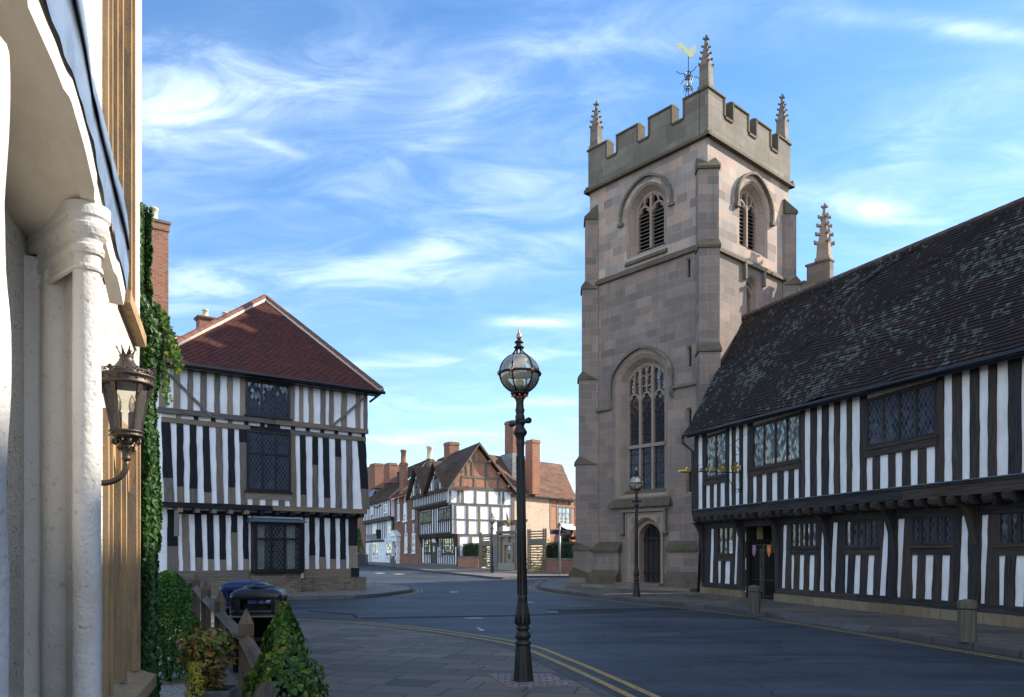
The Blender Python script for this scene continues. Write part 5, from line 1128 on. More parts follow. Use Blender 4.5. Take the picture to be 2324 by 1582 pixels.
    gl = MB(); gl.lathe([(gr*math.sin(t), -gr*math.cos(t)) for t in [.38+(math.pi-.76)*i/18 for i in range(19)]], (x, y, gz), 28)
    gb_ = gl.build('glass_globe', M['globe_glass'], L)
    f_ = MB(); f_.lathe([(.045, 0), (.05, .01), (.05, .12), (.04, .13)], (x, y, gz-gr*.88), 12); f_.lathe([(.035, 0), (.06, .02), (.06, .07), (.11, .12)], (x, y, gz+.05), 16); f_.build('gas_mantle', M['mantle'], L)
    L.rotation_euler = (0, lean, 0); return L
lamp(LX, LY, .034, R(-.75), 'tallest black globe street lamp, standing on a patch of pale setts in the flagged pavement')
c = gpx(1444, 1354, .12); lamp(c[0], c[1], .12, R(.1), 'black globe street lamp in front of the stone church doorway')
c = (-1.39, 53.1); lamp(c[0], c[1], .10, 0, 'small distant black globe street lamp on the far pavement by the slatted fence')
# ================================================================ litter bins
def binn(x, y, z, h, w_, d_, ang, body, hoodm, inner, label, cap=False):
    B = thing('litter_bin', label, 'litter bin', (x, y, z), 'litter bins beside the wooden fence'); F = Fr(x, y, math.cos(ang), math.sin(ang)); m = MB(F)
    def rr(hx, hy, r=.08, n=4):
        out = []
        for cx_, cy_, a0 in ((hx-r, hy-r, 0), (-hx+r, hy-r, 90), (-hx+r, -hy+r, 180), (hx-r, -hy+r, 270)):
            for k in range(n+1): a = R(a0+90*k/n); out.append((cx_+r*math.cos(a), cy_+r*math.sin(a)))
        return out
    def loft(m, secs, mat=0):
        R_ = [[m.P((p[0], p[1], zz)) for p in pts] for pts, zz in secs]; N = len(R_[0])
        for i in range(len(R_)-1):
            for k in range(N): j = (k+1) % N; m.face([R_[i][k], R_[i][j], R_[i+1][j], R_[i+1][k]], mat, None, True)
        m.face(R_[-1], mat); m.face(R_[0][::-1], mat)
    hx, hy = w_/2, d_/2; zb = h*.66
    loft(m, [(rr(hx*.90, hy*.90), z), (rr(hx*.95, hy*.95), z+zb-.03), (rr(hx*.95, hy*.95), z+zb-.031), (rr(hx, hy), z+zb-.03), (rr(hx, hy), z+zb+.02)])
    for k in range(3): m.box(-hx*.5+k*.02, hx*.5-k*.02, -hy*.97-.004, -hy*.9, z+.15+k*.12, z+.2+k*.12)
    m.build('bin_body', M[body], B)
    bd_ = MB(F); loft(bd_, [(rr(hx+.004, hy+.004), z+zb-.028), (rr(hx+.004, hy+.004), z+zb-.006)]); bd_.build('trim_band', M['sign_grey'] if body == 'bin_black' else M['bin_blue_bright'], B)
    k_ = MB(F); z1 = z+zb+.02; z2 = z+h*.86
    # hood: four corner piers and a domed lid, open on the sides
    for sx in (-1, 1):
        for sy in (-1, 1):
            k_.F = F; pts = [(sx*hx, sy*(hy-.07)), (sx*(hx-.03), sy*(hy-.02)), (sx*(hx-.08), sy*hy), (sx*(hx-.13), sy*hy), (sx*(hx-.13), sy*(hy-.05)), (sx*(hx-.05), sy*(hy-.14)), (sx*hx, sy*(hy-.14))]
            if sx*sy < 0: pts = pts[::-1]
            k_.slab(pts, z1-.01, z2+.01)
    loft(k_, [(rr(hx, hy), z1-.012), (rr(hx, hy), z1+.045), (rr(hx-.06, hy-.06), z1+.05)])
    loft(k_, [(rr(hx-.002, hy-.002), z2-.02), (rr(hx, hy), z2+.02), (rr(hx*.97, hy*.97), z2+.06), (rr(hx*.82, hy*.80), z+h*.955), (rr(hx*.5, hy*.5), z+h*.985), (rr(hx*.2, hy*.2, .03), z+h*.99)])
    k_.build('hood', M[hoodm], B)
    li = MB(F); loft(li, [(rr(hx-.16, hy-.14, .03), z1), (rr(hx-.16, hy-.14, .03), z1+.10)]) ; li.build('inner_liner', M[inner], B)
    if cap: c_ = MB(F); c_.lathe([(.19, 0), (.20, .012), (.17, .03), (.10, .035), (.09, .05), (0, .055)], (0, 0, z+h*.975), 20); c_.build('stubber_plate', M[hoodm], B)
    return B
binn(-3.36, 10.05, .05, 1.10, .66, .60, R(8), 'bin_black', 'bin_black', 'dark_room', 'black plastic litter bin with open hooded top behind the wooden fence', True)
binn(-3.98, 11.3, .05, 1.14, .66, .60, R(8), 'bin_blue', 'bin_blue', 'bin_blue_bright', 'blue recycling bin partly hidden behind the black litter bin')
# ================================================================ post and rail fence
fence = thing('wooden_fence', 'low post and rail wooden fence with pointed posts beside the litter bins', 'fence', (-3.0, 8, .1))
fp = []
for (x_, y_), Yd in zip(((1300, 1180), (1145, 965), (965, 835), (865, 765), (795, 710)), (4.9, 6.5, 8.5, 10.3, 12.4)):
    u, v = L3(x_, y_); P = px3(u, v, Yd); fp.append(P)
for P in fp:
    m = MB(); m.rnd(); a = .062; zt = P.z; ph = R(45+20)
    m.lathe([(a*1.414, .08), (a*1.414, zt-.25), (a*1.25, zt-.245), (a*1.25, zt-.235), (a*1.42, zt-.23), (a*1.42, zt-.13), (0.004, zt)], (P.x, P.y, 0), 4, sm=False, ph=ph); m.build('post', M['fence_wood'], fence)
def rail(a, b, da, db_, wd=.085):
    m = MB(); m.rnd(); a = Vector(a); b = Vector(b); a.z += da; b.z += db_; d = (b-a).normalized(); s_ = d.cross(Vector((0, 0, 1))).normalized()*wd*.75; u_ = s_.cross(d).normalized()*wd*.75
    pr = [s_, u_, -s_, -u_]; A_ = [m.P(a+q) for q in pr]; B_ = [m.P(b+q) for q in pr]; m.sw = True
    for i in range(4): j = (i+1) % 4; m.face([A_[i], A_[j], B_[j], B_[i]])
    m.face(A_[::-1]); m.face(B_); m.build('rail', M['fence_wood'], fence)
for a, b in zip(fp[:-1], fp[1:]): rail(a, b, -.27, -.27)
for a, b in zip(fp[:-1], fp[1:]): rail((a.x, a.y, .25), (b.x, b.y, .30), 0, 0)
rail(fp[-1], (fp[-1].x-2.2, fp[-1].y+.3, fp[-1].z-.02), -.2, -.2)
rail(fp[0], (fp[0].x+.45, fp[0].y-1.6, fp[0].z), -.27, -.27)

# tall brick house added out of view beyond the right edge, so its shadow falls on the near pavement and the white wall
nbk = thing('added_shade_house', 'tall red brick house with a brown tiled roof, added unseen behind the timber building as a shadow caster', 'house', Lw(24, 3, .1))
nm = MB(FG); nm.box(9.8, 40, 5.9, 12.2, .1, 11.0); nm.build('wall', M['brick_red'], nbk)
nm = MB(); tiled(nm, Lw(9.5, 5.6, 10.9), Lw(40.2, 5.6, 10.9), Lw(40.2, 9.0, NBZ), Lw(9.5, 9.0, NBZ), .3, 0, 6); tiled(nm, Lw(40.2, 12.5, 10.9), Lw(9.5, 12.5, 10.9), Lw(9.5, 9.0, NBZ), Lw(40.2, 9.0, NBZ), .3, 0, 6); nm.build('roof', M['tile_brown'], nbk)
# ================================================================ gabled... hipped timber house on the left
RX, RY = (811-CU)/FP*29.4, 29.4
tdir = Vector((3400-CU, FP)).normalized()
def isect(P, d, u):     # point on the line P + t d seen in column u
    k = (u-CU)/FP; t = (k*P[1]-P[0])/(d[0]-k*d[1]); return (P[0]+d[0]*t, P[1]+d[1]*t)
lx, ly = isect((RX, RY), tdir, 380)
FT = Fr(lx, ly, tdir.x, tdir.y)
house = thing('timber_framed_house', 'black and white timber-framed house with hipped red tile roof and jettied storeys', 'house', (lx, ly, 0))
TJ = .34; TJ2 = .42
sR = FT.px(811, 1300)[0]; print('house width', sR)
def z_(Zf, x, y, o_=0): return FT.q(Zf, x, y, o_)[1]
def s_(Zf, x, y=1000, o_=0): return FT.q(Zf, x, y, o_)[0]
zA = z_(H5, 1720, 850); zG1 = zA                       # under the jetty
zB0 = z_(H5, 1800, 815, TJ); zB1 = z_(H5, 1800, 780, TJ)    # jetty beam
zC0 = z_(H5, 1750, 252, TJ); zC1 = z_(H5, 1750, 218, TJ)    # second floor lower rail
zD0 = z_(H5, 1790, 195, TJ2); zD1 = z_(H5, 1790, 160, TJ2)
zE = z_(H4, 1450, 1240, TJ2)                            # eaves
uL = s_(H5, 205, 400, TJ); uR = s_(H5, 1790, 400, TJ); tL = s_(H4, 150, 1200, TJ2); tR = s_(H4, 1452, 1300, TJ2)
print('house z', zA, zB0, zB1, zC0, zC1, zD0, zD1, zE, 'u', uL, uR, tL, tR)
wl = MB(FT); DEP = 9.0
wl.box(0, sR, 0, DEP, .5, zB0); wl.box(uL+.02, uR-.02, -TJ, DEP, zB0+.01, zD0); wl.box(tL+.02, tR-.02, -TJ2, DEP, zD0+.001, zE+.1)
wl.build('wall', M['plaster_white'], house)
pb = MB(FT); pb.box(-.06, sR+.28, -.22, DEP, .05, .62); pb.build('stone_plinth', M['rubble'], house)
tm = MB(FT); BK, OK, GY = 0, 1, 2; TM = [M['timber_black'], M['timber_oak'], M['timber_grey']]
def wh2st(Zf, off, lst, yt, yb, left, right):
    """white panels -> list of stud edges"""
    ed = [(left, left)]; res = []
    E = edges_T(Zf, off, lst, yt, yb)
    L = left
    for (a, b, c, d) in E: res.append((L, (a, c))); L = (b, d)
    res.append((L, right)); return res
def edges_T(Zf, off, lst, yt, yb):
    out = []
    for t in lst:
        if len(t) == 2: t = (t[0], t[1], t[0], t[1])
        out.append((FT.q(Zf, t[0], yt, off)[0], FT.q(Zf, t[1], yt, off)[0], FT.q(Zf, t[2], yb, off)[0], FT.q(Zf, t[3], yb, off)[0]))
    return out
def put(st, z0, z1, off, splits, top=BK, bot=GY):
    for i, (L, Rr) in enumerate(st):
        sp = splits[i] if i < len(splits) else None
        t_, b_ = top, bot
        if isinstance(sp, tuple): sp, t_, b_ = sp
        if sp == 'o': stud(tm, L[0], Rr[0], L[1], Rr[1], z0, z1, -off-.035, -off+.02, .008, b_)
        elif sp is None: stud(tm, L[0], Rr[0], L[1], Rr[1], z0, z1, -off-.035, -off+.02, .008, t_)
        else: stud(tm, L[0], Rr[0], L[1], Rr[1], z0, z1, -off-.035, -off+.02, .008, t_, None, z0+(z1-z0)*sp, b_)
# ground storey
bayL, bayR = s_(H5, 912, 1100), s_(H5, 1303, 1100)
gl_ = wh2st(H5, 0, [(330, 362, 338, 372), (415, 462, 428, 470), (512, 556, 525, 565), (605, 650, 614, 660), (698, 742, 708, 748), (790, 833, 798, 840), (870, 905, 884, 908)], 890, 1300, (0, 0), (bayL, bayL))
put(gl_, .95, zA, 0, [.43, 'o', .23, .20, .19, (.68, BK, OK), .20, None], BK, OK)
gr_ = wh2st(H5, 0, [(1312, 1350, 1316, 1350), (1390, 1428, 1396, 1428), (1466, 1512, 1478, 1512), (1550, 1588, 1556, 1590), (1628, 1652, 1634, 1658)], 890, 1270, (bayR, bayR), (sR, sR))
put(gr_, .95, zA, 0, [(.3, BK, OK), .26, .23, .19, .18, (.45, BK, OK)], BK, OK)
hbeam(tm, 0, bayL-.05, .60, .95, .60, .95, -.06, .02, .008, GY); hbeam(tm, bayR+.02, sR-.30, .60, .95, .60, .95, -.06, .02, .008, GY); hbeam(tm, sR-.29, sR+.05, .60, .97, .60, .97, -.07, .02, .004, BK)
hbeam(tm, 0, sR, zA-.02, zB0-.06, zA-.02, zB0-.06, -.05, .02, .006, BK)
# jetty
hbeam(tm, uL-.02, (uL+uR)/2, zB0, zB1, zB0, zB1, -TJ-.06, -TJ+.15, .012, BK); hbeam(tm, (uL+uR)/2+.004, uR+.03, zB0, zB1, zB0, zB1, -TJ-.06, -TJ+.15, .012, GY)
k = uL+.5
while k < uR-.2: tm.rnd(); tm.box(k, k+.16, -TJ-.03, .1, zB0-.15, zB0-.003, OK if k < (uL+uR)/2-.6 else BK); k += .55
tm.rnd(); tm.box(uL+.42, uL+.55, -TJ+.0, -TJ+.12, zB0-.95, zB0-.1, OK)
# first floor
wL, wR = s_(H5, 862, 430, TJ), s_(H5, 1203, 430, TJ)
fl_ = wh2st(H5, TJ, [(273, 322, 305, 328), (372, 424, 382, 425), (474, 523, 484, 538), (575, 624, 592, 636), (674, 720, 688, 723), (768, 806, 778, 820)], 200, 740, (uL, s_(H5, 225, 740, TJ)), (wL, wL))
put(fl_, zB1, zC0, TJ, [.30, .20, .18, .14, 'o', .22, (.83, BK, GY)], BK, GY)
fr__ = wh2st(H5, TJ, [(1243, 1276, 1250, 1284), (1320, 1374, 1330, 1374), (1415, 1453, 1420, 1466), (1500, 1549, 1512, 1553), (1592, 1634, 1602, 1640), (1680, 1722, 1686, 1760)], 250, 770, (wR, wR), (s_(H5, 1785, 250, TJ), s_(H5, 1815, 770, TJ)))
put(fr__, zB1, zC0, TJ, [(.62, GY, GY), .17, .60, .14, .74, 'o', .30], BK, GY)
zsill = z_(H5, 1030, 640, TJ); zpan = z_(H5, 1030, 703, TJ)
hbeam(tm, wL-.02, wR+.02, zpan, zsill-.06, zpan, zsill-.06, -TJ-.045, -TJ+.02, .004, OK)
un = wh2st(H5, TJ, [(868, 911), (963, 1011), (1062, 1111), (1158, 1200)], 730, 760, (wL-.01, wL-.01), (wR+.01, wR+.01)); put(un, zB1, zpan, TJ, ['o']*5, BK, GY)
window(house, FT, wL, wR, zsill, zC0+.02, -TJ-.07, 3, M['paint_black'], M['lead_window'], .075, .06, (.62,), .10, .06)
# intermediate rails and joist row
hbeam(tm, uL, wL+.12, zC0, zC1, zC0, zC1, -TJ-.05, -TJ+.02, .010, GY, 2); hbeam(tm, wL+.13, wR-.02, zC0+.02, zC1, zC0+.02, zC1, -TJ-.045, -TJ+.02, .008, BK); hbeam(tm, wR, uR-.02, zC0, zC1, zC0, zC1, -TJ-.05, -TJ+.02, .010, GY, 2)
k = uL+.45; q = 0
while k < uR-.1: tm.rnd(); tm.box(k, k+.14, -TJ-.05, -TJ+.02, zC1-.01, zD0+.01, (OK if q in (0, 3) else BK)); k += .56; q += 1
tm.box((wL+wR)/2-.05, (wL+wR)/2+.35, -TJ-.06, -TJ+.02, zC0+.1, zD0+.01, BK)
hbeam(tm, tL-.02, (tL+tR)/2+.1, zD0, zD1, zD0, zD1, -TJ2-.06, -TJ2+.15, .014, GY, 1); hbeam(tm, (tL+tR)/2+.11, tR+.02, zD0, zD1, zD0, zD1, -TJ2-.06, -TJ2+.15, .014, GY, 1)
# top storey
vL, vR = s_(H4, 690, 1280, TJ2), s_(H4, 965, 1280, TJ2)
tl_ = wh2st(H4, TJ2, [(195, 240), (282, 328), (362, 408), (447, 497), (530, 576), (610, 655)], 1200, 1360, (tL, tL), (vL, vL)); put(tl_, zD1, zE, TJ2, ['o']*8, BK, OK)
tr_ = wh2st(H4, TJ2, [(995, 1025), (1050, 1085), (1113, 1158), (1190, 1212), (1240, 1287), (1322, 1377), (1408, 1428)], 1250, 1430, (vR, vR), (tR, tR)); put(tr_, zD1, zE, TJ2, ['o']*8, BK, OK)
def brace(a, b, o_):
    A_ = Vector((a[0], -o_, a[1])); B_ = Vector((b[0], -o_, b[1])); tm.rnd(); tm.beam(A_, B_, .075, .13, OK, up=(0, 1, 0))
brace(FT.q(H4, 200, 1100, TJ2), FT.q(H4, 475, 1378, TJ2), TJ2+.02); brace(FT.q(H4, 1428, 1262, TJ2), FT.q(H4, 1225, 1440, TJ2), TJ2+.02)
zs_t = z_(H4, 825, 1378, TJ2); window(house, FT, vL, vR, zs_t, zE-.06, -TJ2-.07, 3, M['paint_black'], M['lead_window'], .075, .06, (), .10, .05)
zp_t = z_(H4, 825, 1400, TJ2); hbeam(tm, vL-.02, vR+.02, zp_t-.02, zs_t-.06, zp_t-.02, zs_t-.06, -TJ2-.04, -TJ2+.02, .004, OK)
ut_ = wh2st(H4, TJ2, [(690, 732), (768, 808), (845, 887), (922, 963)], 1400, 1405, (vL-.01, vL-.01), (vR+.01, vR+.01)); put(ut_, zD1, zp_t-.01, TJ2, ['o']*5, BK, OK)
tm.build('timber_frame', TM, house)
# side timbers of the near-hidden flank
# bay window with stone base, lead roof, curtains behind the glass
bz0, bz1 = z_(H5, 1100, 1262, .45), z_(H5, 1100, 880, .45)
b0, b1 = s_(H5, 930, 1100, .45), s_(H5, 1285, 1100, .45)
bs = MB(FT); bs.box(b0-.02, b1+.02, -.42, 0, .06, bz0-.06); bs.build('bay_stone_base', M['rubble'], house)
bay = window(house, FT, b0, b1, bz0, bz1, -.47, 3, M['paint_black'], M['lead_bay'], .09, .07, (.66,), .09, .07, name='bay_window')
bb = MB(FT)
for x in (b0, b1-.07): bb.box(x, x+.07, -.38, 0, bz0, bz1)
bb.box(b0+.07, b1-.07, -.37, 0, bz1-.06, bz1-.01); bb.box(b0-.07, b1+.07, -.48, 0, bz0-.07, bz0-.052); bb.box(b0+.08, b1-.08, -.37, .3, bz0-.05, bz0-.01); bb.box(bayL-.02, b0, -.12, .02, bz0-.05, bz1); bb.box(b1, bayR, -.12, .02, bz0-.05, bz1)
bb.build('bay_cheek', M['paint_black'], bay)
br_ = MB(FT); br_.hexa([(b0-.16, -.62, bz1), (b1+.16, -.62, bz1), (b1+.16, .0, bz1), (b0-.16, .0, bz1), (b0-.16, -.62, bz1+.05), (b1+.16, -.62, bz1+.05), (b1+.1, 0, bz1+.16), (b0-.1, 0, bz1+.16)]); br_.build('bay_lead_roof', M['lead_blue'], bay)
cu = MB(FT)
for a, b in ((b0+.13, b0+.42), (b1-.45, b1-.12)):
    n = 14
    for k in range(n):
        x0 = a+(b-a)*k/n; x1 = a+(b-a)*(k+1)/n; y0 = -.22+.025*math.sin(k*1.9); y1 = -.22+.025*math.sin((k+1)*1.9)
        cu.quad((x0, y0, bz0), (x1, y1, bz0), (x1, y1, bz1-.05), (x0, y0, bz1-.05), sm=True)
cu.build('curtain', M['cloth'], bay)
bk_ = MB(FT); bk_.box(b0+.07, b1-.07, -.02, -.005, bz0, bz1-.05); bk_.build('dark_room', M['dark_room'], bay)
# roof
aE0 = s_(H4, 1540, 1212, TJ2+.40); aL0 = aE0-(tR-tL)-.75; print('eaves', aL0, aE0)
zEv = z_(H4, 1500, 1212, TJ2+.40); aY = 3.1; ap = FT.q(H4, 812, 640, -aY); print('apex', ap, zEv)
AP = Vector(FT.w(ap[0], aY, ap[1])); yB = DEP+.4; EL = Vector(FT.w(aL0, -TJ2-.40, zEv)); ER = Vector(FT.w(aE0, -TJ2-.40, zEv))
rm = MB(); tiled(rm, EL, ER, AP, AP, .105, 0, 34, .010, .022)
BR = Vector(FT.w(aE0, yB, zEv)); BL = Vector(FT.w(aL0, yB, zEv)); APB = Vector(FT.w(ap[0], yB, ap[1]))
tiled(rm, ER, BR, APB, AP, .21, 0, 12); tiled(rm, BL, EL, AP, APB, .21, 0, 12)
hroof = rm.build('roof', M['tile_new'], house)
hp = MB(); capline(hp, EL+Vector((0, 0, .05)), AP+Vector((0, 0, .05)), .12); capline(hp, ER+Vector((0, 0, .05)), AP+Vector((0, 0, .05)), .12); capline(hp, AP+Vector((0, 0, .05)), APB+Vector((0, 0, .05)), .12); hp.build('ridge_tiles', [M['ridge_tile'], M['mortar']], hroof)
gt = MB(); gt.tube([EL+Vector((0, 0, -.06))-FT.y*.05, ER+Vector((0, 0, -.06))-FT.y*.05+FT.x*.12], .065, 8); gt.tube([ER+Vector((0, 0, -.07))-FT.y*.02, ER-FT.x*.35-Vector((0, 0, .42))+FT.y*.3], .045, 8)
gt.F = FT; gt.box(aL0+.1, aE0-.08, -TJ2-.38, -TJ2, zEv-.16, zEv-.03); gt.build('gutter', M['paint_black'], house)
def chimney(mb, F, x, y, wx, wy, z0, z1, cap=.12, m=0):
    mb.F = F; mb.box(x-wx/2, x+wx/2, y-wy/2, y+wy/2, z0, z1-cap*2)
    mb.box(x-wx/2-.05, x+wx/2+.05, y-wy/2-.05, y+wy/2+.05, z1-cap*2, z1-cap); mb.box(x-wx/2-.10, x+wx/2+.10, y-wy/2-.10, y+wy/2+.10, z1-cap, z1)
def pot(parent, F, x, y, z, h, r=.14, mat='pot_cream'):
    p = MB(F); p.lathe([(r*1.1, 0), (r*1.1, .05), (r*.95, .07), (r*.86, h*.8), (r*1.08, h*.84), (r*1.08, h*.95), (r*.9, h), (r*.6, h), (r*.6, h-.1)], (x, y, z), 14); return p.build('chimney_pot', M[mat], parent)
Yc = 37.5; P = px3(466, 722, Yc); c1 = FT.loc(P); cm_ = MB(); chimney(cm_, FT, c1[0], c1[1], .72, .6, P.z-3.0, P.z, .07); ch = cm_.build('chimney', M['brick_red'], hroof)
pot(ch, FT, c1[0], c1[1], P.z, .42, .15); Pq = px3(511, 722, 38.0); c2 = FT.loc(Pq); cm_ = MB(); chimney(cm_, FT, c2[0], c2[1], .5, .5, Pq.z-2.6, Pq.z-.1, .07); ch2 = cm_.build('chimney', M['brick_red'], hroof); pot(ch2, FT, c2[0], c2[1], Pq.z-.1, .40, .15)
# ================================================================ brick house with tall stack behind the ivy
Yb = 30.5; PB = px3(352, 513, Yb); FB = Fr(PB.x, PB.y, tdir.x, tdir.y)
bh = thing('brick_house', 'brick house with a very tall chimney stack and white painted wall behind the ivy', 'house', (PB.x, PB.y, 0))
w_ = MB(FB); w_.box(-5.5, .35, .3, 7, .1, 8.0); w_.build('wall', M['brick_red'], bh)
wwb = MB(FT); xw = FT.px(381, 1200)[0]; wwb.box(xw-4.5, -.01, .01, 2.0, .1, 3.9); wwb.build('painted_wall', M['brick_white'], bh)
cst = MB(FB); wst = .80; cst.box(-wst/2, wst/2, -.45, .45, 9.5, PB.z-.28); cst.box(-wst/2-.04, wst/2+.04, -.49, .49, PB.z-.28, PB.z-.0); zt2 = px3(352, 770, Yb).z
cst.box(-wst/2-.14, wst/2+.14, -.55, .6, 4, zt2); cst.box(-wst/2-.20, wst/2+.20, -.60, .65, zt2-.22, zt2-.12); stk = cst.build('chimney', M['brick_red'], bh)
cc_ = MB(FB); cc_.box(-wst/2-.08, wst/2+.08, -.53, .53, PB.z+.001, PB.z+.10); cc_.build('chimney_cap', M['ashlar_grey'], stk); pot(stk, FB, -.05, 0, PB.z+.10, .62, .17)
rr_ = MB(); zz = px3(425, 768, 34).z
tiled(rr_, FB.w(-5.5, .1, zz-2.6), FB.w(3.6, .1, zz-2.6), FB.w(3.6, 3.2, zz), FB.w(-5.5, 3.2, zz), .105, 0, 10); rof = rr_.build('roof', M['tile_new'], bh); cpp = MB(); capline(cpp, FB.w(-5.5, 3.2, zz+.03), FB.w(3.6, 3.2, zz+.03), .11); cpp.build('ridge_tiles', [M['ridge_tile'], M['mortar']], rof)
# ================================================================ near white roughcast building with porch
FWB = Fr(-1.0982, 0, -.31, .951)
wb = thing('white_building', 'near white roughcast building with clustered porch columns, lead-topped hood and ochre stone windows', 'building', (-1.0982, 0, 0))
def wq(Zf, x, y, p=0.0): return FWB.q(Zf, x, y, p)
sEnd = FWB.px(322, 300)[0]; print('white wall end', sEnd)
a0, a1 = FWB.px(233, 1100)[0], FWB.px(304, 1100)[0]; lz0 = wq(L3, 300, 1420)[1]; lzs = FWB.px(265, 985)[1]
zlo = EYE+(HV-1520)/FP*FWB.w(a1, 0, 0).y; zlt = EYE+(HV-925)/FP*FWB.w(a0, 0, 0).y
uw0, uw1 = FWB.px(232, 300)[0], FWB.px(292, 300)[0]; uz0 = EYE+(HV-560)/FP*FWB.w(uw1, 0, 0).y; uz1 = 6.6
print('win', a0, a1, zlo, zlt, uw0, uw1, uz0)
wm = MB(FWB); lowh = [(a0, zlo), (a0, zlt), (a1, zlt), (a1, zlo)]; uph = [(uw0, uz0-.6), (uw0, uz1), (uw1, uz1), (uw1, uz0-.6)]
wall_holes(wm, [(-4, 0), (sEnd, 0), (sEnd, 10.5), (-4, 10.5)], [lowh, uph])
wm.quad((sEnd, 0, 0), (sEnd, 8, 0), (sEnd, 8, 10.5), (sEnd, 0, 10.5)); wm.quad((-4, 0, 10.5), (sEnd, 0, 10.5), (sEnd, 8, 10.5), (-4, 8, 10.5)); wm.quad((-4, 8, 0), (-4, 8, 10.5), (sEnd, 8, 10.5), (sEnd, 8, 0)); wm.quad((-4, 0, 0), (-4, 0, 10.5), (-4, 8, 10.5), (-4, 8, 0))
wm.build('wall', M['roughcast'], wb)
def stonewin(x0, x1, z0, z1, nl, archh, name='window'):
    mb = MB(FWB); fr = .10; dep = .14
    mb.box(x0-.0, x0+fr, -.035, dep, z0, z1); mb.box(x1-fr, x1, -.035, dep, z0, z1); mb.box(x0+fr, x1-fr, -.034, dep, z1-.14, z1)
    lw = (x1-x0-2*fr)/nl
    for k in range(1, nl): c = x0+fr+lw*k; mb.box(c-.05, c+.05, -.015, dep, z0, z1-.14); mb.prism([(c-.02, z0), (c+.02, z0), (c+.02, z1-.14), (c-.02, z1-.14)], -.045, -.014)
    for x in (x0+.04, x1-.06): mb.box(x, x+.03, -.055, -.034, z0, z1)
    for k in range(nl):
        c = x0+fr+lw*(k+.5); hw = lw/2-.03; A_ = arch(c, hw, z1-.14-archh-.01, z1-.14-archh, archh-.03, 8)
        full_ = [(c-lw/2, z1-.139), (c-lw/2, z1-.14-archh)]+A_[1:-1]+[(c+lw/2, z1-.14-archh), (c+lw/2, z1-.139)]
        b = [mb.P((p[0], .02, p[1])) for p in full_]
        for t in tessellate_polygon([[Vector((p[0], p[1], 0)) for p in full_]]): mb.face([b[i] for i in t])
        for i in range(len(A_)-1): mb.quad((A_[i][0], .02, A_[i][1]), (A_[i+1][0], .02, A_[i+1][1]), (A_[i+1][0], dep, A_[i+1][1]), (A_[i][0], dep, A_[i][1]))
    o_ = mb.build(name, M['ochre_stone'], wb)
    g_ = MB(FWB); g_.quad((x0+fr, dep-.03, z0), (x1-fr, dep-.03, z0), (x1-fr, dep-.03, z1-.1), (x0+fr, dep-.03, z1-.1)); g_.build('pane', M['lead_window'], o_); return o_
stonewin(a0, a1, zlo, zlt, 2, .34); stonewin(uw0, uw1, uz0-.6, uz1, 2, .9)
sl_ = MB(FWB); sl_.hexa([(a0-.08, -.16, zlo-.16), (a1+.10, -.16, zlo-.16), (a1+.10, .05, zlo-.16), (a0-.08, .05, zlo-.16), (a0-.08, -.16, zlo-.06), (a1+.10, -.16, zlo-.06), (a1+.10, .1, zlo+.03), (a0-.08, .1, zlo+.03)]); sl_.build('sill', M['ochre_stone'], wb)
hd1, hd2 = wq(L2, 760, 322), wq(L2, 872, 618); hm_ = MB(FWB); hm_.beam((hd1[0], -.03, hd1[1]), (hd2[0], -.03, hd2[1]), .10, .11, up=(0, 1, 0)); hm_.build('hood_mould', M['ochre_stone'], wb)
# porch: piers, shafts, capital, hood
def sp(u, v, p): return FWB.px(u, v, p)[0]
sC = sp(197, 1000, .31); sB = sp(139, 1000, .15); print('shafts', sC, sB)
def lumpy(mb, prof, c, n, amp, fs, zseg):      # profile tube with slight hand-made unevenness
    rings = []
    for r, z in prof:
        rings.append([mb.P((c[0]+(r+amp*mnoise.noise(Vector((math.cos(k*2*math.pi/n)*1.5+c[0]*7, math.sin(k*2*math.pi/n)*1.5, z*fs))))*math.cos(k*2*math.pi/n), c[1]+(r+amp*mnoise.noise(Vector((math.cos(k*2*math.pi/n)*1.5+c[0]*7, math.sin(k*2*math.pi/n)*1.5, z*fs))))*math.sin(k*2*math.pi/n), z)) for k in range(n)])
    for i in range(len(rings)-1):
        for k in range(n): j = (k+1) % n; mb.face([rings[i][k], rings[i][j], rings[i+1][j], rings[i+1][k]], 0, None, True)
def shaft(s, p, r, z1, name='column'):
    mb = MB(FWB); prof = []; z = 0
    N = 60
    for k in range(N+1):
        z = z1*k/N; rr = r*(1.12 if z < .5 else 1.0)*(1+.05*math.exp(-((z-2.74)/.025)**2)); prof.append((rr, z))
    lumpy(mb, prof, (s, -p), 26, r*.07, 2.0, 0); return mb.build(name, M['painted_stone'], wb)
zcap = 2.87
shaft(sC, .31, .054, zcap); shaft(sB, .15, .080, zcap)
jb = MB(FWB); jam = [(sC+.035, -.29), (sC+.16, -.26), (sC+.30, -.05), (sC+.34, .1), (sC+.6, .9), (sB+.02, .9), (sB-.0, .02), (sB+.03, -.12)]; jb.slab(jam, 0, 2.95); jb.build('porch_pier', M['painted_stone'], wb)
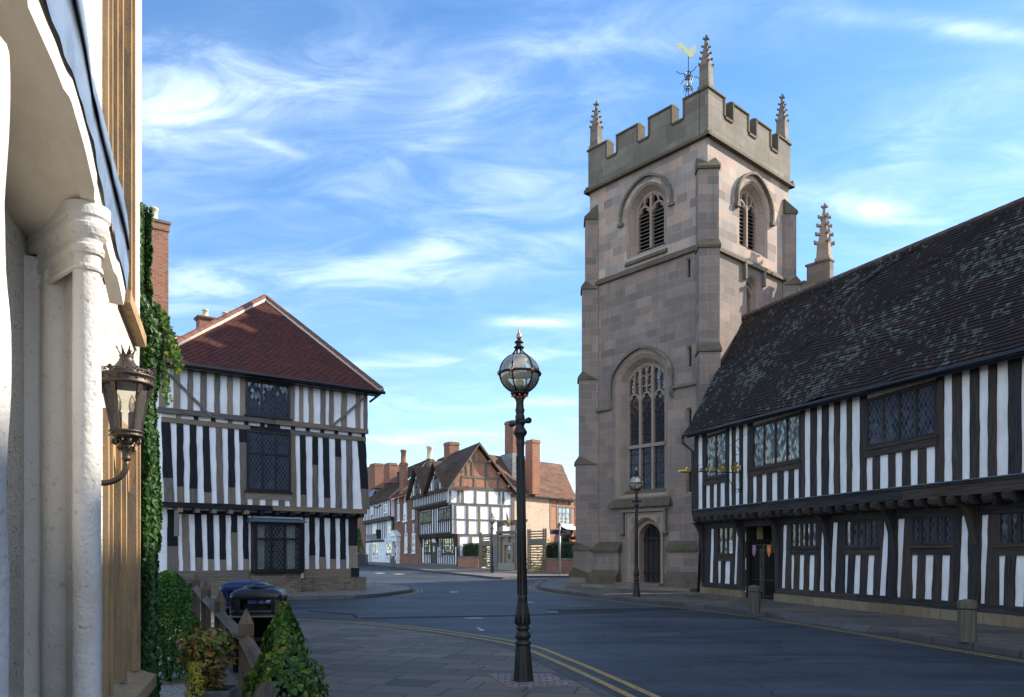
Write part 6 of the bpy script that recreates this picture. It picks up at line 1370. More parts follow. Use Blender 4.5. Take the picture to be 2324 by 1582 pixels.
# moulded capital wrapping both shafts
cpb = MB(FWB)
def capring(pts_of, zz):
    return [cpb.P((a, b, zz)) for a, b in pts_of]
def outline(g_):  # stadium round the two shafts
    c1_, c2_ = Vector((sC, -.31)), Vector((sB, -.15)); d = (c2_-c1_).normalized(); n_ = Vector((-d.y, d.x)); out = []
    r1, r2 = .054+g_*.75, .080+g_*.75
    a0_ = math.atan2(n_.y, n_.x)
    for k in range(25): t = a0_+math.pi*k/24; out.append((c1_.x+r1*math.cos(t), c1_.y+r1*math.sin(t)))
    e = c2_+d*.45
    for k in range(2): pass
    out.append((e.x-n_.x*r2, e.y-n_.y*r2)); out.append((e.x+n_.x*r2, e.y+n_.y*r2)); return out
capz = [(-.004, zcap-.07), (.010, zcap-.066), (.014, zcap-.056), (.010, zcap-.046), (.001, zcap-.042), (.001, zcap+.0), (.014, zcap+.006), (.020, zcap+.022), (.020, zcap+.036), (.010, zcap+.046), (.010, zcap+.066), (.030, zcap+.084), (.044, zcap+.108), (.047, zcap+.122), (.040, zcap+.128), (.040, zcap+.15), (.050, zcap+.16), (.050, zcap+.21)]
prv = None
for g_, zz in capz:
    rg = capring(outline(g_), zz)
    if prv:
        for i in range(len(rg)): j = (i+1) % len(rg); cpb.face([prv[i], prv[j], rg[j], rg[i]], 0, None, False)
    prv = rg
cpb.face(prv); cpb.build('capital', M['painted_stone'], wb)
# near pier
npb = MB(FWB); seN = FWB.px(33, 900, .34)[0]; print('near pier', seN)
for nm, prof in (('a', [(.16+(.02 if z < 1.0 else 0), z) for z in [3.0*k/50 for k in range(51)]]),): lumpy(npb, prof, (seN-.16, -.20), 24, .016, 3.2, 0)
npb.box(seN-1.2, seN-.12, -.30, .9, 0, 3.0); npb.build('porch_pier', M['painted_stone'], wb)
# hood: shallow arch soffit, thick fascia, lead flashing in two laps
pc = .38; lead = MB(FWB); so__ = MB(FWB)
low_ = [(250, 0), (310, 180), (372, 300), (425, 400), (478, 520), (502, 680), (515, 840), (550, 970), (603, 1130), (640, 1290), (686, 1420), (705, 1582)]; top_ = [(465, 0), (495, 230), (512, 380), (580, 640), (640, 890), (690, 1080), (738, 1330)]
LP = [(2.35, 3.34), (2.6, 3.345), (2.8, 3.33), (3.0, 3.275), (3.16, 3.20), (3.36, 3.12), (3.52, 3.06), (3.73, 2.99), (3.84, 2.93)]; TP_ = [FWB.q(L1, x, y, pc+.01) for x, y in top_]
print('hood', [(round(a, 2), round(b, 2)) for a, b in LP], [(round(a, 2), round(b, 2)) for a, b in TP_])
def itp(P, s):
    if s <= P[0][0]: return P[0][1]+(P[0][1]-P[1][1])/(P[1][0]-P[0][0])*(P[0][0]-s)*.6
    for a, b in zip(P[:-1], P[1:]):
        if s <= b[0]: return a[1]+(b[1]-a[1])*(s-a[0])/(b[0]-a[0])
    return P[-1][1]+(P[-1][1]-P[-2][1])/(P[-1][0]-P[-2][0])*(s-P[-1][0])
N = 70; sA_, sE_ = .9, LP[-1][0]+.02; prev = None
for k in range(N+1):
    s = sA_+(sE_-sA_)*k/N; zl = itp(LP, s); ztp = max(zl+.12, itp(TP_, s)); fh = .085; z = zl-fh; nz = .010*mnoise.noise(Vector((s*7, 0, 0))); nz2 = .012*mnoise.noise(Vector((s*9, 5, 0))); stp = .010*((k//11) % 2)
    zi = max(z+.03, 3.035); zm = zl+(ztp-zl)*.52
    ring_ = [(s, .9, zi+.02), (s, -pc+.085, zi), (s, -pc+.075, z+.004), (s, -pc+.012+stp, z), (s, -pc+stp*.5, zl+.02), (s, -.02, ztp+.10), (s, .9, ztp+.12)]
    cur = [so__.P(p) for p in ring_]
    l1 = [(-pc-.004-nz, zl-.012+nz*1.4), (-pc-.012+nz2, zl+(zm-zl)*.5), (-pc-.008, zm+.004), (-pc-.016-abs(nz), zm-.012+nz2), (-pc-.012+nz*.6, zm+(ztp-zm)*.5), (-pc-.004+nz2, ztp), (-pc+.06, ztp+.05), (-.01, ztp+.16)]
    lc = [lead.P((s, p[0], p[1])) for p in l1]
    if prev:
        for i in range(len(cur)-1): so__.face([prev[0][i], cur[i], cur[i+1], prev[0][i+1]], 0, None, i == 0)
        for i in range(len(lc)-1): lead.face([prev[1][i], lc[i], lc[i+1], prev[1][i+1]], 1 if i == 2 else 0, None, i != 2)
    else: so__.face(cur)
    prev = (cur, lc)
so__.face(prev[0][::-1]); hoodo = so__.build('porch_hood', M['plaster_soffit'], wb); lead.build('lead_flashing', [M['glossy_lead'], M['paint_black']], hoodo)
# ================================================================ wall lantern
ly0 = 4.3; LC = px3(287, 900, ly0); kx = ly0/FP
lant = thing('wall_lantern', 'ornate bronze crown-topped wall lantern on the white building, with two candle bulbs', 'wall lantern', (LC.x, LC.y, 1.9))
def lz(y): return EYE+(HV-(830+y*.22759)/1.07831)/FP*ly0      # y in the lantern zoom
def lr(px_): return px_*.22759/1.07831*kx
O = (LC.x, LC.y, 0); br = MB()
tp_ = Vector((LC.x, LC.y, lz(1290))); inn = FWB.x*0+Vector((-.951, -.31, 0))
pts = [tp_+Vector((0, 0, -.0)), tp_+Vector((-.002, 0, -.03))]
for k in range(1, 9): t = k/8*math.pi/2; pts.append(tp_+inn*(.13*(1-math.cos(t)))+Vector((0, 0, -.03-.11*math.sin(t))))
pts.append(pts[-1]+inn*.20); br.tube(pts, [.014, .016]+[.017]*8+[.02], 10)
br.lathe([(lr(110/2+35), lz(1150)-tp_.z), (lr(70), lz(1165)-tp_.z), (lr(45), lz(1230)-tp_.z), (lr(40), lz(1270)-tp_.z), (lr(52), lz(1290)-tp_.z), (lr(38), lz(1305)-tp_.z)], tp_, 12)
for k in range(6):
    a = k*math.pi/3+.2; c_, s2_ = math.cos(a), math.sin(a); r0_ = lr(30); r1_ = lr(115); z0_ = lz(1160); z1_ = lz(1075)
    br.tube([(LC.x+c_*r0_, LC.y+s2_*r0_, z0_), (LC.x+c_*r0_*1.8, LC.y+s2_*r0_*1.8, (z0_+z1_)/2), (LC.x+c_*r1_*.75, LC.y+s2_*r1_*.75, z1_), (LC.x+c_*r1_*1.15, LC.y+s2_*r1_*1.15, z1_-.005), (LC.x+c_*r1_*1.2, LC.y+s2_*r1_*1.2, z1_-.022), (LC.x+c_*r1_, LC.y+s2_*r1_, z1_-.03), (LC.x+c_*r1_*.9, LC.y+s2_*r1_*.9, z1_-.018)], [.005, .007, .009, .009, .009, .007, .005], 6)
    br.tube([(LC.x+c_*.045, LC.y+s2_*.045, lz(1160)), (LC.x+c_*.035, LC.y+s2_*.035, lz(1200))], [.008, .004], 5)
br.tube([(LC.x, LC.y, lz(1180)), (LC.x, LC.y, lz(1040))], .010, 8); br.build('bracket', M['lantern_iron'], lant)
bs_ = MB(); bs_.lathe([(0, lz(1060)), (lr(140), lz(1055)), (lr(178), lz(1048)), (lr(178), lz(1040)), (lr(158), lz(1035)), (lr(160), lz(1010)), (lr(176), lz(1005)), (lr(176), lz(992)), (lr(130), lz(980)), (0, lz(978))], O, 24); bs_.build('base_tray', M['lantern_iron'], lant)
cg_ = MB(); rt, rb_ = lr(232), lr(142); zt_, zb_ = lz(500), lz(985)
for k in range(6):
    a = k*math.pi/3+.48; c_, s2_ = math.cos(a), math.sin(a)
    cg_.beam((LC.x+c_*rb_, LC.y+s2_*rb_, zb_), (LC.x+c_*rt, LC.y+s2_*rt, zt_), .012, .012, up=(-s2_, c_, 0)); cg_.beam((LC.x+c_*(rt-.004), LC.y+s2_*(rt-.004), lz(600)), (LC.x+c_*(rt+.006), LC.y+s2_*(rt+.006), lz(510)), .020, .022, up=(-s2_, c_, 0))
cg_.build('cage', M['lantern_iron'], lant)
gl2 = MB(); gl2.lathe([(rb_-.004, zb_), (rt-.004, zt_)], O, 6, sm=False, ph=.48); g_ = gl2.build('glass', M['lantern_glass'], lant)
rg = MB(); rg.lathe([(lr(225), lz(500)), (lr(262), lz(505)), (lr(275), lz(480)), (lr(262), lz(470)), (lr(268), lz(425)), (lr(285), lz(415)), (lr(285), lz(398)), (lr(262), lz(390)), (lr(215), lz(388))], O, 36)
rg.lathe([(lr(215), lz(388)), (lr(150), lz(335)), (lr(110), lz(290)), (lr(78), lz(240)), (lr(70), lz(235)), (lr(76), lz(225)), (lr(66), lz(215)), (lr(66), lz(195)), (lr(76), lz(185)), (lr(62), lz(175))], O, 28)
for k in range(18):
    a = k*math.pi/9; c_, s2_ = math.cos(a), math.sin(a); R0 = lr(266); q = Vector((LC.x+c_*R0, LC.y+s2_*R0, lz(448))); dv = Vector((c_, s2_, 0)); rg.lathe([(.006, 0), (.004, .004)], q, 6, axis=(Vector((-s2_, c_, 0)), Vector((0, 0, 1)), dv))
rg.build('canopy', M['lantern_iron'], lant)
co = MB(); R0 = lr(262)
for k in range(12):
    a = k*math.pi/6+.1; tv_ = Vector((-math.sin(a), math.cos(a), 0)); c0 = Vector((LC.x+math.cos(a)*R0, LC.y+math.sin(a)*R0, lz(370)))
    for sg2 in (-1, 1): co.tube([c0+tv_*sg2*(.010+.012*math.cos(t)*(1-t/9))+Vector((0, 0, .012*math.sin(t)*(1-t/9))) for t in [x*.6 for x in range(11)]], .0034, 5)
    c0 = Vector((LC.x+math.cos(a+math.pi/12)*R0, LC.y+math.sin(a+math.pi/12)*R0, lz(380))); tv_ = Vector((-math.sin(a+math.pi/12), math.cos(a+math.pi/12), 0))
    if k % 3 == 0: co.beam(c0, c0+Vector((0, 0, .045)), .028, .006, up=tv_); co.tube([c0+Vector((0, 0, .045)), c0+Vector((0, 0, .060))], [.007, .001], 5)
    else:
        for b_ in (-.9, -.4, 0, .4, .9): co.tube([c0-Vector((0, 0, .005)), c0+tv_*math.sin(b_)*.018+Vector((0, 0, .028*math.cos(b_)))], [.002, .0045], 5)
n7 = 8
for k in range(n7):
    a = k*2*math.pi/n7; c_, s2_ = math.cos(a), math.sin(a); r0_, r1_ = lr(58), lr(98); zz0, zz1 = lz(180), lz(100)
    tg = Vector((-s2_, c_, 0)); b0_ = Vector((LC.x+c_*r0_, LC.y+s2_*r0_, zz0)); t0_ = Vector((LC.x+c_*r1_, LC.y+s2_*r1_, zz1)); w2 = r0_*.42
    co.face([co.P(b0_-tg*w2), co.P(b0_+tg*w2), co.P(b0_.lerp(t0_, .45)+tg*w2*.55), co.P(t0_+tg*.002), co.P(t0_-tg*.002), co.P(b0_.lerp(t0_, .45)-tg*w2*.55)]); co.lathe([(.001, -.006), (.006, 0), (.001, .006)], t0_, 6)
co.build('crown_ornament', M['lantern_iron'], lant)
for sx in (-1, 1):
    cx_, cy_ = LC.x+sx*.034-.008, LC.y+sx*.012; cn = MB(); cn.lathe([(.020, lz(975)), (.020, lz(790)), (.0, lz(788))], (cx_, cy_, 0), 14); cd_ = cn.build('candle_tube', M['sign_grey'], lant)
    bl_ = MB(); bl_.lathe([(.010, lz(790)), (.016, lz(760)), (.019, lz(730)), (.017, lz(680)), (.010, lz(630)), (.002, lz(600))], (cx_, cy_, 0), 14); bu = bl_.build('bulb', M['bulb_glass'], cd_)
    fl2 = MB()
    for q in range(4): a = q*math.pi/2+.4; fl2.tube([(cx_+.008*math.cos(a), cy_+.008*math.sin(a), lz(775)), (cx_+.007*math.cos(a), cy_+.007*math.sin(a), lz(680))], .0022, 5)
    fl2.build('filament', M['filament'], bu)
# ================================================================ ivy on the end of the white wall
ivy = thing('ivy', 'dense green ivy climbing the far end of the white wall with trailing strands', 'ivy', (FWB.w(sEnd, 0, 0).x, FWB.w(sEnd, 0, 0).y, 0))
iv = MB(); stm = MB()
Ye = FWB.w(sEnd, 0, 0).y
def iz(v): return EYE+(HV-v)/FP*Ye
prof_ = [(470, .0, .005), (560, .01, .01), (640, .02, .03), (690, .04, .08), (730, .06, .17), (770, .07, .20), (820, .08, .17), (880, .10, .13), (960, .11, .13), (1060, .12, .15), (1150, .13, .17), (1230, .15, .16), (1300, .15, .13), (1400, .17, .13), (1500, .18, .14), (1600, .18, .15), (1750, .18, .14)]
def lerpp(v):
    for a, b in zip(prof_[:-1], prof_[1:]):
        if a[0] <= v <= b[0]: t = (v-a[0])/(b[0]-a[0]); return a[1]+(b[1]-a[1])*t, a[2]+(b[2]-a[2])*t
    return prof_[-1][1:]
random.seed(11)
for i in range(14000):
    v = random.uniform(470, 1745) if random.random() > .25 else random.uniform(680, 1250)
    inn_, outw = lerpp(v); z = iz(v); bul = .02*mnoise.noise(Vector((z*2.2, 1, 0)))
    # shell: front face (towards the street) wraps round to the end face
    t = random.random(); outw = max(.01, outw-.03+bul*.7+.03*mnoise.noise(Vector((z*6, 4, 0))))
    if t < .35: s = sEnd-random.random()*inn_*1.6; y = -.03-random.random()*.05-.03*mnoise.noise(Vector((s*5, z*5, 0))); n_ = Vector(FWB.y)*-1
    else:
        f = random.random(); s = sEnd+.02+random.random()*(.07 if v > 760 else .02)*f; y = -.02-outw*(1-.6*f*random.random())+random.random()*.02; n_ = -FWB.y+FWB.x*random.uniform(-.9, .9)
        if random.random() < .5: y = random.uniform(-outw, .0); s = sEnd-.05+random.uniform(-.06, .06); n_ = -FWB.x-FWB.y*.5
    n_ = (n_+Vector((random.gauss(0, .35), random.gauss(0, .35), random.gauss(.15, .35)))).normalized()
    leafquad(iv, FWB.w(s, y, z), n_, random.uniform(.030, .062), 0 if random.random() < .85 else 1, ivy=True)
def strand(u0, v0, pts_, n=60):
    P_ = [px3(u, v, Ye+.05) for u, v in [(u0, v0)]+pts_]; stm.tube(P_, .004, 4)
    for i in range(n):
        k = random.uniform(0, len(P_)-1.001); a = P_[int(k)].lerp(P_[int(k)+1], k % 1)+Vector((random.gauss(0, .018), random.gauss(0, .02), random.gauss(0, .012)))
        leafquad(iv, a, Vector((random.gauss(.3, .4), -1, random.gauss(.2, .4))).normalized(), random.uniform(.03, .055), 2 if random.random() < .3 else 0, ivy=True)
strand(352, 700, [(372, 720), (386, 755), (396, 790), (405, 820), (406, 848)], 150); strand(350, 740, [(365, 790), (372, 830), (376, 860), (380, 888), (379, 915)], 90); strand(362, 775, [(380, 800), (392, 812), (402, 835)], 60); strand(345, 690, [(362, 700), (375, 735), (380, 770), (385, 800)], 130); strand(320, 470, [(324, 500), (326, 560), (330, 620), (336, 680)], 120)
iv.build('leaves', [M['ivy_leaf'], M['ivy_dark'], M['yellow_green']], ivy); stm.build('stems', M['bark'], ivy)
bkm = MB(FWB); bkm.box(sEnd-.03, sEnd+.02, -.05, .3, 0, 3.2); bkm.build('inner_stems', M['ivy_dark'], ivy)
# ================================================================ shrubs
def shrub(name, label, cat, c, zb, zt, rad, n, mats, wts, size, asp=.5, up=.35, lump=.16, base=.9, top=2.2, core='bark', group=None, stemn=6):
    T = thing(name, label, cat, (c[0], c[1], zb)); mb = MB(); H_ = zt-zb
    for i in range(n):
        t = random.random()**.8; a = random.uniform(0, 2*math.pi)
        r = rad(t)*(1+lump*mnoise.noise(Vector((math.cos(a)*1.8+c[0], math.sin(a)*1.8, t*5)))*2); q = 1-abs(random.gauss(0, .16)); r *= q
        p = Vector((c[0]+r*math.cos(a), c[1]+r*math.sin(a), zb+H_*t)); nn = Vector((math.cos(a), math.sin(a), up+random.gauss(0, .4))); nn = (nn+Vector((random.gauss(0, .45), random.gauss(0, .45), 0))).normalized()
        x = random.random()*sum(wts); k = 0
        while x > wts[k]: x -= wts[k]; k += 1
        leafquad(mb, p, nn, random.uniform(*size), k, asp)
    mb.build('leaves', [M[m] for m in mats], T); st_ = MB()
    for i in range(stemn):
        a = random.uniform(0, 6.28); st_.tube([(c[0]+.02*math.cos(a), c[1]+.02*math.sin(a), zb-.05), (c[0]+.3*rad(.4)*math.cos(a), c[1]+.3*rad(.4)*math.sin(a), zb+H_*.5), (c[0]+.4*rad(.8)*math.cos(a), c[1]+.4*rad(.8)*math.sin(a), zb+H_*.92)], [.018, .010, .004], 5)
    st_.build('stems', M['bark'], T); return T, mb
random.seed(5)
cb_ = px3(388, 1400, 9.0)
shrub('shrub', 'rounded dense bright green shrub between the ivy and the wooden fence', 'shrub', (cb_.x-.03, 9.0), .1, 1.37, lambda t: .36*math.sqrt(max(.0, 1-max(0, (t-.25)/.75)**2.1)), 9500, ['box_leaf', 'box_tip', 'bay_leaf'], [.62, .14, .24], (.028, .055), .42)
cb_ = px3(645, 1500, 4.8)
shrub('shrub', 'conical dark green bay shrub standing in front of the nearest fence post', 'shrub', (cb_.x, 4.8), .2, 1.27, lambda t: min(.25, .018+.41*(1-t)), 3000, ['bay_leaf', 'bay_tip', 'box_leaf', 'red_leaf'], [.56, .24, .19, .014], (.038, .070), .55, lump=.34)
cb_ = px3(470, 1520, 6.6)
pz = EYE+(HV-1567)/FP*6.4
shrub('shrub', 'low shrub with red and yellow-green leaves growing in the metal planter', 'shrub', (cb_.x+.0, 6.6), pz-.05, pz+.50, lambda t: .10+.20*t if t < .8 else .24*math.sqrt(max(.05, 1-((t-.8)/.2)**2)), 1000, ['olive_leaf', 'bay_tip', 'red_leaf', 'bay_leaf', 'flower_pink'], [.36, .18, .22, .20, .05], (.045, .085), .42, up=.9, lump=.3, stemn=10)
cb_ = px3(442, 1530, 6.25)
shrub('shrub', 'tiny golden-leaved shrub at the left front of the metal planter', 'shrub', (cb_.x, 6.25), pz-.05, pz+.26, lambda t: .085*(1-.5*t), 700, ['gold_leaf', 'yellow_green'], [.8, .2], (.016, .032), .5, stemn=5)
pln = thing('planter', 'square galvanised metal planter holding the red-leaved shrub', 'planter', (px3(478, 1565, 6.5).x, 6.5, .12)); pm = MB(); PX = px3(481, 1565, 6.4).x; hw = .155
for x0, x1, y0, y1 in ((PX-hw, PX+hw, 6.36, 6.375), (PX-hw, PX+hw, 6.67, 6.685), (PX-hw, PX-hw+.015, 6.375, 6.67), (PX+hw-.015, PX+hw, 6.375, 6.67)): pm.box(x0, x1, y0, y1, .12, pz)
for z in (pz-.012, pz-.09): pm.box(PX-hw-.01, PX+hw+.01, 6.35, 6.36, z-.012, z+.012)
pm.build('planter_box', M['zinc'], pln); so2 = MB(); so2.box(PX-hw+.015, PX+hw-.015, 6.375, 6.67, .2, pz-.04); so2.build('soil', M['soil'], pln)
# ================================================================ far street
N9 = Z(960, 1200, .1138); N10 = Z(890, 1290, .06321); F3 = Z(1340, 1280, .0316); D6 = Z(1170, 1300, .06322)
FQ = Fr(S0.x, S0.y, .3695, -.929); gx, gy = .83, .56; FGb = Fr(S0.x, S0.y, gx, gy)
def gq(Zf, x, y, o_=0.0): return FQ.q(Zf, x, y, o_)
nash = thing('gabled_timber_house', 'jettied black and white timber house with two small street gables and a brick end gable', 'house', (S0.x, S0.y, .2))
O1, O2 = .45, .85
# heights from the near corner of the street front
zj0 = gq(N9, 1290, 935, O1)[1]; zj1 = gq(N9, 1290, 890, O1)[1]; zk0 = gq(N9, 1150, 262, O2)[1]; zk1 = gq(N9, 1150, 215, O2)[1]; zev = gq(N7, 1385, 262, O2)[1]; zj0b = zj0-.25
sA = gq(N9, 560, 950, O1)[0]; sA2 = gq(N7, 880, 400, O2)[0]; sA0 = gq(N9, 640, 1100)[0]
print('nash', zj0, zj1, zk0, zk1, zev, sA, sA2, sA0)
m = MB(FQ); m.box(sA0, -.02, 0, .1, .2, zj0); m.box(sA, -.12, -O1, .1, zj0+.01, zk0); m.box(sA2, -.22, -O2, .1, zk0+.01, zev); nw = m.build('wall', M['plaster_white'], nash)
tf = MB(FQ)
def comb_studs(mb, a, b, z0, z1, off, pitch, wd, skip=()):
    n = max(1, round((b-a)/pitch)); 
    for k in range(n+1):
        s = a+(b-a)*k/n
        if any(p < s < q for p, q in skip): continue
        stud(mb, s-wd/2, s+wd/2, s-wd/2, s+wd/2, z0, z1, -off-.04, -off+.02, .01, seg=2)
zg0 = .30; door_s = (gq(N9, 845, 1200)[0], gq(N9, 965, 1200)[0]); wa = (gq(N9, 695, 1200)[0], gq(N9, 835, 1200)[0]); wbb = (gq(N9, 1085, 1200)[0], gq(N9, 1345, 1200)[0])
zw0 = gq(N9, 1210, 1365)[1]; zw1 = gq(N9, 1210, 1020)[1]
comb_studs(tf, sA0, wa[0], zg0, zj0, 0, .7, .22); comb_studs(tf, wa[0], wa[1], zg0, zw0, 0, .62, .22); comb_studs(tf, wa[1], door_s[0], zg0, zj0, 0, .5, .2); comb_studs(tf, door_s[1], wbb[0], zg0, zj0, 0, .62, .22); comb_studs(tf, wbb[0], wbb[1], zg0, zw0, 0, .52, .20); comb_studs(tf, wbb[1], 0, zg0, zj0, 0, .5, .2)
zb0, zb1 = gq(N9, 1120, 650, O1)[1], gq(N9, 1120, 380, O1)[1]; wc = (gq(N9, 615, 550, O1)[0], gq(N9, 845, 550, O1)[0]); wd_ = (gq(N9, 1000, 500, O1)[0], gq(N9, 1255, 500, O1)[0])
comb_studs(tf, sA, wc[0], zj1, zk0, O1, .6, .22); comb_studs(tf, wc[0], wc[1], zj1, zb0, O1, .62, .26); comb_studs(tf, wc[1], wd_[0], zj1, zk0, O1, .85, .30); comb_studs(tf, wd_[0], wd_[1], zj1, zb0, O1, .60, .26); comb_studs(tf, wd_[1], -.1, zj1, zk0, O1, .6, .26)
comb_studs(tf, sA2, -.1, zk1, zev, O2, .60, .26)
hbeam(tf, sA-.05, .0, zj0, zj1, zj0, zj1, -O1-.06, -O1+.1); hbeam(tf, sA2-.05, .0, zk0, zk1, zk0, zk1, -O2-.06, -O2+.1); hbeam(tf, sA0, 0, zj0-.3, zj0-.02, zj0-.3, zj0-.02, -.06, .02); hbeam(tf, sA2, -.05, zev-.12, zev+.1, zev-.12, zev+.1, -O2-.07, -O2+.1); hbeam(tf, sA, 0, zk0-.3, zk0-.01, zk0-.3, zk0-.01, -O1-.05, -O1+.02)
for s in (sA, (sA+0)/2, -.25): tf.box(s-.02, s+.26, -O1-.08, -O1, zj0, zk0-.2)
for s in (sA0+.1, (sA0)/2, -.3): tf.prism([(s, 0)]*3, 0, 0) if False else tf.hexa([(s, -.06, zj0-1.1), (s+.2, -.06, zj0-1.1), (s+.2, .0, zj0-1.1), (s, .0, zj0-1.1), (s, -O1, zj0-.02), (s+.2, -O1, zj0-.02), (s+.2, .0, zj0-.02), (s, .0, zj0-.02)])
k = sA+.2
while k < -.2: tf.box(k, k+.16, -O1-.02, .1, zj0-.18, zj0); tf.box(k, k+.16, -O2-.02, -O1, zk0-.16, zk0); k += .5
# two gables on the street side
mo, mi_ = gq(N7, 1085, 320, O2)[0], 0
g1 = (gq(N7, 835, 345, O2)[0], mo); g2 = (mo+.02, gq(N7, 1385, 262, O2)[0]); za1 = gq(N6, 541, 535, O2+.3)[1]; za2 = gq(N6, 686, 497, O2+.3)[1]
zap = max(za1, za2); print('gables', g1, g2, za1, za2)
rr = MB(); gw_ = MB(FQ); wins = []
for (a, b), zt in ((g1, za1), (g2, za2)):
    c = (a+b)/2; gw_.prism([(a+.1, zev), (b-.1, zev), (c, zt-.25)], -O2, -O2+.3)
    for s in [a+.35+(b-a-.7)*k/7 for k in range(8)]:
        h_ = zev+(zt-zev)*(1-abs(s-c)/((b-a)/2))-.3
        if h_ > zev+.2: tf.box(s-.10, s+.10, -O2-.04, -O2+.02, zev, h_)
    wz1 = zev+(zt-zev)*.42; wins.append((c, zev+.15, wz1+.25)); tf.box(c-1.1, c+1.1, -O2-.05, -O2+.02, wz1+.3, wz1+.5)
    for sx, e_ in ((-1, a), (1, b)):
        tf.F = W0; tf.beam(FQ.w(c, -O2-.30, zt-.06), FQ.w(e_-sx*-.10, -O2-.30, zev-.2), .08, .30, up=tuple(FQ.y)); tf.F = FQ
    tp = FQ.w(c, -O2-.35, zt); bk = FQ.w(c, 1.1, zt); lf = FQ.w(a-.12, -O2-.35, zev-.12); lb = FQ.w(a-.12, 1.1, zev-.12); rf_ = FQ.w(b+.12, -O2-.35, zev-.12); rb2 = FQ.w(b+.12, 1.1, zev-.12)
    tiled(rr, lb, lf, tp, bk, .2, 0, 6); tiled(rr, rf_, rb2, bk, tp, .2, 0, 6)
gw_.build('gable_wall', M['plaster_white'], nash)
for c, z0, z1 in wins: window(nash, FQ, c-.75, c+.75, z0, z1, -O2-.09, 4, M['timber_far'], M['square_dark'], .08, .08)
window(nash, FQ, wc[0], wc[1], zb0, zb1, -O1-.08, 7, M['timber_far'], M['lead_window_glint'], .10, .12, sill=.1); window(nash, FQ, wd_[0], wd_[1], zb0, zb1, -O1-.08, 7, M['timber_far'], M['lead_window_glint'], .10, .12, sill=.1)
window(nash, FQ, wa[0], wa[1], zw0, zw1, -.08, 3, M['timber_far'], M['square_dark'], .10, .08, (.6,), sill=.1); window(nash, FQ, wbb[0], wbb[1], zw0, zw1, -.08, 5, M['timber_far'], M['square_dark'], .10, .08, (.6,), sill=.1)
dz = gq(N9, 900, 1120)[1]; dd = MB(FQ); dd.box(door_s[0]+.12, door_s[1]-.12, -.03, .0, zg0, dz); dd.build('door', M['timber_oak'] if False else M['timber_far'], nash)
nb_ = MB(FQ); nz = gq(N9, 910, 1205)[1]; nb_.box((door_s[0]+door_s[1])/2-.18, (door_s[0]+door_s[1])/2+.18, -.06, -.035, nz-.5, nz); nb_.build('notice', M['paper'], nash)
bx = (gq(N9, 1015, 1200)[0], gq(N9, 1065, 1200)[0]); bz = (gq(N9, 1040, 1420)[1], gq(N9, 1040, 1085)[1]); ib_ = MB(FQ); ib_.box(bx[0], bx[1], -.08, -.045, bz[0], bz[1]); io = ib_.build('information_panel', M['sign_grey'], nash)
ir = MB(FQ); bc_ = (bx[0]+bx[1])/2; ir.box(bc_-.3, bc_+.15, -.09, -.081, bz[1]-.35, bz[1]-.12); ir.build('red_emblem', M['red_paint'], io)
iw = MB(FQ)
for z in (.62, .74, .86): iw.box(bc_-.25, bc_+.25, -.089, -.081, bz[1]-z-.05, bz[1]-z)
iw.prism([(bc_-.14, bz[1]-1.2), (bc_+.1, bz[1]-1.05), (bc_+.1, bz[1]-1.4)], -.089, -.081); iw.build('lettering', M['paint_white'], io)
pn = MB(FQ); pn.box(sA0, 0, -.10, 0, .15, .5); pn.build('stone_plinth', M['ashlar_grey'], nash)
# brick end gable with pale panels
W1 = FGb.px(1161, 1110)[0]; x0g = -O2; zg = lambda x, y: FGb.q(N8, x, y)
print('gable end', W1)
zt = FGb.q(N8, 400, 355)[1]; ztb = FGb.q(N8, 400, 388)[1]; ap2 = FGb.q(N6, 1050, 345, .3); print('gable apex', ap2, zt)
ge = MB(FGb); ge.box(x0g, W1, 0, .3, zk0-.02, ztb+.1); ge.box(-O1, W1, .02, .3, zj0, zk0-.01); ge.box(0, W1, .03, .3, .1, zj0-.01); ge.build('gable_wall', M['plaster_white'], nash)
gb2 = MB(FGb); cxg = ap2[0]; zpk = ap2[1]-.35; gb2.prism([(x0g, zt-.05), (W1, zt-.05), (cxg, zpk)], .015, .3); gb2.build('brick_gable', M['brick_bright'], nash)
te = MB(FGb); GB = -.035
def hb2(x0, x1, yt, yb, xr=400, w_=.008, y=GB): a = FGb.q(N8, xr, yt)[1]; b = FGb.q(N8, xr, yb)[1]; hbeam(te, x0, x1, b, a, b, a, y, .03, .05)
hb2(x0g, W1, 345, 388); hb2(x0g-.05, W1, 560, 585, 300); hb2(-O1, W1, 765, 783, 300); hb2(-.1, W1, 965, 990, 300)
def vb(x, y0, y1, w_=.22):
    a = FGb.q(N8, x, (y0+y1)/2); zA_ = FGb.q(N8, x, y0)[1]; zB_ = FGb.q(N8, x, y1)[1]; stud(te, a[0]-w_/2, a[0]+w_/2, a[0]-w_/2, a[0]+w_/2, zB_, zA_, GB-.01, .02, .03, seg=3)
for x in (5, 120, 175, 345, 505, 665, 715): vb(x, 388, 565)
for x in (75, 237, 395, 547, 697): vb(x, 585, 768)
for x in (80, 240, 397, 550, 695): vb(x, 783, 968)
for x in (120, 287, 440, 600): vb(x, 990, 1270)
for x in (845,): vb(x, 370, 1300, .34)
for x in (170, 340, 500, 650): vb(x, 215, 350, .2)
for x in (235, 305, 490): vb(x, 10, 205, .2)
a = FGb.q(N8, 400, 212)[1]; hbeam(te, x0g+1.35, W1-1.2, a-.08, a+.10, a-.08, a+.10, GB, .03, .04); a2 = FGb.q(N6, 1050, 505)[1]; hbeam(te, cxg-.85, cxg+.85, a2-.08, a2+.1, a2-.08, a2+.1, GB, .03, .03)
for dx in (-.25, .25, ): te.box(cxg+dx-.09, cxg+dx+.09, GB, .02, a2, zpk-.7)
te.F = W0
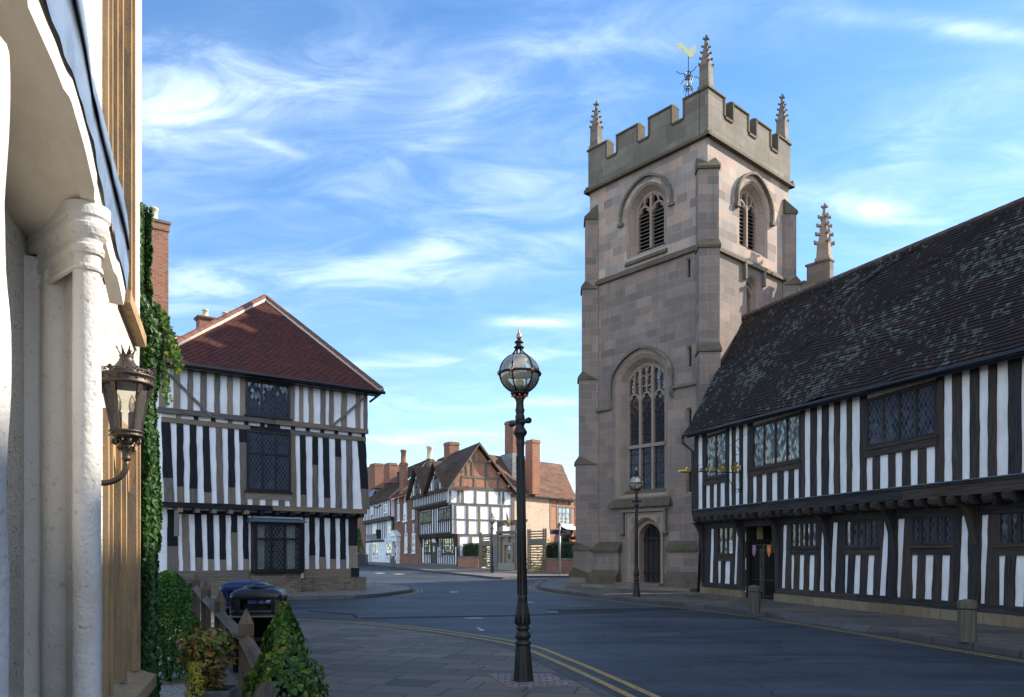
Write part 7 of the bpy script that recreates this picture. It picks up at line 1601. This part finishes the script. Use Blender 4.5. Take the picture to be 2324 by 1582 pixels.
for sx, xe in ((-1, x0g-.25), (1, W1+.35)):
    te.beam(FGb.w(cxg, -.32, ap2[1]-.12), FGb.w(xe, -.32, zt-.28), .08, .26, up=tuple(FGb.y))
    for f in (.28, .52, .78): p = FGb.w(cxg+(xe-cxg)*f, -.16, ap2[1]-.40+(zt-.2-ap2[1])*f); te.beam(p-FGb.y*.22, p+FGb.y*.25, .22, .2)
te.build('gable_timber', M['timber_grey'], nash); tf.build('timber_frame', M['timber_far'], nash)
# main roof, ridge running back along the street
RL = 13.0; sdv = Vector((SD.x, SD.y, 0)); A_ = FGb.w(x0g-.35, -.42, zt-.32); B_ = FGb.w(W1+.45, -.42, zt-.32); P_ = FGb.w(cxg, -.42, ap2[1])
tiled(rr, A_+sdv*RL, A_, P_, P_+sdv*RL, .13, 0, 16); tiled(rr, B_, B_+sdv*RL, P_+sdv*RL, P_, .13, 0, 16)
nroof = rr.build('roof', M['tile_brown'], nash)
def stack(par, u0, u1, vtop, vbot, Y, mat, d=1.0, name='chimney', cap=.22, ang=None, F=None):
    P = px3((u0+u1)/2, vtop, Y); wd = (u1-u0)/FP*Y; F_ = Fr(P.x, P.y, *(ang or (gx, gy))); wd2 = wd*.72; cm = MB(F_); zb_ = px3(0, vbot, Y).z
    cm.box(-wd2/2, wd2/2, -d*.36, d*.36, zb_-1.2, P.z-.3); cm.box(-wd2/2-.05, wd2/2+.05, -d*.36-.05, d*.36+.05, P.z-.3, P.z-.12); cm.box(-wd2/2, wd2/2, -d*.36, d*.36, P.z-.12, P.z); return cm.build(name, M[mat], par), P, F_
u_ = lambda x: N6(x, 0)[0]; v_ = lambda y: N6(0, y)[1]
stack(nroof, u_(762), u_(887), v_(347), v_(430), 74, 'brick_red', 1.6)
# Georgian brick house
geo = thing('brick_townhouse', 'red brick townhouse with arched sash windows and a white pedimented door', 'house', tuple(FQ.w(-18, 0, .2)))
gs0 = sA0-.02; gs1 = gq(N9, 35, 600)[0]; ze2 = gq(N7, 700, 385)[1]; print('geo', gs0, gs1, ze2)
m = MB(FQ); m.box(gs1, gs0+.0, .05, 6, .2, ze2); m.build('wall', M['brick_geo'], geo); pm_ = MB(FQ); pm_.box(gs1, gs0, .0, .06, .2, 1.3); zs3_ = gq(N9, 300, 810)[1]; pm_.box(gs1, gs0, -.0, .06, zs3_-.1, zs3_+.05); pm_.build('brick_band', M['brick_red'], geo)
def sash(par, x0, x1, yt, yb, Zf=N9, arched=True, key=True, F=FQ, pane='sash_pink', y=.04, off=0.0):
    a, b = F.q(Zf, x0, (yt+yb)/2, off)[0], F.q(Zf, x1, (yt+yb)/2, off)[0]; z0, z1 = F.q(Zf, x1, yb, off)[1], F.q(Zf, x1, yt, off)[1]
    w_ = window(par, F, a, b, z0, z1, -off-.05, 2, M['paint_white'], M[pane], .12, .06, (.5,), .08, .12)
    if key: k_ = MB(F); c = (a+b)/2; k_.box(c-.13, c+.13, -off-.08, .04, z1+.08, z1+1.0); k_.build('keystone', M['paint_white'], w_)
    return w_
for x0, x1, yt, yb in ((118, 160, 285, 660), (435, 478, 250, 620), (268, 325, 915, 1350), (430, 492, 915, 1355)): sash(geo, x0, x1, yt, yb, pane='square_window')
pa = (gq(N9, 250, 450)[0], gq(N9, 312, 450)[0]); pz0, pz1 = gq(N9, 300, 645)[1], gq(N9, 300, 250)[1]; pnl = MB(FQ); pnl.prism(arch((pa[0]+pa[1])/2, (pa[1]-pa[0])/2, pz0, pz1-.4, .4, 6), -.05, .04); pnl.box(pa[0]-.2, pa[1]+.2, -.12, .04, pz0-.2, pz0); c = (pa[0]+pa[1])/2; pnl.box(c-.13, c+.13, -.06, .04, pz1+.08, pz1+1.0); pno = pnl.build('sign_panel', M['paint_white'], geo)
tx = MB(FQ)
for k, (wd, hh) in enumerate(((.6, .22), (.6, .22), (.45, .08), (.5, .14), (.3, .10), (.5, .10))): zz = pz1-1.35-k*.42; [tx.box(c-wd/2+q*wd/4, c-wd/2+q*wd/4+wd/6, -.055, -.051, zz-hh, zz) for q in range(4)]
tx.build('lettering', M['sign_grey'], pno)
dr0, dr1 = gq(N9, 45, 1300)[0], gq(N9, 165, 1300)[0]; dzz = gq(N9, 100, 1100)[1]; dpz = gq(N9, 60, 865)[1]; dmw = MB(FQ)
for s in (dr0+.1, dr1-.45):
    for k in range(6): z = .25+k*(dzz-.25)/6; dmw.box(s-.06*(k % 2), s+.35+.06*(k % 2), -.35-.05*(k % 2), .04, z, z+(dzz-.25)/6)
dmw.box(dr0-.1, dr1+.1, -.45, .04, dzz, dzz+.55); dmw.box(dr0-.3, dr1+.3, -.65, .04, dzz+.55, dzz+.75); dmw.prism([(dr0-.3, dzz+.75), (dr1+.3, dzz+.75), ((dr0+dr1)/2, dpz)], -.6, .04); dmo = dmw.build('door_surround', M['paint_white'], geo)
dl_ = MB(FQ); dl_.box(dr0+.5, dr1-.5, -.02, .03, .3, dzz); dl_.build('door', M['timber_far'], dmo)
# white timbered shop
shop = thing('white_shop', 'white painted timbered shop with jettied upper floor and paned shop windows', 'shop', tuple(FQ.w(-30, 0, .2)))
ss1 = gq(N10, 85, 900)[0]; ss0 = gs1-.02; zsj = gq(N7, 400, 700, .4)[1]; zsg = gq(N10, 500, 510)[1]; zse = gq(N7, 560, 455, .4)[1]; print('shop', ss1, ss0, zsj, zsg, zse)
m = MB(FQ); m.box(ss1, ss0, 0, 6, .2, zsj); m.box(ss1, ss0, -.4, .1, zsj+.01, zse+.42); m.build('wall', M['plaster_white'], shop); t_ = MB(FQ)
wn = [(375, 475, -40, 270), (930, 1050, -40, 235)]; sk = [(FQ.q(N10, a, 100)[0]-.2, FQ.q(N10, b, 100)[0]+.2) for a, b, _, _ in wn]
comb_studs(t_, ss1, ss0-.1, zsg, zsj-.1, 0, 1.0, .28, sk); comb_studs(t_, ss1, ss0-.1, zsj+.1, zse+.40, .4, 1.0, .28); t_.box(ss1, ss0, -.48, -.3, zsj-.35, zsj+.1); t_.box(ss1, ss0, -.06, 0, zsg-.25, zsg); k = ss1
while k < ss0: t_.box(k, k+.2, -.42, 0, zsj-.35, zsj); k += .7
cV = gq(N7, 375, 560, .4)
for sx in (-1, 1): t_.F = W0; t_.beam(FQ.w(cV[0], -.43, zsj+1.4), FQ.w(cV[0]+sx*2.0, -.43, zse-.1), .14, .14, up=tuple(FQ.y)); t_.F = FQ
t_.build('timber_frame', M['timber_far'], shop)
for x0, x1, yt, yb in wn: sash(shop, x0, x1, yt-60 if yt < 0 else yt, yb, N10, key=False)
for x0, x1, yt, yb in ((275, 308, 525, 640), (472, 510, 485, 615)): sash(shop, x0, x1, yt, yb, N7, key=False, off=.4)
for x0, x1, yt, yb in ((355, 590, 560, 1150), (850, 1130, 580, 1160)): sash(shop, x0, x1, yt, yb, N10, key=False, pane='square_window')
dn = MB(FQ); a, b = gq(N10, 205, 900)[0], gq(N10, 310, 900)[0]; dn.box(a, b, -.02, .02, .3, gq(N10, 250, 660)[1]); dn.build('door', M['pole_grey'], shop)
dp_ = MB(FQ); a = gq(N10, 1160, 900)[0]; dp_.tube([(a, -.1, .3), (a, -.1, zse)], .12, 6); dp_.build('downpipe', M['paint_black'], shop)
sg1 = MB(FQ); a, b = gq(N10, 265, 400)[0], gq(N10, 580, 400)[0]; z0, z1 = gq(N10, 400, 465)[1], gq(N10, 400, 310)[1]; sg1.box(a, b, -.55, -.50, z0, z1); s1o = sg1.build('hanging_sign', M['lead_blue'], shop); s1b = MB(FQ); s1b.box(a-.2, b+1.2, -.56, -.49, z1, z1+.12); s1b.box(b+1.0, b+1.15, -.56, 0, z0, z1+.6)
for k in range(11): s1b.box(a+1.0+k*.5+(k > 4)*.3, a+1.35+k*.5+(k > 4)*.3, -.56, -.551, z1-.55, z1-.18)
s1b.build('lettering', M['sign_navy'], s1o)
sg2_ = MB(FQ); a, b = gq(N10, 840, 500)[0], gq(N10, 1150, 500)[0]; z0, z1 = gq(N10, 1000, 555)[1], gq(N10, 1000, 440)[1]; sg2_.box(a, b, -.12, -.0, z0, z1); s2o = sg2_.build('fascia_sign', M['paint_white'], shop); s2b = MB(FQ)
for k in range(6): x = a+.9+k*.72; s2b.box(x, x+.16, -.13, -.121, z0+.2, z1-.25); s2b.box(x+.16, x+.42, -.13, -.121, z0+.2+(k % 3)*.15, z0+.32+(k % 3)*.15)
s2b.build('lettering', M['sign_navy'], s2o)
# long roof over brick house and shop
rr = MB(); eA = gq(N6, 345, 805, .5); eB = gq(N6, 480, 770, .5); zr1 = px3(0, v_(545), 82).z
def rpt(x, y, offin): s, z = FQ.q(N6, x, y, -offin); return (s, z)
ra = rpt(525, 545, 4.5); rb = rpt(300, 605, 4.5); print('ridge', ra, rb, eA, eB, zse)
ze_ = (eA[1]+eB[1])/2; zrr = (ra[1]+rb[1])/2; se = sA0+.2
tiled(rr, FQ.w(ss1-.3, -.75, ze_), FQ.w(gs1, -.75, ze_), FQ.w(gs1, 4.5, zrr), FQ.w(rb[0]-3, 4.5, zrr), .2, 0, 14, .03, .03, sag=.1); shr = rr.build('roof', M['tile_brown'], shop)
rr = MB(); rq = rpt(690, 497, 4.5); print('rq', rq); tiled(rr, FQ.w(gs1, -.6, ze_), FQ.w(sA0-.9, -.6, ze_), FQ.w(rq[0], 4.5, rq[1]), FQ.w(gs1, 4.5, zrr), .2, 0, 12, .03, .03); ger = rr.build('roof', M['tile_brown'], geo)
ck, P, F_ = stack(ger, u_(402), u_(457), v_(515), v_(680), 80, 'brick_red', 1.4); pot(ck, F_, 0, 0, P.z, 1.4, .32, 'brick_red')
stack(shr, u_(155), u_(262), v_(522), v_(650), 97, 'brick_red', 2.2); stack(shr, u_(277), u_(370), v_(518), v_(600), 92, 'brick_red', 2.0)
ck, P, F_ = stack(ger, u_(632), u_(658), v_(485), v_(505), 80, 'ashlar_grey', 1.0); pot(ck, F_, 0, 0, P.z, 1.4, .34)
nbh = thing('brick_house', 'distant red brick house end with slate verge beyond the white shop', 'house', tuple(FQ.w(ss1-4, 3, 0))); mm = MB(FQ); mm.box(ss1-11, ss1-.4, .0, 6, .1, zse-.3); mm.prism([(ss1-11, zse-.3), (ss1-.2, zse-.3), (ss1-1, zrr+1.0), (ss1-9, zrr+1.2)], 1.5, 6); mm.build('wall', M['brick_red'], nbh)
mm = MB(); tiled(mm, FQ.w(ss1-11, -.3, zse-.3), FQ.w(ss1-.5, -.3, zse-.3), FQ.w(ss1-.5, 3.5, zrr+.9), FQ.w(ss1-11, 3.5, zrr+.9), .25, 0, 5); mm.build('roof', M['lead'], nbh)
bks = thing('black_and_white_shop', 'black and white shopfront just visible past the corner of the hipped timber house', 'shop', tuple(FQ.w(ss1-14, 0, 0))); mm = MB(FQ); mm.box(ss1-24, ss1-6, -.45, 0, 1.0, 6.5); mm.build('wall', M['plaster_white'], bks); mm = MB(FQ); mm.box(ss1-24, ss1-5.9, -.55, -.44, .1, 4.1); mm.box(ss1-24, ss1-5.9, -.60, -.44, 6.3, 9.5); mm.build('shopfront', M['paint_black'], bks)
# ---------------------------------------------------------------- brick range to the right of the gable
Q0 = FGb.w(W1-.1, .1, 0); FR = Fr(Q0.x, Q0.y, .6, .8)
rg_ = thing('brick_range', 'low pale and orange brick house with an orange tile roof and two great chimneys', 'house', (Q0.x, Q0.y, .2))
rE = FR.px(1345, 1120)[0]; sP = FR.q(N8, 1345, 700)[0]; zE2 = FR.q(N8, 1345, 470)[1]; print('range', rE, sP, zE2)
m = MB(FR); m.box(0, sP, 0, 5, .2, zE2); m.build('wall', M['brick_pale'], rg_); m = MB(FR); m.box(sP+.001, rE, .02, 5, .2, zE2); m.box(-.0, .35, -.03, 0, .2, zE2); m.build('wall', M['brick_bright'], rg_)
t_ = MB(FR); vz_ = lambda x, y: FR.q(N8, x, y)[1]; vx_ = lambda x, y=700: FR.q(N8, x, y)[0]
for x, y0, y1 in ((1345, 480, 900), (1442, 480, 600), (1525, 480, 600), (1603, 480, 600), (1682, 480, 1000), (1437, 600, 840), (1620, 610, 850)): a = vx_(x); stud(t_, a-.13, a+.13, a-.13, a+.13, vz_(1500, y1), vz_(1500, y0), -.03, .02, .03, seg=2)
hbeam(t_, vx_(1350), rE, vz_(1500, 603), vz_(1500, 583), vz_(1500, 603), vz_(1500, 583), -.04, .02, .03); hbeam(t_, sP, rE, zE2-.25, zE2, zE2-.25, zE2, -.04, .02, .02); t_.build('timber_frame', M['timber_grey'], rg_)
window(rg_, FR, vx_(1450), vx_(1605), vz_(1520, 830), vz_(1520, 612), -.04, 3, M['lead_blue'], M['square_window'], .06, .06, (.33, .66), sill=.0)
sl3 = MB(FR); a, b = vx_(1448), vx_(1625); z = vz_(1520, 832); sl3.box(a, b, -.22, .02, z-.16, z); sl3.hexa([(vx_(1480), -.9, z-.62), (vx_(1690), -.9, z-.62), (vx_(1690), 0, z-.25), (vx_(1480), 0, z-.25), (vx_(1480), -.9, z-.55), (vx_(1690), -.9, z-.55), (vx_(1690), 0, z-.18), (vx_(1480), 0, z-.18)]); sl3.build('lead_sill', M['paint_white'], rg_)
lt = MB(); a, b = vx_(1500), rE+2; z1 = z-.50; z0 = vz_(1600, 1010); tiled(lt, FR.w(a, -3.2, z0), FR.w(b, -3.2, z0), FR.w(b, -.7, z1), FR.w(a, -.7, z1), .13, 0, 6); lt.build('lean_to_roof', M['tile_orange'], rg_)
ltw = MB(FR); ltw.box(a+.1, b, -3.0, 0, .2, z0-.1); ltw.build('lean_to_wall', M['timber_black'], rg_); rd = MB(FR); ra_ = vx_(1600), rE+2; rd.box(FR.q(N8, 1625, 1050, 3.3)[0], rE+1, -3.4, -3.2, FR.q(N8, 1650, 1064, 3.3)[1], FR.q(N8, 1650, 1044, 3.3)[1]); rd.build('awning', M['red_paint'], rg_)
rr = MB(); yR = 3.6; zR1 = FR.q(N6, 1545, 515, -yR)[1]; sR0 = FR.q(N6, 1150, 460, -yR); sR1 = FR.q(N6, 1732, 528, -yR)[0]; hx = FR.q(N6, 1860, 800, .4)[0]; zR2 = FR.q(N6, 1732, 528, -yR)[1]; print('range roof', zR1, zR2, sR0, sR1, hx)
tiled(rr, FR.w(-.5, -.4, zE2-.1), FR.w(hx, -.4, zE2-.1), FR.w(sR1, yR, zR2), FR.w(.6, yR, zR1), .13, 0, 22, .05, .03, sag=.15)
tiled(rr, FR.w(hx, -.4, zE2-.1), FR.w(hx, 7.5, zE2-.1), FR.w(sR1, yR, zR2), FR.w(sR1, yR, zR2), .26, 0, 6); tiled(rr, FR.w(hx, 7.5, zE2-.1), FR.w(-.5, 7.5, zE2-.1), FR.w(.6, yR, zR1), FR.w(sR1, yR, zR2), .26, 0, 6)
rroof = rr.build('roof', M['tile_orange'], rg_); gg = MB(FR); gg.box(-.2, hx, -.45, -.38, zE2-.22, zE2-.1); gg.build('gutter', M['timber_black'], rroof)
c_, P, F_ = stack(rroof, u_(1273), u_(1392), v_(172), v_(440), 73, 'brick_red', 2.0, ang=(.83, .56)); 
P2 = px3((u_(1262)+u_(1382))/2, v_(445), 72); F2 = Fr(P2.x, P2.y, .83, .56); cb = MB(F2); wb_ = (u_(1382)-u_(1248))/FP*72*.8; z00 = px3(0, v_(670), 72).z
cb.hexa([(-wb_/2-.25, -1.3, z00-1.5), (wb_/2+.1, -1.3, z00-1.5), (wb_/2+.1, 1.3, z00-1.5), (-wb_/2-.25, 1.3, z00-1.5), (-wb_/2, -1.0, P2.z), (wb_/2, -1.0, P2.z), (wb_/2, 1.0, P2.z), (-wb_/2, 1.0, P2.z)]); cb.build('chimney_base', M['stone_blue'], c_)
stack(rroof, u_(1440), u_(1545), v_(328), v_(668), 70, 'brick_bright', 1.6, ang=(.83, .56))
bd = thing('bird', 'tiny dark pigeon perched on the tallest far chimney', 'bird', tuple(px3(u_(1370), v_(168), 72))); bp = px3(u_(1370), v_(168), 72.0); bm = MB()
bm.tube([bp+Vector((-.22, 0, .06)), bp+Vector((-.10, 0, .12)), bp+Vector((0, 0, .16)), bp+Vector((.10, 0, .22)), bp+Vector((.14, 0, .32)), bp+Vector((.18, 0, .36)), bp+Vector((.24, 0, .34))], [.02, .07, .10, .09, .05, .045, .01], 8)
for q in (-.03, .03): bm.tube([bp+Vector((.02, q, .08)), bp+Vector((.03, q, -.02))], .01, 4)
bm.build('body', M['bird_dark'], bd)
# ---------------------------------------------------------------- garden frontage along the far pavement
def fr0(x, y, o_=0.0): return FK.q(N8, x, y, o_)
def bwall(x0, x1, yt, label, z0=.1, dz=0.0):
    a, b = fr0(x0, 1400)[0], fr0(x1, 1400)[0]; zt_ = (fr0(x0, yt)[1]+fr0(x1, yt)[1])/2+dz; o_ = thing('garden_wall', label, 'wall', tuple(FK.w((a+b)/2, .1, z0))); m = MB(FK); m.box(a, b, 0, .3, z0, zt_-.1); m.build('brickwork', M['brick_bright'] if x0 < 500 else M['brick_red'], o_)
    m = MB(FK); m.box(a-.03, b+.03, -.05, .35, zt_-.1, zt_); m.build('coping', M['ashlar_grey'], o_); return a, b, zt_
wa1 = bwall(105, 383, 1265, 'low red brick garden wall in front of the white panelled gable end'); wa2 = bwall(1240, 1700, 1290, 'low red brick garden wall behind the fingerpost, right of the slatted fence')
def hedge(a, b, y0, y1, z0, z1, label, n=2600):
    o_ = thing('hedge', label, 'hedge', tuple(FK.w((a+b)/2, (y0+y1)/2, z0))); m = MB(FK); m.box(a+.12, b-.12, y0+.12, y1-.12, z0, z1-.12); m.build('inner_foliage', M['hedge_leaf'], o_); l = MB()
    for i in range(n):
        f = random.random(); s = random.uniform(a, b)
        if f < .6: p = FK.w(s, y0+random.gauss(.06, .04), random.uniform(z0, z1)); n_ = -FK.y
        elif f < .85: p = FK.w(s, random.uniform(y0, y1), z1+random.gauss(-.04, .05)); n_ = Vector((0, 0, 1))
        else: p = FK.w(a if random.random() < .5 else b, random.uniform(y0, y1), random.uniform(z0, z1)); n_ = FK.x
        leafquad(l, p, (n_+Vector((random.gauss(0, .5), random.gauss(0, .5), random.gauss(.2, .4)))).normalized(), random.uniform(.07, .15))
    l.build('leaves', M['hedge_leaf'], o_)
hedge(fr0(185, 1200, -.6)[0], fr0(383, 1200, -.6)[0], .5, 1.6, .4, fr0(300, 1095, -.6)[1], 'short clipped dark hedge against the white panelled gable end')
hedge(fr0(1285, 1200, -.6)[0], fr0(1720, 1200, -.6)[0], .5, 1.7, .4, fr0(1500, 1082, -.6)[1], 'long clipped dark hedge behind the brick wall at the fingerpost', 4200)
def slats(x0, x1, yt, label, n=15, solid=None):
    a, b = fr0(x0, 1300)[0], fr0(x1, 1300)[0]; zt_ = (fr0(x0, yt)[1]+fr0(x1, yt)[1])/2; o_ = thing('slatted_fence', label, 'fence', tuple(FK.w((a+b)/2, .1, .2)), 'slatted wooden screens of the garden entrance')
    m = MB(FK)
    for k in range(n):
        z = .42+(zt_-.5)*k/(n-1); 
        if k == n-5: continue
        m.rnd(); m.sw = True; m.box(a, b, 0, .04, z-.045, z+.045); m.sw = False
    m.build('slats', M['slat_wood'], o_); m = MB(FK)
    for s in (a, a+(b-a)*.12, b-(b-a)*.12, b): m.rnd(); m.box(s-.05, s+.05, -.02, .08, .2, zt_+.1)
    m.build('uprights', M['slat_wood'], o_); zq = .42+(zt_-.5)*(n-5)/(n-1); m = MB(FK); m.sw = True; m.box(a-.02, b+.02, -.04, .05, zq-.15, zq+.15); q = m.build('sign_board', M['timber_oak'], o_)
    m = MB(FK)
    for k in range(12): s = a+(b-a)*(.15+.06*k); m.box(s, s+(b-a)*.035, -.045, -.041, zq-.05, zq+.05)
    m.build('lettering', M['timber_grey'], q); return a, b, zt_
slats(400, 560, 960, 'slatted wooden screen with sign board beside the dark metal panel'); slats(1045, 1280, 915, 'wider slatted wooden screen between the carved door and the fingerpost wall')
sb_a, sb_b = fr0(572, 1300)[0], fr0(650, 1300)[0]; pnb = thing('panel', 'plain dark grey metal panel between the slatted screen and the carved door', 'panel', tuple(FK.w((sb_a+sb_b)/2, .1, .2))); m = MB(FK); m.box(sb_a, sb_b, -.02, .06, .2, fr0(600, 970)[1]); m.build('sheet', M['sign_grey'], pnb); m = MB(FK); zq = fr0(600, 1100)[1]; m.box(sb_a+.1, sb_b-.1, -.035, -.021, zq-.1, zq+.12); m.build('plate', M['bronze'], pnb)
# carved stone door
gd0, gd1 = fr0(665, 1300)[0], fr0(930, 1300)[0]; dgt = fr0(800, 925)[1]; dg_ = thing('carved_gateway', 'pale carved stone false door in a weathered timber frame with a bronze knocker', 'gateway', tuple(FK.w((gd0+gd1)/2, .1, .2))); cx_ = (gd0+gd1)/2; hw_ = (gd1-gd0)/2
m = MB(FK); m.box(gd0+.25, gd1-.25, .05, .4, .2, dgt-.25); m.box(gd0+.25, gd1-.25, -.25, .05, .2, .75)
for s in (-1, 1): m.box(cx_+s*hw_*.42-.08, cx_+s*hw_*.42+.08, -.10, .05, .75, dgt-1.0); m.box(cx_+s*hw_*.80-.08, cx_+s*hw_*.80+.08, -.16, .05, .75, dgt-.4)
m.box(cx_-hw_*.48, cx_+hw_*.48, -.12, .05, dgt-1.05, dgt-.9); m.box(cx_-hw_*.86, cx_+hw_*.86, -.18, .05, dgt-.42, dgt-.28); m.box(cx_-.08, cx_+.08, -.14, .05, dgt-.9, dgt-.3)
k = .9
while k < dgt-.5:
    for s in range(9): x = cx_+(s-4)*hw_*.19; m.lathe([(.06, 0), (.045, .03)], (x, .05, k), 5, axis=(Vector((1, 0, 0)), Vector((0, 0, 1)), Vector((0, -1, 0))), sm=False) if abs(abs(s-4)-2) > .5 else None
    k += .24
m.build('stone_door', M['stone_door'], dg_); m = MB(FK)
for s in (gd0+.1, gd1-.15): m.rnd(); m.box(s-.12, s+.12, -.2, .1, .2, fr0(800, 805)[1])
m.sw = True
for y in (800, 835): zz = fr0(800, y)[1]; m.rnd(); m.box(gd0-.1, gd1+1.2 if y == 800 else gd1, -.15, .0, zz-.09, zz+.09)
m.box(gd0, gd1, -.3, .4, dgt-.2, dgt); m.sw = False; m.build('timber_frame', M['timber_grey'], dg_); m = MB(FK); kz = fr0(800, 1262)[1]; m.tube([(cx_+.10*math.cos(t), .0, kz+.17*math.sin(t)) for t in [x*.7 for x in range(9)]], .035, 5, closed=True); m.build('knocker', M['bronze'], dg_); m = MB(FK); kz = fr0(800, 1145)[1]; m.box(cx_-.13, cx_+.13, .03, .045, kz-.15, kz+.15); m.build('notice', M['paper'], dg_)
bn = thing('shield_sign', 'yellow shield sign with a black diagonal band hanging above the carved door', 'sign', tuple(FK.w(fr0(778, 830)[0], -.35, 5))); c = fr0(778, 828, .35); w_ = .36; h_ = (fr0(778, 778, .35)[1]-fr0(778, 880, .35)[1])/2; m = MB(FK)
pts = [(c[0]-w_, c[1]+h_), (c[0]+w_, c[1]+h_), (c[0]+w_, c[1]-h_*.3), (c[0], c[1]-h_), (c[0]-w_, c[1]-h_*.3)]; m.prism(pts, -.38, -.34); bo = m.build('shield', M['shield_yellow'], bn); m = MB(FK); m.strip([(c[0]-w_*.95, c[1]+h_*.75), (c[0]+w_*.75, c[1]-h_*.5)], -.39, -.381, .22); m.build('band', M['paint_black'], bo); m = MB(FK); m.tube([(c[0], -.36, c[1]+h_), (c[0]-.25, -.36, c[1]+h_+1.1)], [.09, .01], 5); m.tube([(c[0]-.05, -.36, c[1]+h_-.1), (c[0]-.05, .0, c[1]+h_-.1)], .03, 5); m.build('spear_finial', M['pole_grey'], bn)
# ---------------------------------------------------------------- fingerpost, grey bin, potted conifer, distant tree
fx, fy = px3(*F3(945, 0), 47.5).x, 47.5; fpst = thing('fingerpost', 'grey pole with two dark blue direction blades on the far pavement', 'signpost', (fx, fy, .2)); zf = lambda y: px3(*F3(0, y), 47.5).z; xf = lambda x: px3(*F3(x, 0), 47.5).x
m = MB(); m.tube([(fx, fy, .15), (fx, fy, zf(180))], .06, 10); m.build('pole', M['pole_grey'], fpst); m = MB(); m.lathe([(0, -.10), (.09, -.04), (.10, .02), (.05, .10), (0, .12)], (fx, fy, zf(110)), 10); m.tube([(fx, fy, zf(260)), (fx-.22, fy, zf(440))], .025, 5); m.build('finial', M['bronze'], fpst)
for x0, x1, y0, y1, side in ((180, 890, 500, 890, -1), (960, 1790, 480, 875, 1)):
    m = MB(); m.box(xf(x0), xf(x1), fy-.02, fy+.02, zf(y1), zf(y0)); b_ = m.build('sign_blade', M['sign_navy'], fpst); m = MB()
    for (l0, l1, yy) in (((190, 580, 555), (190, 350, 660), (190, 410, 770), (210, 565, 865)) if side < 0 else ((1480, 1675, 520), (1180, 1675, 625), (1500, 1675, 735), (1050, 1675, 838))):
        x = l0
        while x < l1: m.box(xf(x), xf(min(x+34, l1)), fy-.024, fy-.021, zf(yy+14), zf(yy-14)); x += 48
        if side > 0: m.box(xf(1710), xf(1765), fy-.024, fy-.021, zf(yy+18), zf(yy-12))
    m.build('lettering', M['paint_white'], b_)
Yb2 = 74.0; P = px3(*N10(1110, 1500), Yb2); gbn = thing('street_bin', 'grey rectangular street bin with an orange panel on the far pavement', 'litter bin', (P.x, Yb2, .1)); hh = (N10(0, 1500)[1]-N10(0, 1105)[1])/FP*Yb2; wd = (N10(1190, 0)[0]-N10(1040, 0)[0])/FP*Yb2; m = MB(); m.box(P.x-wd/2, P.x+wd/2, Yb2-.2, Yb2+.2, .1, .1+hh); m.box(P.x-wd/2-.03, P.x+wd/2+.03, Yb2-.23, Yb2+.23, .1+hh, .16+hh); m.build('bin_body', M['sign_grey'], gbn); m = MB(); m.box(P.x-wd/2-.02, P.x-wd/2+.16, Yb2-.22, Yb2-.2, .1+hh*.78, .08+hh); m.build('orange_panel', M['orange_paint'], gbn)
Pc = px3(*N7(130, 1300), 86); random.seed(9); T_, _ = shrub('potted_conifer', 'small clipped conifer in a dark planter by the far shop', 'potted tree', (Pc.x, 85), 1.2, 4.2, lambda t: .75*(1-t)+.05, 900, ['box_leaf', 'bay_leaf'], [.5, .5], (.12, .22)); m = MB(); m.box(Pc.x-.9, Pc.x+.9, 84.4, 85.9, .1, 1.3); m.build('planter', M['sign_navy'], T_)
Pt = px3(1300, 1100, 105); tr = thing('bare_tree', 'bare-branched tree showing above the far roof beside the church tower', 'tree', (Pt.x+1.5, 105, 0)); m = MB(); random.seed(3)
def branch(p, d, L, r, n):
    q = p+d*L; m.tube([p, p.lerp(q, .5)+Vector((random.gauss(0, .05*L), 0, random.gauss(0, .03*L))), q], [r, r*.8, r*.6], 5)
    if n:
        for k in range(3 if n > 2 else 4): branch(p+d*L*random.uniform(.6, 1), (d+Vector((random.gauss(0, .55), random.gauss(0, .5), random.gauss(.12, .3)))).normalized(), L*random.uniform(.6, .78), r*.58, n-1)
branch(Vector((Pt.x+1.5, 105, 0)), Vector((0, 0, 1)), 4.4, .22, 5); m.build('branches', M['bark'], tr)
gr = MB(); random.seed(21)
for i in range(1500):
    s = random.uniform(fr0(400, 1300)[0], fr0(1280, 1300)[0]); 
    if gd0 < s < gd1: continue
    hgt = abs(random.gauss(0, .9)) if random.random() < .5 else abs(random.gauss(0, .2)); leafquad(gr, FK.w(s, random.uniform(.15, 2.5), .25+min(hgt, 2.2)), Vector((random.gauss(0, 1), random.gauss(0, 1), 1)).normalized(), random.uniform(.12, .3), random.choice((0, 0, 1, 2)))
tag(gr.build('garden_plants', [M['box_leaf'], M['yellow_green'], M['gold_leaf']]), 'mixed green and yellow garden plants behind the slatted screens', 'plants', kind='stuff')
